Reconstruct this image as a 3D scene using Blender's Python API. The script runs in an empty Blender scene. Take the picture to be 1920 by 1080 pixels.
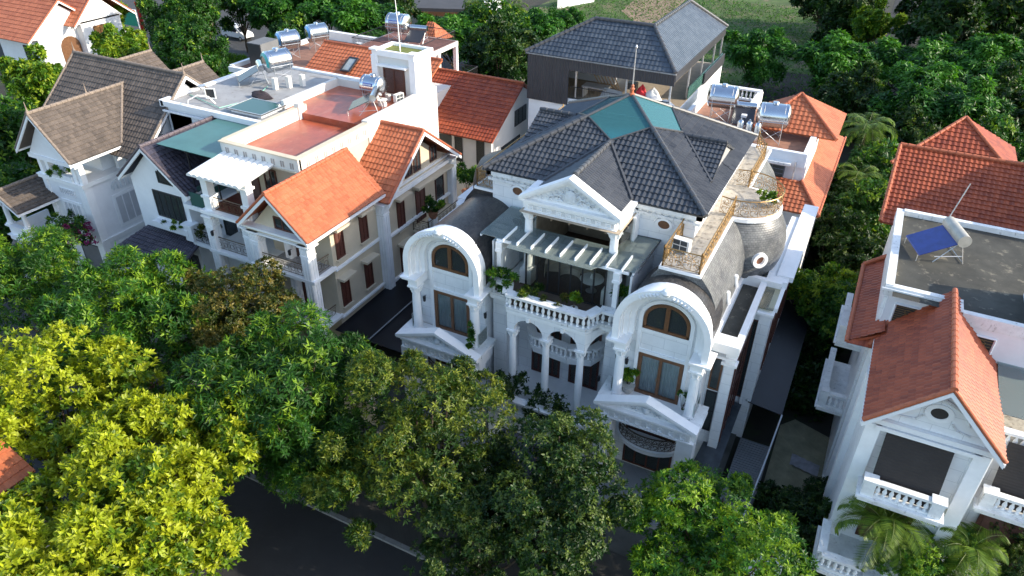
import bpy, bmesh, math, random
import numpy as np
from mathutils import Vector, Matrix
R = math.radians
PI = math.pi
C = bpy.context.scene.collection
S = bpy.context.scene
# ---------------------------------------------------------------- camera, sky, sun, exposure
FPX = 1368.0
TH, PS, RO = R(33.12), R(-26.8), R(0.59)
EYE = np.array([0., 0., 30.])
_fw = np.array([math.sin(PS) * math.cos(TH), math.cos(PS) * math.cos(TH), -math.sin(TH)])
_rt = np.array([math.cos(PS), -math.sin(PS), 0.])
_up = np.cross(_rt, _fw)
_rt, _up = math.cos(RO) * _rt + math.sin(RO) * _up, -math.sin(RO) * _rt + math.cos(RO) * _up
cd = bpy.data.cameras.new('camera')
cam = bpy.data.objects.new('camera', cd)
C.objects.link(cam)
cd.sensor_width = 36
cd.lens = FPX / 1920 * 36
cd.clip_start = 0.5
cd.clip_end = 3000
m = Matrix.Identity(4)
for i in range(3):
    m[i][0], m[i][1], m[i][2], m[i][3] = _rt[i], _up[i], -_fw[i], EYE[i]
cam.matrix_world = m
S.camera = cam
SUN_EL, SUN_AZ = R(26), R(77)
w = bpy.data.worlds.new('World')
S.world = w
w.use_nodes = True
wn = w.node_tree
sky = wn.nodes.new('ShaderNodeTexSky')
sky.sky_type = 'NISHITA'
sky.sun_disc = False
sky.sun_elevation = SUN_EL
sky.sun_rotation = SUN_AZ
sky.air_density = 1.0
sky.dust_density = 1.2
bg = wn.nodes['Background']
bg.inputs[1].default_value = 0.14
wn.links.new(sky.outputs[0], bg.inputs[0])
sd = bpy.data.lights.new('sun', 'SUN')
sd.energy = 2.5
sd.angle = R(0.53)
sd.color = (1.0, 0.90, 0.74)
so = bpy.data.objects.new('sun', sd)
C.objects.link(so)
sdir = Vector((math.sin(SUN_AZ) * math.cos(SUN_EL), math.cos(SUN_AZ) * math.cos(SUN_EL), math.sin(SUN_EL)))
so.rotation_euler = sdir.to_track_quat('Z', 'Y').to_euler()
so.location = (60, 20, 60)
S.view_settings.view_transform = 'Standard'
S.view_settings.look = 'None'
S.view_settings.exposure = 1.5
S.view_settings.gamma = 1
S.cycles.max_bounces = 8
S.cycles.transparent_max_bounces = 12
S.cycles.use_denoising = True

def at(px, py, z):
    """point seen at pixel (px,py) of the 1920x1080 photograph at height z"""
    d = _rt * (px - 960) / FPX - _up * (py - 540) / FPX + _fw
    p = EYE + d * (z - EYE[2]) / d[2]
    return (float(p[0]), float(p[1]), z)

# ---------------------------------------------------------------- materials
def nodes(name):
    m = bpy.data.materials.new(name)
    m.use_nodes = True
    nt = m.node_tree
    return m, nt, nt.nodes['Principled BSDF']

def N(nt, kind, **kw):
    n = nt.nodes.new('ShaderNode' + kind)
    for k, v in kw.items():
        setattr(n, k, v)
    return n

def M(name, col, var=.12, scale=2., rough=.6, metal=0., bump=0., bscale=30., stain=None, sthr=.6, sscale=(1, 1, .2), spec=.5, joints=None):
    """weathered surface: base colour with soft variation, optional streaky stains, bump and masonry joints"""
    m, nt, b = nodes(name)
    L = nt.links.new
    tc = N(nt, 'TexCoord')
    n1 = N(nt, 'TexNoise'); n1.inputs['Scale'].default_value = scale; n1.inputs['Detail'].default_value = 6; n1.inputs['Roughness'].default_value = .65
    L(tc.outputs['Object'], n1.inputs['Vector'])
    r = N(nt, 'ValToRGB')
    r.color_ramp.elements[0].position = .3; r.color_ramp.elements[1].position = .7
    r.color_ramp.elements[0].color = (*[max(0, c * (1 - var)) for c in col], 1)
    r.color_ramp.elements[1].color = (*[min(1, c * (1 + var)) for c in col], 1)
    L(n1.outputs[0], r.inputs[0])
    out = r.outputs[0]
    if stain:
        mp = N(nt, 'Mapping'); mp.inputs['Scale'].default_value = sscale
        L(tc.outputs['Object'], mp.inputs[0])
        n2 = N(nt, 'TexNoise'); n2.inputs['Scale'].default_value = 2.4; n2.inputs['Detail'].default_value = 8; n2.inputs['Roughness'].default_value = .7
        L(mp.outputs[0], n2.inputs['Vector'])
        r2 = N(nt, 'ValToRGB'); r2.color_ramp.elements[0].position = sthr; r2.color_ramp.elements[1].position = min(1, sthr + .16)
        L(n2.outputs[0], r2.inputs[0])
        mx = N(nt, 'MixRGB'); mx.inputs[2].default_value = (*stain, 1)
        L(r2.outputs[0], mx.inputs[0]); L(out, mx.inputs[1])
        out = mx.outputs[0]
    hgt = None
    if joints:
        w_, h_, jc, str_ = joints
        sp = N(nt, 'SeparateXYZ'); L(tc.outputs['Object'], sp.inputs[0])
        ad = N(nt, 'Math', operation='ADD'); L(sp.outputs[0], ad.inputs[0]); L(sp.outputs[1], ad.inputs[1])
        cb = N(nt, 'CombineXYZ'); L(ad.outputs[0], cb.inputs[0]); L(sp.outputs[2], cb.inputs[1])
        br = N(nt, 'TexBrick')
        br.inputs['Scale'].default_value = 1; br.inputs['Brick Width'].default_value = w_; br.inputs['Row Height'].default_value = h_
        br.inputs['Mortar Size'].default_value = .012; br.inputs['Mortar Smooth'].default_value = .3
        br.inputs['Color1'].default_value = (1, 1, 1, 1); br.inputs['Color2'].default_value = (.93, .93, .93, 1); br.inputs['Mortar'].default_value = (*jc, 1)
        L(cb.outputs[0], br.inputs['Vector'])
        mx = N(nt, 'MixRGB', blend_type='MULTIPLY'); mx.inputs[0].default_value = str_
        L(out, mx.inputs[1]); L(br.outputs[0], mx.inputs[2])
        out = mx.outputs[0]
    L(out, b.inputs['Base Color'])
    if bump:
        n3 = N(nt, 'TexNoise'); n3.inputs['Scale'].default_value = bscale; n3.inputs['Detail'].default_value = 4
        L(tc.outputs['Object'], n3.inputs['Vector'])
        bp = N(nt, 'Bump'); bp.inputs['Strength'].default_value = bump; bp.inputs['Distance'].default_value = .05
        L(n3.outputs[0], bp.inputs['Height']); L(bp.outputs[0], b.inputs['Normal'])
    b.inputs['Roughness'].default_value = rough
    b.inputs['Metallic'].default_value = metal
    b.inputs['Specular IOR Level'].default_value = spec
    return m

def tile_mat(name, col, col2, rough=.55, moss=(.05, .05, .03)):
    """fired roof tiles: each tile a slightly different tone (UV = tile count), with weathering"""
    m, nt, b = nodes(name)
    L = nt.links.new
    uv = N(nt, 'UVMap')
    sp = N(nt, 'SeparateXYZ'); L(uv.outputs[0], sp.inputs[0])
    f1 = N(nt, 'Math', operation='FLOOR'); L(sp.outputs[0], f1.inputs[0])
    f2 = N(nt, 'Math', operation='FLOOR'); L(sp.outputs[1], f2.inputs[0])
    cb = N(nt, 'CombineXYZ'); L(f1.outputs[0], cb.inputs[0]); L(f2.outputs[0], cb.inputs[1])
    wn_ = N(nt, 'TexWhiteNoise', noise_dimensions='2D'); L(cb.outputs[0], wn_.inputs['Vector'])
    tc = N(nt, 'TexCoord')
    n1 = N(nt, 'TexNoise'); n1.inputs['Scale'].default_value = .8; n1.inputs['Detail'].default_value = 7; n1.inputs['Roughness'].default_value = .7
    L(tc.outputs['Object'], n1.inputs['Vector'])
    ad = N(nt, 'Math', operation='MULTIPLY_ADD'); L(wn_.outputs[0], ad.inputs[0]); ad.inputs[1].default_value = .45; L(n1.outputs[0], ad.inputs[2])
    r = N(nt, 'ValToRGB')
    r.color_ramp.elements[0].position = .38; r.color_ramp.elements[1].position = .95
    r.color_ramp.elements[0].color = (*col, 1); r.color_ramp.elements[1].color = (*col2, 1)
    L(ad.outputs[0], r.inputs[0])
    n2 = N(nt, 'TexNoise'); n2.inputs['Scale'].default_value = 5.; n2.inputs['Detail'].default_value = 8; n2.inputs['Roughness'].default_value = .75
    L(tc.outputs['Object'], n2.inputs['Vector'])
    r2 = N(nt, 'ValToRGB'); r2.color_ramp.elements[0].position = .55; r2.color_ramp.elements[1].position = .8
    r2.color_ramp.elements[1].color = (.6, .6, .6, 1)
    L(n2.outputs[0], r2.inputs[0])
    mx = N(nt, 'MixRGB'); mx.inputs[2].default_value = (*moss, 1)
    L(r2.outputs[0], mx.inputs[0]); L(r.outputs[0], mx.inputs[1])
    L(mx.outputs[0], b.inputs['Base Color'])
    b.inputs['Roughness'].default_value = rough
    return m

def slate_mat(name, c1, c2):
    m, nt, b = nodes(name)
    L = nt.links.new
    uv = N(nt, 'UVMap')
    br = N(nt, 'TexBrick'); br.inputs['Scale'].default_value = 1; br.inputs['Brick Width'].default_value = .17; br.inputs['Row Height'].default_value = .12
    br.inputs['Mortar Size'].default_value = .012; br.inputs['Mortar Smooth'].default_value = .8; br.inputs['Bias'].default_value = 0
    br.inputs['Color1'].default_value = (*c1, 1); br.inputs['Color2'].default_value = (*c2, 1); br.inputs['Mortar'].default_value = (*[c * .45 for c in c1], 1)
    L(uv.outputs[0], br.inputs['Vector'])
    tc = N(nt, 'TexCoord')
    n1 = N(nt, 'TexNoise'); n1.inputs['Scale'].default_value = 1.1; n1.inputs['Detail'].default_value = 8; n1.inputs['Roughness'].default_value = .7
    L(tc.outputs['Object'], n1.inputs['Vector'])
    r = N(nt, 'ValToRGB'); r.color_ramp.elements[0].position = .35; r.color_ramp.elements[1].position = .75
    r.color_ramp.elements[0].color = (.55, .55, .57, 1); r.color_ramp.elements[1].color = (1.35, 1.3, 1.2, 1)
    L(n1.outputs[0], r.inputs[0])
    mx = N(nt, 'MixRGB', blend_type='MULTIPLY'); mx.inputs[0].default_value = 1
    L(br.outputs[0], mx.inputs[1]); L(r.outputs[0], mx.inputs[2])
    L(mx.outputs[0], b.inputs['Base Color'])
    bp = N(nt, 'Bump'); bp.inputs['Strength'].default_value = .8; bp.inputs['Distance'].default_value = .03; bp.invert = True
    L(br.outputs['Fac'], bp.inputs['Height']); L(bp.outputs[0], b.inputs['Normal'])
    b.inputs['Roughness'].default_value = .36
    return m

def glass_mat(name, col, rough=.05, trans=.6, dcol=None):
    """pane: mirror-like at grazing angles, tinted see-through straight on"""
    m, nt, b = nodes(name)
    L = nt.links.new
    nt.nodes.remove(b)
    out = nt.nodes['Material Output']
    tr = N(nt, 'BsdfTransparent'); tr.inputs[0].default_value = (*col, 1)
    df = N(nt, 'BsdfDiffuse'); df.inputs[0].default_value = (*(dcol or [c * .5 for c in col]), 1)
    gl = N(nt, 'BsdfGlossy'); gl.inputs['Roughness'].default_value = rough
    m1 = N(nt, 'MixShader'); m1.inputs[0].default_value = trans
    L(df.outputs[0], m1.inputs[1]); L(tr.outputs[0], m1.inputs[2])
    fr = N(nt, 'Fresnel'); fr.inputs[0].default_value = 1.5
    m2 = N(nt, 'MixShader'); L(fr.outputs[0], m2.inputs[0]); L(m1.outputs[0], m2.inputs[1]); L(gl.outputs[0], m2.inputs[2])
    L(m2.outputs[0], out.inputs[0])
    return m

def wave_mat(name, col, axis, period, strength=.6, rough=.5, var=.15, metal=0.):
    """ribbed sheet metal / louvres: sine relief along one object axis"""
    m = M(name, col, var=var, scale=1.2, rough=rough, metal=metal)
    nt = m.node_tree; b = nt.nodes['Principled BSDF']; L = nt.links.new
    tc = N(nt, 'TexCoord'); wv = N(nt, 'TexWave', bands_direction=axis, wave_profile='SIN')
    wv.inputs['Scale'].default_value = .314 / period
    L(tc.outputs['Object'], wv.inputs['Vector'])
    bp = N(nt, 'Bump'); bp.inputs['Strength'].default_value = strength; bp.inputs['Distance'].default_value = period * .35
    L(wv.outputs['Fac'], bp.inputs['Height']); L(bp.outputs[0], b.inputs['Normal'])
    return m

def leaf_mat(name, gain=1.0, trl=.35, rough=.45):
    """leaves: tone per leaf from the Col attribute, light shining through"""
    m, nt, b = nodes(name)
    L = nt.links.new
    a = N(nt, 'Attribute', attribute_name='Col')
    b.inputs['Roughness'].default_value = rough
    b.inputs['Specular IOR Level'].default_value = .35
    L(a.outputs['Color'], b.inputs['Base Color'])
    t = N(nt, 'BsdfTranslucent')
    g = N(nt, 'MixRGB', blend_type='MULTIPLY'); g.inputs[0].default_value = 1; g.inputs[2].default_value = (1.5 * gain, 1.5 * gain, .7 * gain, 1)
    L(a.outputs['Color'], g.inputs[1]); L(g.outputs[0], t.inputs[0])
    mx = N(nt, 'MixShader'); mx.inputs[0].default_value = trl
    L(b.outputs[0], mx.inputs[1]); L(t.outputs[0], mx.inputs[2])
    L(mx.outputs[0], nt.nodes['Material Output'].inputs[0])
    return m

GRIME = (.22, .21, .19)
WHITE = M('white_stone', (.83, .84, .84), var=.05, rough=.45, stain=GRIME, sthr=.70, joints=(1.1, .62, (.45, .46, .48), .5))
TRIM = M('white_trim', (.86, .865, .86), var=.05, rough=.5, stain=GRIME, sthr=.70, sscale=(1.5, 1.5, .4), bump=.12, bscale=12)
CARVED = M('shade_grey_carving', (.70, .73, .75), var=.08, rough=.6, bump=1.0, bscale=7)  # greyer than the trim: shading of the relief put into its colour
WEATH = M('weathered_white', (.74, .745, .73), var=.15, rough=.7, stain=(.12, .115, .10), sthr=.58, sscale=(2, 2, .8))
PAINT = M('white_paint', (.80, .81, .82), var=.06, scale=1.0, rough=.6, stain=(.34, .34, .32), sthr=.70)
CREAM = M('cream_paint', (.58, .50, .37), var=.07, scale=1.0, rough=.65, stain=(.34, .29, .2), sthr=.68)
PALE = M('pale_plaster', (.66, .64, .60), var=.05, scale=.8, rough=.6, stain=(.3, .29, .27), sthr=.7)
DTILE = tile_mat('dark_grey_tile', (.030, .034, .042), (.062, .067, .076), rough=.33, moss=(.03, .03, .035))
OTILE = tile_mat('orange_tile', (.33, .088, .034), (.47, .145, .062), rough=.6, moss=(.20, .06, .03))
RTILE = tile_mat('red_tile', (.19, .032, .011), (.35, .072, .024), rough=.55, moss=(.10, .026, .012))
BTILE = tile_mat('brown_tile', (.06, .048, .039), (.125, .099, .08), rough=.7, moss=(.05, .042, .036))
NTILE = tile_mat('navy_tile', (.030, .028, .040), (.06, .055, .075), rough=.45, moss=(.03, .03, .035))
CAPD = M('dark_ridge', (.065, .068, .075), var=.2, scale=5, rough=.45)
CAPO = M('orange_ridge', (.42, .115, .05), var=.2, scale=5, rough=.6)
CAPB = M('brown_ridge', (.20, .16, .13), var=.25, scale=5, rough=.8)
SLATE = slate_mat('slate_scales', (.036, .035, .036), (.078, .074, .072))
SLATE_L = slate_mat('pale_slate_scales', (.15, .157, .16), (.22, .228, .23))
BRASS = M('gilded_iron', (.33, .20, .075), var=.35, scale=14, rough=.42, metal=.55, stain=(.10, .07, .04), sthr=.55, sscale=(6, 6, 6))
BRONZE = M('bronze_iron', (.12, .085, .05), var=.3, scale=14, rough=.5, metal=.4)
IRON = M('dark_iron', (.03, .03, .033), rough=.5, metal=.3)
STEELW = M('galvanised', (.55, .56, .57), var=.15, scale=8, rough=.45, metal=.7)
CHROME = M('stainless', (.72, .74, .76), var=.05, scale=5, rough=.16, metal=1.)
WOOD = M('brown_wood', (.16, .075, .035), var=.3, scale=6, rough=.45)
DWOOD = M('dark_red_wood', (.085, .026, .016), var=.3, scale=8, rough=.5)
DARKF = M('dark_frame', (.03, .03, .033), rough=.4)
GLASSD = glass_mat('dark_pane', (.28, .33, .34), trans=.75)
GLASSC = glass_mat('canopy_pane', (.82, .92, .89), rough=.08, trans=.78, dcol=(.66, .80, .76))
PANEC = glass_mat('clear_pane', (.80, .84, .84), trans=.94)
GLASST = glass_mat('teal_pane', (.22, .72, .78), rough=.06, trans=.66)
GLASSG = glass_mat('green_pane', (.13, .30, .27), rough=.15, trans=.25)
INSIDE = M('room_dark', (.035, .03, .028), rough=.8)  # near-black sheet behind panes: darkness of the unlit room put into its colour
SHUT = M('grey_white_shutter', (.50, .51, .53), var=.08, rough=.6)
STRIPG = glass_mat('strip_pane', (.95, .90, .70), rough=.1, trans=.75, dcol=(.60, .56, .38))
CURT = wave_mat('curtain', (.52, .60, .63), 'X', .16, .9, rough=.8)
SLABW = M('pale_paving', (.42, .38, .32), var=.2, scale=3, rough=.7, stain=(.13, .11, .09), sthr=.52, sscale=(1.2, 1.2, 1))
REDFLR = M('red_floor_tile', (.36, .085, .04), var=.18, scale=1.5, rough=.32, stain=(.42, .16, .10), sthr=.55, sscale=(1, .3, 1))
CONC = M('concrete_roof', (.30, .30, .30), var=.15, scale=1.2, rough=.7, stain=(.17, .14, .11), sthr=.54, sscale=(.5, .5, 1))
DCONC = M('mossy_concrete', (.05, .048, .038), var=.45, scale=.7, rough=.8, stain=(.26, .23, .17), sthr=.57, sscale=(.7, .7, 1))
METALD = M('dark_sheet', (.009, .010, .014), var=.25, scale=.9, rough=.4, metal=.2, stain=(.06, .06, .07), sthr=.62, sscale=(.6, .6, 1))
CLAD = wave_mat('dark_cladding', (.035, .037, .045), 'X', .22, .8, rough=.45)
BARK = M('bark', (.09, .065, .045), var=.4, scale=6, rough=.9, bump=.6)
LEAF = leaf_mat('leaf')
POTC = M('terracotta', (.30, .13, .07), var=.2, scale=6, rough=.8)
POTW = M('stone_pot', (.5, .48, .44), var=.15, scale=6, rough=.7)
PLASTW = M('white_plastic', (.80, .80, .78), var=.04, rough=.4)

# ---------------------------------------------------------------- mesh builder
class MB:
    def __init__(s):
        s.v = []; s.f = []; s.uv = None; s.smooth = False
    def add(s, vs, fs, uvs=None):
        o = len(s.v)
        s.v += [tuple(map(float, p)) for p in vs]
        s.f += [tuple(i + o for i in f) for f in fs]
        if uvs is not None:
            if s.uv is None: s.uv = [(0, 0)] * o
            s.uv += list(uvs)
        elif s.uv is not None:
            s.uv += [(0, 0)] * len(vs)
        return s
    def box(s, x0, x1, y0, y1, z0, z1):
        x0, x1 = min(x0, x1), max(x0, x1); y0, y1 = min(y0, y1), max(y0, y1); z0, z1 = min(z0, z1), max(z0, z1)
        return s.add([(x0, y0, z0), (x1, y0, z0), (x1, y1, z0), (x0, y1, z0), (x0, y0, z1), (x1, y0, z1), (x1, y1, z1), (x0, y1, z1)],
                     [(0, 3, 2, 1), (4, 5, 6, 7), (0, 1, 5, 4), (1, 2, 6, 5), (2, 3, 7, 6), (3, 0, 4, 7)])
    def poly(s, pts):
        return s.add(pts, [tuple(range(len(pts)))])
    def prism(s, pts, vec):
        n = len(pts); q = [tuple(a + b for a, b in zip(p, vec)) for p in pts]
        return s.add(list(pts) + q, [tuple(range(n - 1, -1, -1)), tuple(range(n, 2 * n))] + [(i, (i + 1) % n, n + (i + 1) % n, n + i) for i in range(n)])
    def xz(s, pts, y0, y1):                       # outline in X-Z, extruded along Y
        return s.prism([(x, y0, z) for x, z in pts], (0, y1 - y0, 0))
    def yz(s, pts, x0, x1):
        return s.prism([(x0, y, z) for y, z in pts], (x1 - x0, 0, 0))
    def xy(s, pts, z0, z1):
        return s.prism([(x, y, z0) for x, y in pts], (0, 0, z1 - z0))
    def tube(s, pts, r, n=6, r2=None, cap=True):
        pts = [Vector(p) for p in pts]; k = len(pts); r2 = r if r2 is None else r2
        vs = []; 
        for i, p in enumerate(pts):
            d = (pts[min(i + 1, k - 1)] - pts[max(i - 1, 0)])
            d = d.normalized() if d.length > 1e-9 else Vector((0, 0, 1))
            a = d.cross(Vector((0, 0, 1)))
            if a.length < .05: a = d.cross(Vector((1, 0, 0)))
            a.normalize(); b = d.cross(a)
            rr = r + (r2 - r) * i / max(1, k - 1)
            vs += [p + (a * math.cos(2 * PI * j / n) + b * math.sin(2 * PI * j / n)) * rr for j in range(n)]
        fs = [(i * n + j, i * n + (j + 1) % n, (i + 1) * n + (j + 1) % n, (i + 1) * n + j) for i in range(k - 1) for j in range(n)]
        if cap: fs += [tuple(range(n - 1, -1, -1)), tuple(range((k - 1) * n, k * n))]
        return s.add(vs, fs)
    def lathe(s, prof, cx=0, cy=0, cz=0, n=12, a0=0, a1=2 * PI, uvs=False):
        full = abs(a1 - a0 - 2 * PI) < 1e-6; k = n if full else n + 1
        vs = []; uv = []; ln = 0
        for i, (r, z) in enumerate(prof):
            if i: ln += math.hypot(r - prof[i - 1][0], z - prof[i - 1][1])
            for j in range(k):
                a = a0 + (a1 - a0) * j / n
                vs.append((cx + r * math.cos(a), cy + r * math.sin(a), cz + z)); uv.append((a * 2.3, ln))
        fs = []
        for i in range(len(prof) - 1):
            for j in range(n):
                j2 = (j + 1) % k
                fs.append((i * k + j, i * k + j2, (i + 1) * k + j2, (i + 1) * k + j))
        if full: fs += [tuple(range(k - 1, -1, -1)), tuple(range((len(prof) - 1) * k, len(prof) * k))]
        return s.add(vs, fs, uv if uvs else None)
    def grid(s, rows, uvs=None, closed=False):    # rows: list of equal-length point lists
        n = len(rows[0]); vs = [p for r in rows for p in r]
        fs = [(i * n + j, i * n + j + 1, (i + 1) * n + j + 1, (i + 1) * n + j) for i in range(len(rows) - 1) for j in range(n - 1)]
        return s.add(vs, fs, [u for r in uvs for u in r] if uvs else None)
    def mesh(s, name, off=(0, 0, 0)):
        me = bpy.data.meshes.new(name)
        o = np.array(off)
        me.from_pydata([tuple(np.array(p) - o) for p in s.v], [], s.f)
        if s.uv is not None:
            l = me.uv_layers.new(name='UVMap')
            idx = np.zeros(len(me.loops), dtype=np.int32); me.loops.foreach_get('vertex_index', idx)
            l.data.foreach_set('uv', np.array(s.uv, dtype=np.float32)[idx].ravel())
        if s.smooth:
            me.shade_smooth(); me.set_sharp_from_angle(angle=.7)
        me.update()
        return me

def tag(o, label=None, cat=None, group=None, kind=None):
    if label: o['label'] = label
    if cat: o['category'] = cat
    if group: o['group'] = group
    if kind: o['kind'] = kind
    return o

def thing(name, label, cat, loc, group=None):
    o = bpy.data.objects.new(name, None); o.empty_display_size = .3
    o.location = loc; C.objects.link(o)
    o['wloc'] = list(map(float, loc))
    return tag(o, label, cat, group)

def wl(o):
    return Vector(o['wloc'])

def part(name, mb, mat, parent, label=None):
    """mesh built in world coordinates, stored relative to its parent, linked as a child"""
    root = parent
    while root.parent: root = root.parent
    base = Vector(root['wloc']) if 'wloc' in root else Vector(root.location)
    me = mb.mesh(name, base)
    me.materials.append(mat)
    o = bpy.data.objects.new(name, me); C.objects.link(o); o.parent = parent
    if label: o['label'] = label
    return o

def solo(name, mb, mat, label, cat, base, group=None):
    me = mb.mesh(name, base); me.materials.append(mat)
    o = bpy.data.objects.new(name, me); o.location = base; C.objects.link(o); o['wloc'] = list(map(float, base))
    return tag(o, label, cat, group)

def struct(name, mb, mat):
    me = mb.mesh(name); me.materials.append(mat)
    o = bpy.data.objects.new(name, me); C.objects.link(o); o['kind'] = 'structure'
    return o

def twin(o, delta, parent=None):
    """another child that shares the mesh, moved by delta"""
    c = o.copy(); C.objects.link(c); c.parent = parent or o.parent
    c.location = Vector(o.location) + Vector(delta)
    return c

def dup(root, loc, rotz=None, label=None, group=None, scale=None):
    r = root.copy(); C.objects.link(r); r.location = loc
    r['wloc'] = list(map(float, loc))
    if rotz is not None: r.rotation_euler = (0, 0, rotz)
    if scale is not None: r.scale = (scale,) * 3 if not isinstance(scale, tuple) else scale
    if label: r['label'] = label
    if group: r['group'] = group
    for ch in list(root.children):
        c = ch.copy(); C.objects.link(c); c.parent = r
        for g in list(ch.children):
            d = g.copy(); C.objects.link(d); d.parent = c
    return r

# ---------------------------------------------------------------- building kit
def tiles(mb, pts, du=.26, dv=.34, amp=.035, step=.045, thick=.1, seg=4):
    """one tiled roof slope over a convex polygon; pts[0]->pts[1] runs along the eave, counter-clockwise from above"""
    P = [Vector(p) for p in pts]
    u = (P[1] - P[0]).normalized()
    n = Vector((0, 0, 0))
    for i in range(len(P)): n += P[i].cross(P[(i + 1) % len(P)])
    n.normalize()
    if n.z < 0: n = -n
    v = n.cross(u).normalized()
    q = [((p - P[0]).dot(u), (p - P[0]).dot(v)) for p in P]
    u0, u1 = min(a for a, _ in q), max(a for a, _ in q); v1 = max(b for _, b in q)
    us = np.arange(math.floor(u0 / du) * du, u1 + du, du / seg)
    rows = []
    k = 0
    while k * dv < v1:
        rows += [(k * dv, step), (min((k + 1) * dv - .004, v1 + .02), 0.)]; k += 1
    bm = bmesh.new()
    uvl = {}
    prev = None
    for (vv, h) in rows:
        cur = []
        for uu in us:
            hh = h + amp * (.5 + .5 * math.sin(2 * PI * uu / du))
            cur.append(bm.verts.new(P[0] + u * uu + v * vv + n * hh))
        if prev:
            for j in range(len(us) - 1):
                bm.faces.new((prev[j], prev[j + 1], cur[j + 1], cur[j]))
        prev = cur
    ctr = sum(P, Vector()) / len(P)
    for i in range(len(P)):
        a, b = P[i], P[(i + 1) % len(P)]
        nn = (b - a).cross(n)
        if nn.length < 1e-6: continue
        nn.normalize()
        if nn.dot(ctr - a) > 0: nn = -nn
        bmesh.ops.bisect_plane(bm, geom=bm.verts[:] + bm.edges[:] + bm.faces[:], dist=1e-5, plane_co=a, plane_no=nn, clear_outer=True)
    bm.verts.index_update()
    vs = [x.co.copy() for x in bm.verts]
    fs = [tuple(x.index for x in f.verts) for f in bm.faces]
    uv = [(((x - P[0]).dot(u)) / du + .25, ((x - P[0]).dot(v)) / dv) for x in vs]
    bm.free()
    mb.add(vs, fs, uv)
    low = [p - n * thick for p in P]; top = [p + n * (amp * .5) for p in P]
    k = len(P)
    mb.add(low + top, [tuple(range(k - 1, -1, -1))] + [(i, (i + 1) % k, k + (i + 1) % k, k + i) for i in range(k)])
    return mb

def ridge(mb, a, b, r=.11, seglen=.42):
    a, b = Vector(a), Vector(b); L = (b - a).length; k = max(2, int(L / seglen))
    pts = []; 
    d = (b - a).normalized(); s = d.cross(Vector((0, 0, 1))).normalized(); up = s.cross(d)
    rows = []
    for i in range(k):
        for t, rr in ((i / k, r * 1.12), ((i + .97) / k, r * .9)):
            c = a + (b - a) * t
            rows.append([c + (s * math.cos(x) + up * math.sin(x)) * rr for x in (-.5, .3, .9, 1.57, 2.2, 2.85, 3.65)])
    mb.grid(rows); mb.smooth = False
    mb.poly(list(reversed(rows[0]))); mb.poly(rows[-1])
    return mb

def arc(cx, cz, rx, rz, n=16, a0=0, a1=PI):
    return [(cx + rx * math.cos(a0 + (a1 - a0) * i / n), cz + rz * math.sin(a0 + (a1 - a0) * i / n)) for i in range(n + 1)]

BAL_P = [(.075, 0), (.075, .06), (.04, .09), (.05, .13), (.085, .22), (.09, .3), (.06, .42), (.036, .52), (.05, .57), (.036, .6), (.075, .63), (.075, .68)]
_bal = {}
def baluster_mesh(h):
    k = round(h, 2)
    if k not in _bal:
        b = MB(); b.smooth = True
        b.lathe([(r, z / .68 * h) for r, z in BAL_P], n=8)
        me = b.mesh('baluster'); me.materials.append(TRIM); _bal[k] = me
    return _bal[k]

def balustrade(parent, pts, z, h=.95, mat=None, sp=.30, closed=False, name='balustrade', w=.16, wt=.24):
    """bottom rail, hand rail and turned balusters along a polyline; z = floor"""
    mat = mat or TRIM
    b = MB()
    for i in range(len(pts) - 1):
        a, c = Vector((*pts[i], 0)), Vector((*pts[i + 1], 0))
        d = (c - a); L = d.length; d.normalize(); nn = Vector((-d.y, d.x, 0))
        e = .12 if i < len(pts) - 2 else 0
        for (ww, z0, z1) in ((w, z, z + .14), (wt, z + h - .13, z + h)):
            A, B = a - d * 0, c + d * 0
            b.prism([tuple(A - nn * ww + Vector((0, 0, z0))), tuple(B - nn * ww + Vector((0, 0, z0))), tuple(B + nn * ww + Vector((0, 0, z0))), tuple(A + nn * ww + Vector((0, 0, z0)))], (0, 0, z1 - z0 + .002 * i))
    o = part(name, b, mat, parent)
    base = Vector((0, 0, 0)); r = parent
    while r.parent: r = r.parent
    base = wl(r)
    me = baluster_mesh(h - .27)
    for i in range(len(pts) - 1):
        a, c = Vector((*pts[i], z + .14)), Vector((*pts[i + 1], z + .14))
        k = max(1, int((c - a).length / sp))
        for j in range(k):
            q = bpy.data.objects.new('baluster', me); C.objects.link(q); q.parent = o
            q.location = a + (c - a) * (j + .5) / k - base
    return o

def scroll(mb, o, u, s, flip=1, r=.02, up=Vector((0, 0, 1))):
    """one S-scroll of flat iron, about s high, starting at o"""
    for sgn, z0 in ((1, .28), (-1, .72)):
        pts = []
        for i in range(9):
            a = i / 8 * 1.65 * PI; rr = .24 * (1 - .68 * i / 8)
            pts.append(o + u * (flip * sgn * rr * math.sin(a) * s * 1.1) + up * ((z0 - sgn * rr * math.cos(a)) * s))
        mb.tube(pts, r, 3, cap=False)

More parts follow.
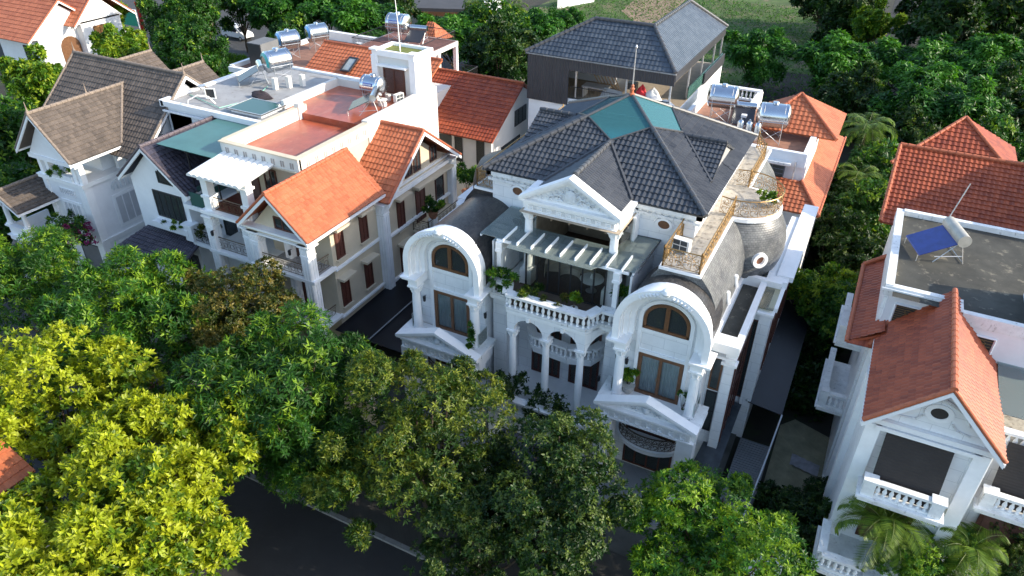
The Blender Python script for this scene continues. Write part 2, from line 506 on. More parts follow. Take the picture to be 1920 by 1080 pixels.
def railing(parent, pts, z, h=.95, mat=None, name='railing', pitch=.42, posts=True, style='scroll'):
    mat = mat or BRASS
    b = MB()
    for i in range(len(pts) - 1):
        a, c = Vector((*pts[i], z)), Vector((*pts[i + 1], z))
        d = c - a; L = d.length
        if L < 1e-4: continue
        u = d.normalized()
        b.tube([a + Vector((0, 0, h)), c + Vector((0, 0, h))], .035, 5)
        b.tube([a + Vector((0, 0, .08)), c + Vector((0, 0, .08))], .02, 4)
        if style == 'scroll':
            k = max(1, round(L / pitch))
            for j in range(k):
                o = a + d * ((j + .5) / k) + Vector((0, 0, .1))
                scroll(b, o, u, h - .14, 1 if j % 2 else -1)
                scroll(b, o + u * (pitch * .3) + Vector((0, 0, .12)), u, (h - .14) * .62, -1 if j % 2 else 1, r=.017)
                scroll(b, o - u * (pitch * .25) + Vector((0, 0, .3)), u, (h - .14) * .5, 1 if j % 2 else -1, r=.015)
                p = a + d * (j / k)
                b.tube([p + Vector((0, 0, .05)), p + Vector((0, 0, h))], .011, 4, cap=False)
        elif style == 'ring':
            b.tube([a + Vector((0, 0, h - .14)), c + Vector((0, 0, h - .14))], .014, 4)
            k = max(1, round(L / pitch))
            for j in range(k):
                o = a + d * ((j + .5) / k) + Vector((0, 0, (h - .06) / 2))
                b.tube([o + u * (math.cos(t) * .15) + Vector((0, 0, math.sin(t) * .17)) for t in np.linspace(0, 2 * PI, 11)], .014, 3, cap=False)
                for dx in (-.5, -.32, .32):
                    p = o + u * (dx * L / k)
                    b.tube([p - Vector((0, 0, (h - .06) / 2 - .05)), p + Vector((0, 0, (h - .2) / 2))], .012, 4, cap=False)
        else:
            k = max(1, round(L / .14))
            for j in range(k):
                p = a + d * (j / k)
                b.tube([p + Vector((0, 0, .05)), p + Vector((0, 0, h))], .012, 4, cap=False)
        if posts:
            for p in (a, c):
                b.lathe([(.05, 0), (.05, .1), (.035, .15), (.045, h * .5), (.035, h - .1), (.06, h), (.05, h + .06), (.015, h + .16)], p.x, p.y, p.z, 6)
    return part(name, b, mat, parent)

def column(parent, x, y, z0, z1, r=.22, mat=None, flutes=True, name='column', ped=0):
    mat = mat or TRIM
    b = MB(); b.smooth = True
    H = z1 - z0
    if ped: b.box(x - r * 1.45, x + r * 1.45, y - r * 1.45, y + r * 1.45, z0 - ped, z0)
    b.box(x - r * 1.4, x + r * 1.4, y - r * 1.4, y + r * 1.4, z0, z0 + .1)
    b.lathe([(r * 1.3, .1), (r * 1.3, .18), (r * 1.1, .2), (r * 1.15, .27)], x, y, z0, 20)
    n = 40 if flutes else 20
    prof = [(1.0, .26), (1.0, H * .35), (.96, H * .6), (.86, H - .5)]
    vs = []; 
    for (k, z) in prof:
        for j in range(n):
            a = 2 * PI * j / n
            rr = r * k * (1 - (.06 if flutes and j % 2 else 0))
            vs.append((x + rr * math.cos(a), y + rr * math.sin(a), z0 + z))
    b.add(vs, [(i * n + j, i * n + (j + 1) % n, (i + 1) * n + (j + 1) % n, (i + 1) * n + j) for i in range(len(prof) - 1) for j in range(n)])
    o = part(name, b, mat, parent)
    c = MB()
    c.lathe([(r * .9, H - .5), (r * 1.05, H - .46), (r * .92, H - .44), (r * 1.0, H - .3), (r * 1.3, H - .12)], x, y, z0, 14)
    for k in range(8):                              # leaves and volutes of the capital
        a = 2 * PI * k / 8 + PI / 8; rr = r * (1.05 if k % 2 else 1.2)
        c.tube([(x + r * .95 * math.cos(a), y + r * .95 * math.sin(a), z0 + H - .42), (x + rr * 1.05 * math.cos(a), y + rr * 1.05 * math.sin(a), z0 + H - .22), (x + rr * 1.3 * math.cos(a), y + rr * 1.3 * math.sin(a), z0 + H - .14), (x + rr * 1.32 * math.cos(a), y + rr * 1.32 * math.sin(a), z0 + H - .24)], .055, 4, .03)
    c.box(x - r * 1.35, x + r * 1.35, y - r * 1.35, y + r * 1.35, z0 + H - .1, z0 + H)
    part('capital', c, mat, o)
    return o

def pilaster(parent, x0, x1, y0, y1, z0, z1, mat, face='-y', name='pilaster', fl=3, cap=True):
    """fluted flat pier with base and capital"""
    b = MB(); b.box(x0, x1, y0, y1, z0, z1 - (.75 if cap else 0))
    o = part(name, b, mat, parent)
    c = MB()
    if cap:
        c.box(x0 - .03, x1 + .03, y0 - .03, y1 + .03, z1 - .75, z1 - .68)
        c.box(x0 + .01, x1 - .01, y0 + .01, y1 - .01, z1 - .68, z1 - .12)
        c.box(x0 - .1, x1 + .1, y0 - .1, y1 + .1, z1 - .12, z1)
        for k in range(5):
            t = (k + .5) / 5
            c.box(x0 + (x1 - x0) * t - .03, x0 + (x1 - x0) * t + .03, y0 - .035, y0 + .02, z1 - .6, z1 - .2)
            c.box(x1 - .02, x1 + .035, y0 + (y1 - y0) * t - .03, y0 + (y1 - y0) * t + .03, z1 - .6, z1 - .2)
    for k in range(fl):
        t = (k + .5) / fl; hw = (x1 - x0) / fl * .25; hy = (y1 - y0) / fl * .25
        c.box(x0 + (x1 - x0) * t - hw, x0 + (x1 - x0) * t + hw, y0 - .03, y0 + .01, z0 + .35, z1 - .85)
        c.box(x1 - .01, x1 + .03, y0 + (y1 - y0) * t - hy, y0 + (y1 - y0) * t + hy, z0 + .35, z1 - .85)
    c.box(x0 - .05, x1 + .05, y0 - .05, y1 + .05, z0, z0 + .3)
    part('moulding', c, mat, o)
    return o

def frame_ring(mb, P0, u, v, n, w, h, t, d):
    """rectangular frame: outer w x h, bar t, depth d along n"""
    for (a0, a1, b0, b1) in ((0, w, 0, t), (0, w, h - t, h), (0, t, t, h - t), (w - t, w, t, h - t)):
        q = [P0 + u * a + v * b for a, b in ((a0, b0), (a1, b0), (a1, b1), (a0, b1))]
        mb.prism([tuple(x) for x in q], tuple(n * d))

AX = {'-y': (Vector((1, 0, 0)), Vector((0, -1, 0))), '+x': (Vector((0, 1, 0)), Vector((1, 0, 0))), '-x': (Vector((0, -1, 0)), Vector((-1, 0, 0))), '+y': (Vector((-1, 0, 0)), Vector((0, 1, 0)))}
def window(parent, face, at_, a0, a1, z0, z1, fmat=None, inner=None, cols=2, rows=1, t=.09, name='window', sill=None, pane=None, d=.07, shutter=None, trim=None):
    """window on a wall: at_ = wall plane coordinate, a0..a1 along the wall. frame + pane (+ curtain), or louvred shutters"""
    fmat = fmat or WOOD; pane = pane or (PANEC if inner is CURT else GLASSD)
    u, n = AX[face]; v = Vector((0, 0, 1))
    A = a0 if face in ('-y', '+x') else a1
    P0 = Vector((A, at_, z0)) if face in ('-y', '+y') else Vector((at_, A, z0))
    w, h = abs(a1 - a0), z1 - z0
    b = MB(); frame_ring(b, P0, u, v, n, w, h, t, d)
    for c in range(1, cols):
        x = w * c / cols; q = [P0 + u * (x - t * .45) + v * t, P0 + u * (x + t * .45) + v * t, P0 + u * (x + t * .45) + v * (h - t), P0 + u * (x - t * .45) + v * (h - t)]
        b.prism([tuple(k) for k in q], tuple(n * d * .92))
    for r_ in range(1, rows):
        z = h * r_ / rows; q = [P0 + u * t + v * (z - t * .3), P0 + u * (w - t) + v * (z - t * .3), P0 + u * (w - t) + v * (z + t * .3), P0 + u * t + v * (z + t * .3)]
        b.prism([tuple(k) for k in q], tuple(n * d * .85))
    o = part(name, b, fmat, parent)
    if shutter:
        g = MB()
        k = max(3, int((h - 2 * t) / .11))
        for c in range(cols):
            x0 = t + (w - 2 * t) * c / cols + .03; x1 = t + (w - 2 * t) * (c + 1) / cols - .03
            for i in range(k):
                zz = t + (h - 2 * t) * i / k
                p = [P0 + u * x0 + v * zz + n * (d * .55), P0 + u * x1 + v * zz + n * (d * .55), P0 + u * x1 + v * (zz + .085) + n * .012, P0 + u * x0 + v * (zz + .085) + n * .012]
                g.prism([tuple(q_) for q_ in p], tuple(n * .012))
        q = [P0 + n * .006, P0 + u * w + n * .006, P0 + u * w + v * h + n * .006, P0 + v * h + n * .006]
        g.poly([tuple(x) for x in q])
        part('shutter', g, shutter, o)
    else:
        g = MB(); e = t * .5
        q = [P0 + u * e + v * e + n * .035, P0 + u * (w - e) + v * e + n * .035, P0 + u * (w - e) + v * (h - e) + n * .035, P0 + u * e + v * (h - e) + n * .035]
        g.poly([tuple(x) for x in q]); part('pane', g, pane, o)
        g = MB(); q = [p - n * .025 for p in q]
        g.poly([tuple(x) for x in q]); part('curtain' if inner is CURT else 'pane_backing', g, inner or INSIDE, o)  # sheet behind the pane; by default the room's darkness as a flat colour
    if trim:
        g = MB(); e = .16; frame_ring(g, P0 - u * e - v * e, u, v, n, w + 2 * e, h + 2 * e, e - .004, d * .7); part('surround', g, trim, o)
    if sill:
        g = MB(); q = [P0 - u * .1 - v * .1, P0 + u * (w + .1) - v * .1, P0 + u * (w + .1), P0 - u * .1]
        g.prism([tuple(x) for x in q], tuple(n * .2)); part('sill', g, sill, o)
    return o

def hood(parent, face, at_, a0, a1, z, depth=.55, th=.14, mat=None):
    mat = mat or CREAM
    u, n = AX[face]; v = Vector((0, 0, 1))
    A = a0 if face in ('-y', '+x') else a1
    P0 = Vector((A, at_, z)) if face in ('-y', '+y') else Vector((at_, A, z))
    b = MB(); w = abs(a1 - a0)
    b.prism([tuple(P0 - v * .1 + u * .1), tuple(P0 + u * (w - .1) - v * .1), tuple(P0 + u * (w - .1)), tuple(P0 + u * .1)], tuple(n * (depth - .12)))
    b.prism([tuple(P0), tuple(P0 + u * w), tuple(P0 + u * w + v * th), tuple(P0 + v * th)], tuple(n * depth))
    return part('window_hood', b, mat, parent)
# ================================================================= ground and roads
g = MB(); g.add([(-900, -300, 0), (700, -300, 0), (700, 1200, 0), (-900, 1200, 0)], [(0, 1, 2, 3)])
GROUND = M('soil', (.028, .026, .018), var=.35, scale=.25, rough=.95, stain=(.025, .04, .012), sthr=.5, sscale=(.2, .2, 1))
struct('ground', g, GROUND)
ASPH = M('asphalt', (.026, .026, .028), var=.22, scale=.5, rough=.85, bump=.25, bscale=60, stain=(.045, .044, .042), sthr=.60, sscale=(.15, .5, 1))
g = MB(); g.add([(-160, 11.6, .008), (60, 11.6, .008), (60, 17.85, .008), (-160, 17.85, .008)], [(0, 1, 2, 3)])
struct('road', g, ASPH)
KERB = M('kerb_stone', (.20, .20, .195), var=.2, scale=2, rough=.8, stain=(.12, .12, .1), sthr=.55)
PAVE = M('pavement_tile', (.05, .047, .042), var=.25, scale=.8, rough=.85, joints=(.4, .4, (.5, .5, .5), .5))
g = MB()
for i in range(150):
    x = -120 + i * 1.0
    g.box(x, x + .985, 17.85, 18.1, 0, .15)
struct('kerb', g, KERB)
g = MB(); g.add([(-160, 18.1, .14), (60, 18.1, .14), (60, 22.4, .14), (-160, 22.4, .14)], [(0, 1, 2, 3)]); struct('pavement', g, PAVE)
g = MB()
for i in range(110):
    x = -110 + i * 1.0
    g.box(x, x + .985, 11.35, 11.6, 0, .15)
struct('kerb', g, KERB)
g = MB(); g.add([(-160, 7.5, .14), (60, 7.5, .14), (60, 11.35, .14), (-160, 11.35, .14)], [(0, 1, 2, 3)]); struct('pavement', g, PAVE)
# far road, field, lane behind the houses
g = MB(); a = [at(225, 60, 0), at(640, 175, 0), at(700, 120, 0), at(230, 5, 0)]
g.add([(-170, 76, .008), (-20, 76, .008), (-20, 106, .008), (-170, 106, .008)], [(0, 1, 2, 3)]); struct('road', g, M('far_asphalt', (.045, .045, .046), var=.15, scale=.3, rough=.85, stain=(.16, .15, .13), sthr=.6, sscale=(.2, .6, 1)))
GRASSM = M('grass_ground', (.05, .09, .016), var=.5, scale=.22, rough=.95, bump=.6, bscale=3, stain=(.17, .125, .08), sthr=.50, sscale=(.09, .09, 1))
g = MB(); g.add([(-60, 92, .012), (-3, 92, .012), (-3, 260, .012), (-60, 260, .012)], [(0, 1, 2, 3)]); struct('grass_field', g, GRASSM)
DIRT = M('dirt_track', (.24, .17, .11), var=.3, scale=.6, rough=.95, stain=(.1, .12, .03), sthr=.6, sscale=(1, .1, 1))
a = [at(1210, 60, .02), at(1165, 20, .02), at(1260, -60, .02), at(1340, -60, .02), at(1275, 10, .02)]
g = MB(); g.poly(a); struct('dirt_track', g, DIRT)
MUD = M('dark_ground', (.035, .031, .025), var=.4, scale=.3, rough=.95, bump=.5, bscale=2, stain=(.2, .15, .09), sthr=.64, sscale=(.1, .3, 1))
a = [(-16, 66, .016), (-2, 62, .016), (-1.5, 108, .016), (-16.5, 108, .016)]
g = MB(); g.poly(a); struct('bare_ground', g, MUD)
g = MB(); g.add([(-1.4, 92, .02), (4.6, 92, .02), (6.5, 260, .02), (-1.6, 260, .02)], [(0, 1, 2, 3)]); struct('lane', g, M('lane_asphalt', (.018, .018, .019), var=.2, scale=.6, rough=.9))
g = MB(); g.poly([at(1684, 61, .03), at(1742, 64, .03), at(1740, 59, .03), at(1684, 57, .03)]); struct('lane_sand_strip', g, DIRT)
# yards round the houses
YARD = M('yard_concrete', (.10, .10, .09), var=.25, scale=.7, rough=.9, stain=(.06, .06, .05), sthr=.55, sscale=(.4, .4, 1))
g = MB(); g.add([(-55, 22.4, .1), (-2.2, 22.4, .1), (-2.2, 60, .1), (-55, 60, .1)], [(0, 1, 2, 3)]); struct('yard', g, YARD)
SETT = M('green_paving', (.20, .19, .12), var=.3, scale=1.0, rough=.9, joints=(1.6, 1.5, (1.8, 1.7, 1.4), .6))
sm = SETT.node_tree
a = [(-.1, 29.6), (3.1, 28.6), (2.7, 35.4), (.6, 36.1), (-.1, 35.2)]
g = MB(); g.poly([(x, y, .10) for x, y in a]); struct('paved_yard', g, SETT)

# ================================================================= the white villa
V = thing('white_villa', 'white neoclassical villa with twin arched wings and glass topped grey tile roof', 'house', (-11.8, 32, 0))
X0 = -11.8
WCX = (-5.95, -17.65)
def mx(x): return 2 * X0 - x
# --- main walls
b = MB()
b.box(-17.4, -14.6, 32.0, 43.2, 0, 13.85); b.box(-9.0, -6.2, 32.0, 43.2, 0, 13.85)
b.box(-14.6, -9.0, 36.0, 43.2, 0, 13.85)
b.box(-14.6, -9.0, 29.9, 36.0, 0, 8.9)
b.box(-15.4, -14.6, 28.3, 32.0, 0, 8.9); b.box(-9.0, -8.2, 28.3, 32.0, 0, 8.9)
for cx in WCX:
    sgn = 1 if cx > X0 else -1
    b.box(cx - 2.02, cx + 2.02, 27.8, 43.0, 0, 9.3)
    b.box(cx - 1.95, cx + 1.95, 27.8, 29.2, 9.3, 10.3)      # back of the arch, filled to the vault
    b.xz([(cx - 1.95, 10.3)] + [(x, z) for x, z in reversed(arc(cx, 10.3, 1.95, 2.0, 18))][1:], 27.8, 27.95)
part('wall', b, WHITE, V)
b = MB()
for x0, x1 in ((-17.62, -14.0), (-9.6, -5.98)):
    b.box(x0, x1, 31.86, 32.0, 13.3, 13.45); b.box(x0 - .06, x1 + .06, 31.8, 32.0, 13.62, 13.84)
b.box(-6.2, -6.05, 32, 43.3, 13.3, 13.45); b.box(-6.2, -5.92, 31.8, 43.4, 13.62, 13.84)
b.box(-17.68, -17.4, 31.8, 43.4, 13.62, 13.84)
b.box(-17.5, -6.1, 43.2, 43.4, 13.5, 13.84)
for x0, x1, k in ((-17.4, -14.4, 9), (-9.2, -6.2, 9)):
    for i in range(k):
        t = x0 + (x1 - x0) * (i + .5) / k
        b.box(t - .09, t + .09, 31.92, 32.0, 13.46, 13.6)
b.box(-17.6, -6.0, 31.84, 43.3, 13.845, 13.9)
part('cornice', b, WEATH, V)
# --- main hipped roof: four slopes, a gable on the front, dormers left and right, pyramid of glass on top
EZ, AZ = 13.95, 17.2
ex0, ex1, ey0, ey1 = -17.82, -5.76, 31.72, 43.45
AP = Vector((X0 - .02, 37.55, AZ))
def onh(cx, cy, t): return Vector((cx, cy, EZ)).lerp(AP, t)
TG, TF = .70, .50
cor = [(ex0, ey0), (ex1, ey0), (ex1, ey1), (ex0, ey1)]
rf = MB(); gl = MB(); rds = []; gf = MB()
for i in range(4):
    c0, c1 = cor[i], cor[(i + 1) % 4]
    A, B = Vector((*c0, EZ)), Vector((*c1, EZ)); Mid = (A + B) / 2
    h0, h1, f = onh(*c0, TG), onh(*c1, TG), Mid.lerp(AP, TF)
    tiles(rf, [A, Mid, f, h0], du=.27, dv=.36, amp=.06); tiles(rf, [Mid, B, h1, f], du=.27, dv=.36, amp=.06)
    e = Vector((0, 0, .07))
    gl.poly([tuple(p + e) for p in (f, h1, AP, h0)])
    for p, q in ((f, h0), (f, h1)):
        gf.tube([p + e * 1.4, q + e * 1.4], .05, 5)
    rd_ = MB(); ridge(rd_, A + e, h0 + e, .13); rds.append(rd_)
    gf.tube([h0 + e * 1.2, AP + e * 1.2], .085, 6)
    m_ = h0.lerp(AP, .5)
rdo = part('roof', rf, DTILE, V)
for rd_ in rds: part('ridge_cap', rd_, CAPD, rdo)
b = MB(); b.add([(-15.6, 33.9, 14.35), (-8.0, 33.9, 14.35), (-8.0, 41.2, 14.35), (-15.6, 41.2, 14.35)], [(0, 1, 2, 3)])
part('attic_floor', b, M('attic_floor', (.55, .66, .62), var=.2, scale=1, rough=.7), rdo)
sk = part('glass_skylight', gl, GLASST, V)
part('skylight_frame', gf, CAPD, sk)
b = MB()                                                   # furniture glimpsed under the skylight
for k in range(6): b.box(-13.6 + k * .32, -13.42 + k * .32, 36.2, 36.24, 14.5, 15.1)
b.tube([(-13.7, 36.2, 14.4), (-12.4, 36.0, 15.5)], .03, 5); b.tube([(-12.3, 35.8, 14.4), (-12.9, 36.4, 15.4)], .03, 5); b.lathe([(.3, 0), (.3, .06)], -12.9, 35.6, 14.5, 14); b.tube([(-12.9, 35.6, 14.35), (-12.9, 35.6, 14.5)], .04, 5)
part('attic_clutter', b, STEELW, sk)
b = MB(); b.lathe([(.16, 0), (.17, .1), (.09, .16), (.09, .3), (.15, .36), (.06, .46), (.1, .52), (.03, .62)], AP.x, AP.y, AP.z, 10); b.smooth = True
fo = part('finial', b, M('finial_paint', (.42, .12, .05), rough=.5), V)
b = MB(); b.tube([(AP.x, AP.y, AP.z + .5), (AP.x, AP.y, AP.z + 2.5)], .035, 6, .025); b.lathe([(.05, 0), (.07, .08), (.0, .2)], AP.x, AP.y, AP.z + 2.5, 8)
part('lightning_rod', b, STEELW, fo)
# front gable
GY = 29.45; GZ = 15.55; hw = 2.62; gz0 = 13.95
gy = lambda z: ey0 + (z - EZ) / (AZ - EZ) * (37.55 - ey0)       # where the front slope reaches height z
gr = MB()
tiles(gr, [(X0 - hw + .3, gy(gz0), gz0 + .05), (X0 - hw + .3, GY + .45, gz0 + .05), (X0, GY + .45, GZ), (X0, gy(GZ) - .1, GZ)], du=.2, dv=.32)
tiles(gr, [(X0 + hw - .3, GY + .45, gz0 + .05), (X0 + hw - .3, gy(gz0), gz0 + .05), (X0, gy(GZ) - .1, GZ), (X0, GY + .45, GZ)], du=.2, dv=.32)
go = part('gable_roof', gr, DTILE, V)
b = MB(); ridge(b, (X0, GY + .45, GZ + .05), (X0, gy(GZ), GZ + .05), .13)
for s in (-1, 1): b.tube([(X0 + s * (hw - .25), gy(gz0) - .05, gz0 + .12), (X0, gy(GZ), GZ + .1)], .1, 6)
part('ridge_cap', b, CAPD, go)
# side dormers
for s in (-1, 1):
    b = MB(); xe = X0 + s * 5.45; zb = EZ + .32; zr = 15.5
    xs = lambda z: X0 + s * (6.03 - (z - EZ) / (AZ - EZ) * 6.03)
    f0 = [(xe, 36.0, zb), (xs(zb), 36.0, zb)]; 
    if s > 0:
        tiles(b, [(xs(zb), 34.95, zb), (xe, 34.95, zb), (xe, 37.55, zr), (xs(zr), 37.55, zr)], du=.22, dv=.33)
        tiles(b, [(xe, 40.15, zb), (xs(zb), 40.15, zb), (xs(zr), 37.55, zr), (xe, 37.55, zr)], du=.22, dv=.33)
    else:
        tiles(b, [(xe, 34.95, zb), (xs(zb), 34.95, zb), (xs(zr), 37.55, zr), (xe, 37.55, zr)], du=.22, dv=.33)
        tiles(b, [(xs(zb), 40.15, zb), (xe, 40.15, zb), (xe, 37.55, zr), (xs(zr), 37.55, zr)], du=.22, dv=.33)
    o = part('dormer', b, DTILE, V)
    c = MB(); ridge(c, (xs(zr), 37.55, zr + .05), (xe, 37.55, zr + .05), .13)
    c.tube([(xs(zb), 34.95, zb + .06), (xs(zr), 37.55, zr + .05)], .09, 6)
    part('ridge_cap', c, CAPD, o)
    c = MB(); c.yz([(35.15, zb - .05), (39.95, zb - .05), (37.55, zr - .12)], xe - s * .25, xe - s * .12); part('dormer_gable', c, CONC, o)
# --- pediments (top one and the two porches)
def pediment(cx, y, z0, half, zt, ztip, depth, relief=8):
    """entablature from z0, cornice tips at ztip, apex at zt; y = front plane"""
    b = MB()
    b.box(cx - half + .25, cx + half - .25, y + .12, y + depth, z0, ztip - .12)
    o = part('pediment', b, TRIM, V)
    c = MB()
    c.box(cx - half + .17, cx + half - .17, y + .05, y + .3, z0, z0 + .09)
    c.box(cx - half + .14, cx + half - .14, y + .02, y + .3, ztip - .28, ztip - .12)
    c.box(cx - half, cx + half, y - .08, y + .3, ztip - .12, ztip - .02)
    for s in (-1, 1):                               # raking cornices, broad flat tops
        for (o0, o1, yy, y2) in ((.0, .16, -.14, .42), (-.13, .0, -.05, .3)):
            c.xz([(cx + s * (half + .06), ztip - .04 + o0), (cx + s * (half + .06), ztip - .04 + o1), (cx, zt + o1), (cx, zt + o0)][::s], y + yy, y + y2)
        c.box(cx + s * (half - .42), cx + s * (half + .1), y + .43, y + depth, ztip - .12, ztip + .02)   # returns along the sides
        c.box(cx + s * (half - .3), cx + s * (half - .02), y + .31, y + depth, z0, ztip - .12)
    part('raking_cornice', c, TRIM, o)
    t = MB(); t.xz([(cx - half + .3, ztip - .02), (cx + half - .3, ztip - .02), (cx, zt - .1)], y + .2, y + .3); part('tympanum', t, TRIM, o)
    d = MB()                                        # carved foliage: scrolls and a cartouche
    H = zt - ztip - .2
    def curl(x, z, s, fl):
        pts = []
        for i in range(10):
            a = i / 9 * 1.7 * PI; rr = s * (1 - .07 * i)
            pts.append((x + fl * rr * math.sin(a) * .8, y + .14, z - rr * math.cos(a) * .8))
        d.tube(pts, s * .26, 6, s * .12)
    for fl in (-1, 1):
        for i in range(relief):
            t = (i + .5) / relief
            hh = H * (1 - t) * .95
            curl(cx + fl * (half - .5) * t, ztip + .05 + hh * .42, max(.06, hh * .3), fl if i % 2 else -fl)
            curl(cx + fl * (half - .5) * (t + .05), ztip + .04 + hh * .75, max(.05, hh * .16), -fl)
    d.smooth = True
    d.lathe([(0, .0), (H * .2, .02), (H * .24, .1), (H * .12, .2), (0, .22)], cx, 0, 0, 12)
    # turn the cartouche upright
    k = len(d.v) - 60
    d.v[k:] = [(x, y + .18 - z * .8, ztip + H * .42 + (yy) * 1.2) for x, yy, z in d.v[k:]]
    part('relief', d, CARVED, o)
    e = MB(); n = int((2 * half - .6) / .5)
    for i in range(n):
        x = cx - half + .3 + (2 * half - .6) * (i + .5) / n
        z1_, z2_ = z0 + .16, ztip - .34
        frame_ring(e, Vector((x - .17, y + .12, z1_)), Vector((1, 0, 0)), Vector((0, 0, 1)), Vector((0, -1, 0)), .3, z2_ - z1_, .05, .08)
        for q in (-.045, 0, .045): e.box(x + .22 + q - .014, x + .22 + q + .014, y + .08, y + .13, z1_, z2_)
    part('frieze', e, TRIM, o)
    return o
pediment(X0 - .05, GY, 13.25, 2.62, 15.45, 13.98, 2.5)
for cx in WCX:
    pediment(cx, 25.95, 4.98, 2.5, 6.72, 5.82, 1.8, 7)
for s in (-1, 1): column(V, X0 - .02 + s * 2.3, 29.8, 9.75, 13.25, .23, flutes=False, ped=.85)
# --- wings
for wi, cx in enumerate(WCX):
    sg = 1 if cx > X0 else -1
    # porch floor, pillars
    b = MB(); b.box(cx - 2.3, cx + 2.3, 26.1, 27.9, 5.55, 5.68); part('balcony_floor', b, SLABW, V)
    for s in (-1, 1):
        pilaster(V, cx + s * 2.05 - .4, cx + s * 2.05 + .4, 26.1, 27.0, .6, 4.98, TRIM, name='porch_pillar', fl=0, cap=False)
        b = MB(); b.box(cx + s * 2.2 - .22, cx + s * 2.2 + .22, 26.4, 27.9, 5.62, 5.86); b.box(cx + s * 2.28 - .3, cx + s * 2.28 + .3, 26.35, 28.0, 5.86, 5.93)
        part('ledge', b, WEATH, V)
        b = MB(); q = .012
        b.box(cx + s * 2.1 - q, cx + s * 2.1 + q, 26.9, 27.8, 5.95, 6.75); o = part('glass_guard', b, GLASSC, V)
        c = MB(); c.tube([(cx + s * 2.1, 26.9, 5.9), (cx + s * 2.1, 26.9, 6.76), (cx + s * 2.1, 27.8, 6.76)], .02, 5); part('guard_rail', c, STEELW, o)
        column(V, cx + s * 1.83, 27.05, 5.7, 8.72, .24)
        b = MB(); b.box(cx + s * 1.83 - .28, cx + s * 1.83 + .28, 26.78, 27.8, 8.72, 9.22); b.box(cx + s * 1.98 - .5, cx + s * 1.98 + .5, 26.55, 27.85, 9.22, 9.30); b.box(cx + s * 1.98 - .42, cx + s * 1.98 + .42, 26.62, 27.85, 9.12, 9.215)
        part('entablature_block', b, TRIM, V)
    # the arch: outer band, hollow soffit, inner mouldings
    R1, R0, zc = 2.28, 1.95, 10.28
    def band(r1, r0, ya, yb, mt, nm, par=V, z0=9.3):
        o_ = [(cx + r1, z0)] + arc(cx, zc, r1, r1 * .97, 28) + [(cx - r1, z0)]
        i_ = [(cx + r0, z0)] + arc(cx, zc, r0, r0 * .97, 28) + [(cx - r0, z0)]
        b = MB(); b.smooth = True
        rows = []
        for (p, q) in zip(o_, i_):
            rows.append([(q[0], ya, q[1]), (p[0], ya, p[1]), (p[0], yb, p[1]), (q[0], yb, q[1]), (q[0], ya, q[1])])
        b.grid(rows)
        b.poly(list(reversed(rows[0][:4]))); b.poly(rows[-1][:4])
        return part(nm, b, mt, par)
    ar = band(R1, R0 + .03, 26.72, 26.98, TRIM, 'arch')
    band(R1 - .07, R0 - .05, 26.98, 27.3, TRIM, 'arch_moulding', ar)
    band(R0 + .12, R0 - .25, 27.3, 27.5, TRIM, 'arch_moulding', ar)
    band(R0 + .12, R0 - .48, 27.5, 27.82, TRIM, 'arch_moulding', ar)
    d = MB(); d.smooth = True                        # carved garland and shell on the crown
    d.lathe([(0, -.2), (.17, -.14), (.24, 0), (.17, .16), (0, .22)], cx, 26.72, zc + R1 * .97 + .02, 10)
    for s in (-1, 1):
        for k in range(6):
            a = PI / 2 + s * (.17 + k * .085)
            r_ = R1 - .17; q = .10 - .01 * k
            px_, pz_ = cx + r_ * math.cos(a), zc + r_ * .97 * math.sin(a)
            d.lathe([(0, -q), (q * .8, -q * .5), (q, 0), (q * .7, q * .6), (0, q)], px_, 26.72, pz_, 7)
            d.tube([(px_, 26.68, pz_ - .02), (px_ + s * .1, 26.66, pz_ - .06), (px_ + s * .12, 26.69, pz_ - .14)], .035, 4, .015)
    part('arch_carving', d, CARVED, ar)
    # arched window over french doors, in a projecting white surround
    b = MB(); fw_ = 1.22
    for s in (-1, 1): b.box(cx + s * fw_ - .09, cx + s * fw_ + .09, 27.68, 27.8, 5.68, 10.3)
    oo = arc(cx, 10.3, fw_ + .09, 1.15, 20); ii = arc(cx, 10.3, fw_ - .09, .98, 20)
    rows = [[(q[0], 27.68, q[1]), (p[0], 27.68, p[1]), (p[0], 27.8, p[1]), (q[0], 27.8, q[1]), (q[0], 27.68, q[1])] for p, q in zip(oo, ii)]
    b.grid(rows); b.box(cx - 1.13, cx + 1.13, 27.66, 27.8, 9.5, 9.66); b.box(cx - 1.13, cx + 1.13, 27.7, 27.8, 8.2, 8.36)
    part('window_surround', b, TRIM, V)
    b = MB()
    oo = [(cx + 1.1, 9.68)] + arc(cx, 10.25, 1.1, 1.0, 18) + [(cx - 1.1, 9.68)]; ii = [(cx + .96, 9.82)] + arc(cx, 10.25, .96, .86, 18) + [(cx - .96, 9.82)]
    rows = [[(q[0], 27.66, q[1]), (p[0], 27.66, p[1]), (p[0], 27.8, p[1]), (q[0], 27.8, q[1]), (q[0], 27.66, q[1])] for p, q in zip(oo, ii)]
    b.grid(rows); b.box(cx - 1.1, cx + 1.1, 27.66, 27.8, 9.68, 9.82); b.box(cx - .1, cx + .1, 27.65, 27.8, 9.8, 11.15); b.box(cx - .01, cx + .01, 27.64, 27.66, 9.8, 11.15)
    o = part('arched_window', b, WOOD, V)
    b = MB(); b.poly([(x, 27.74, z) for x, z in [(cx + 1.0, 9.75)] + arc(cx, 10.25, 1.0, .9, 18) + [(cx - 1.0, 9.75)]]); part('pane', b, GLASSD, o)
    b = MB(); b.poly([(x, 27.785, z) for x, z in [(cx + 1.0, 9.75)] + arc(cx, 10.25, 1.0, .9, 18) + [(cx - 1.0, 9.75)]]); part('pane_backing', b, INSIDE, o)
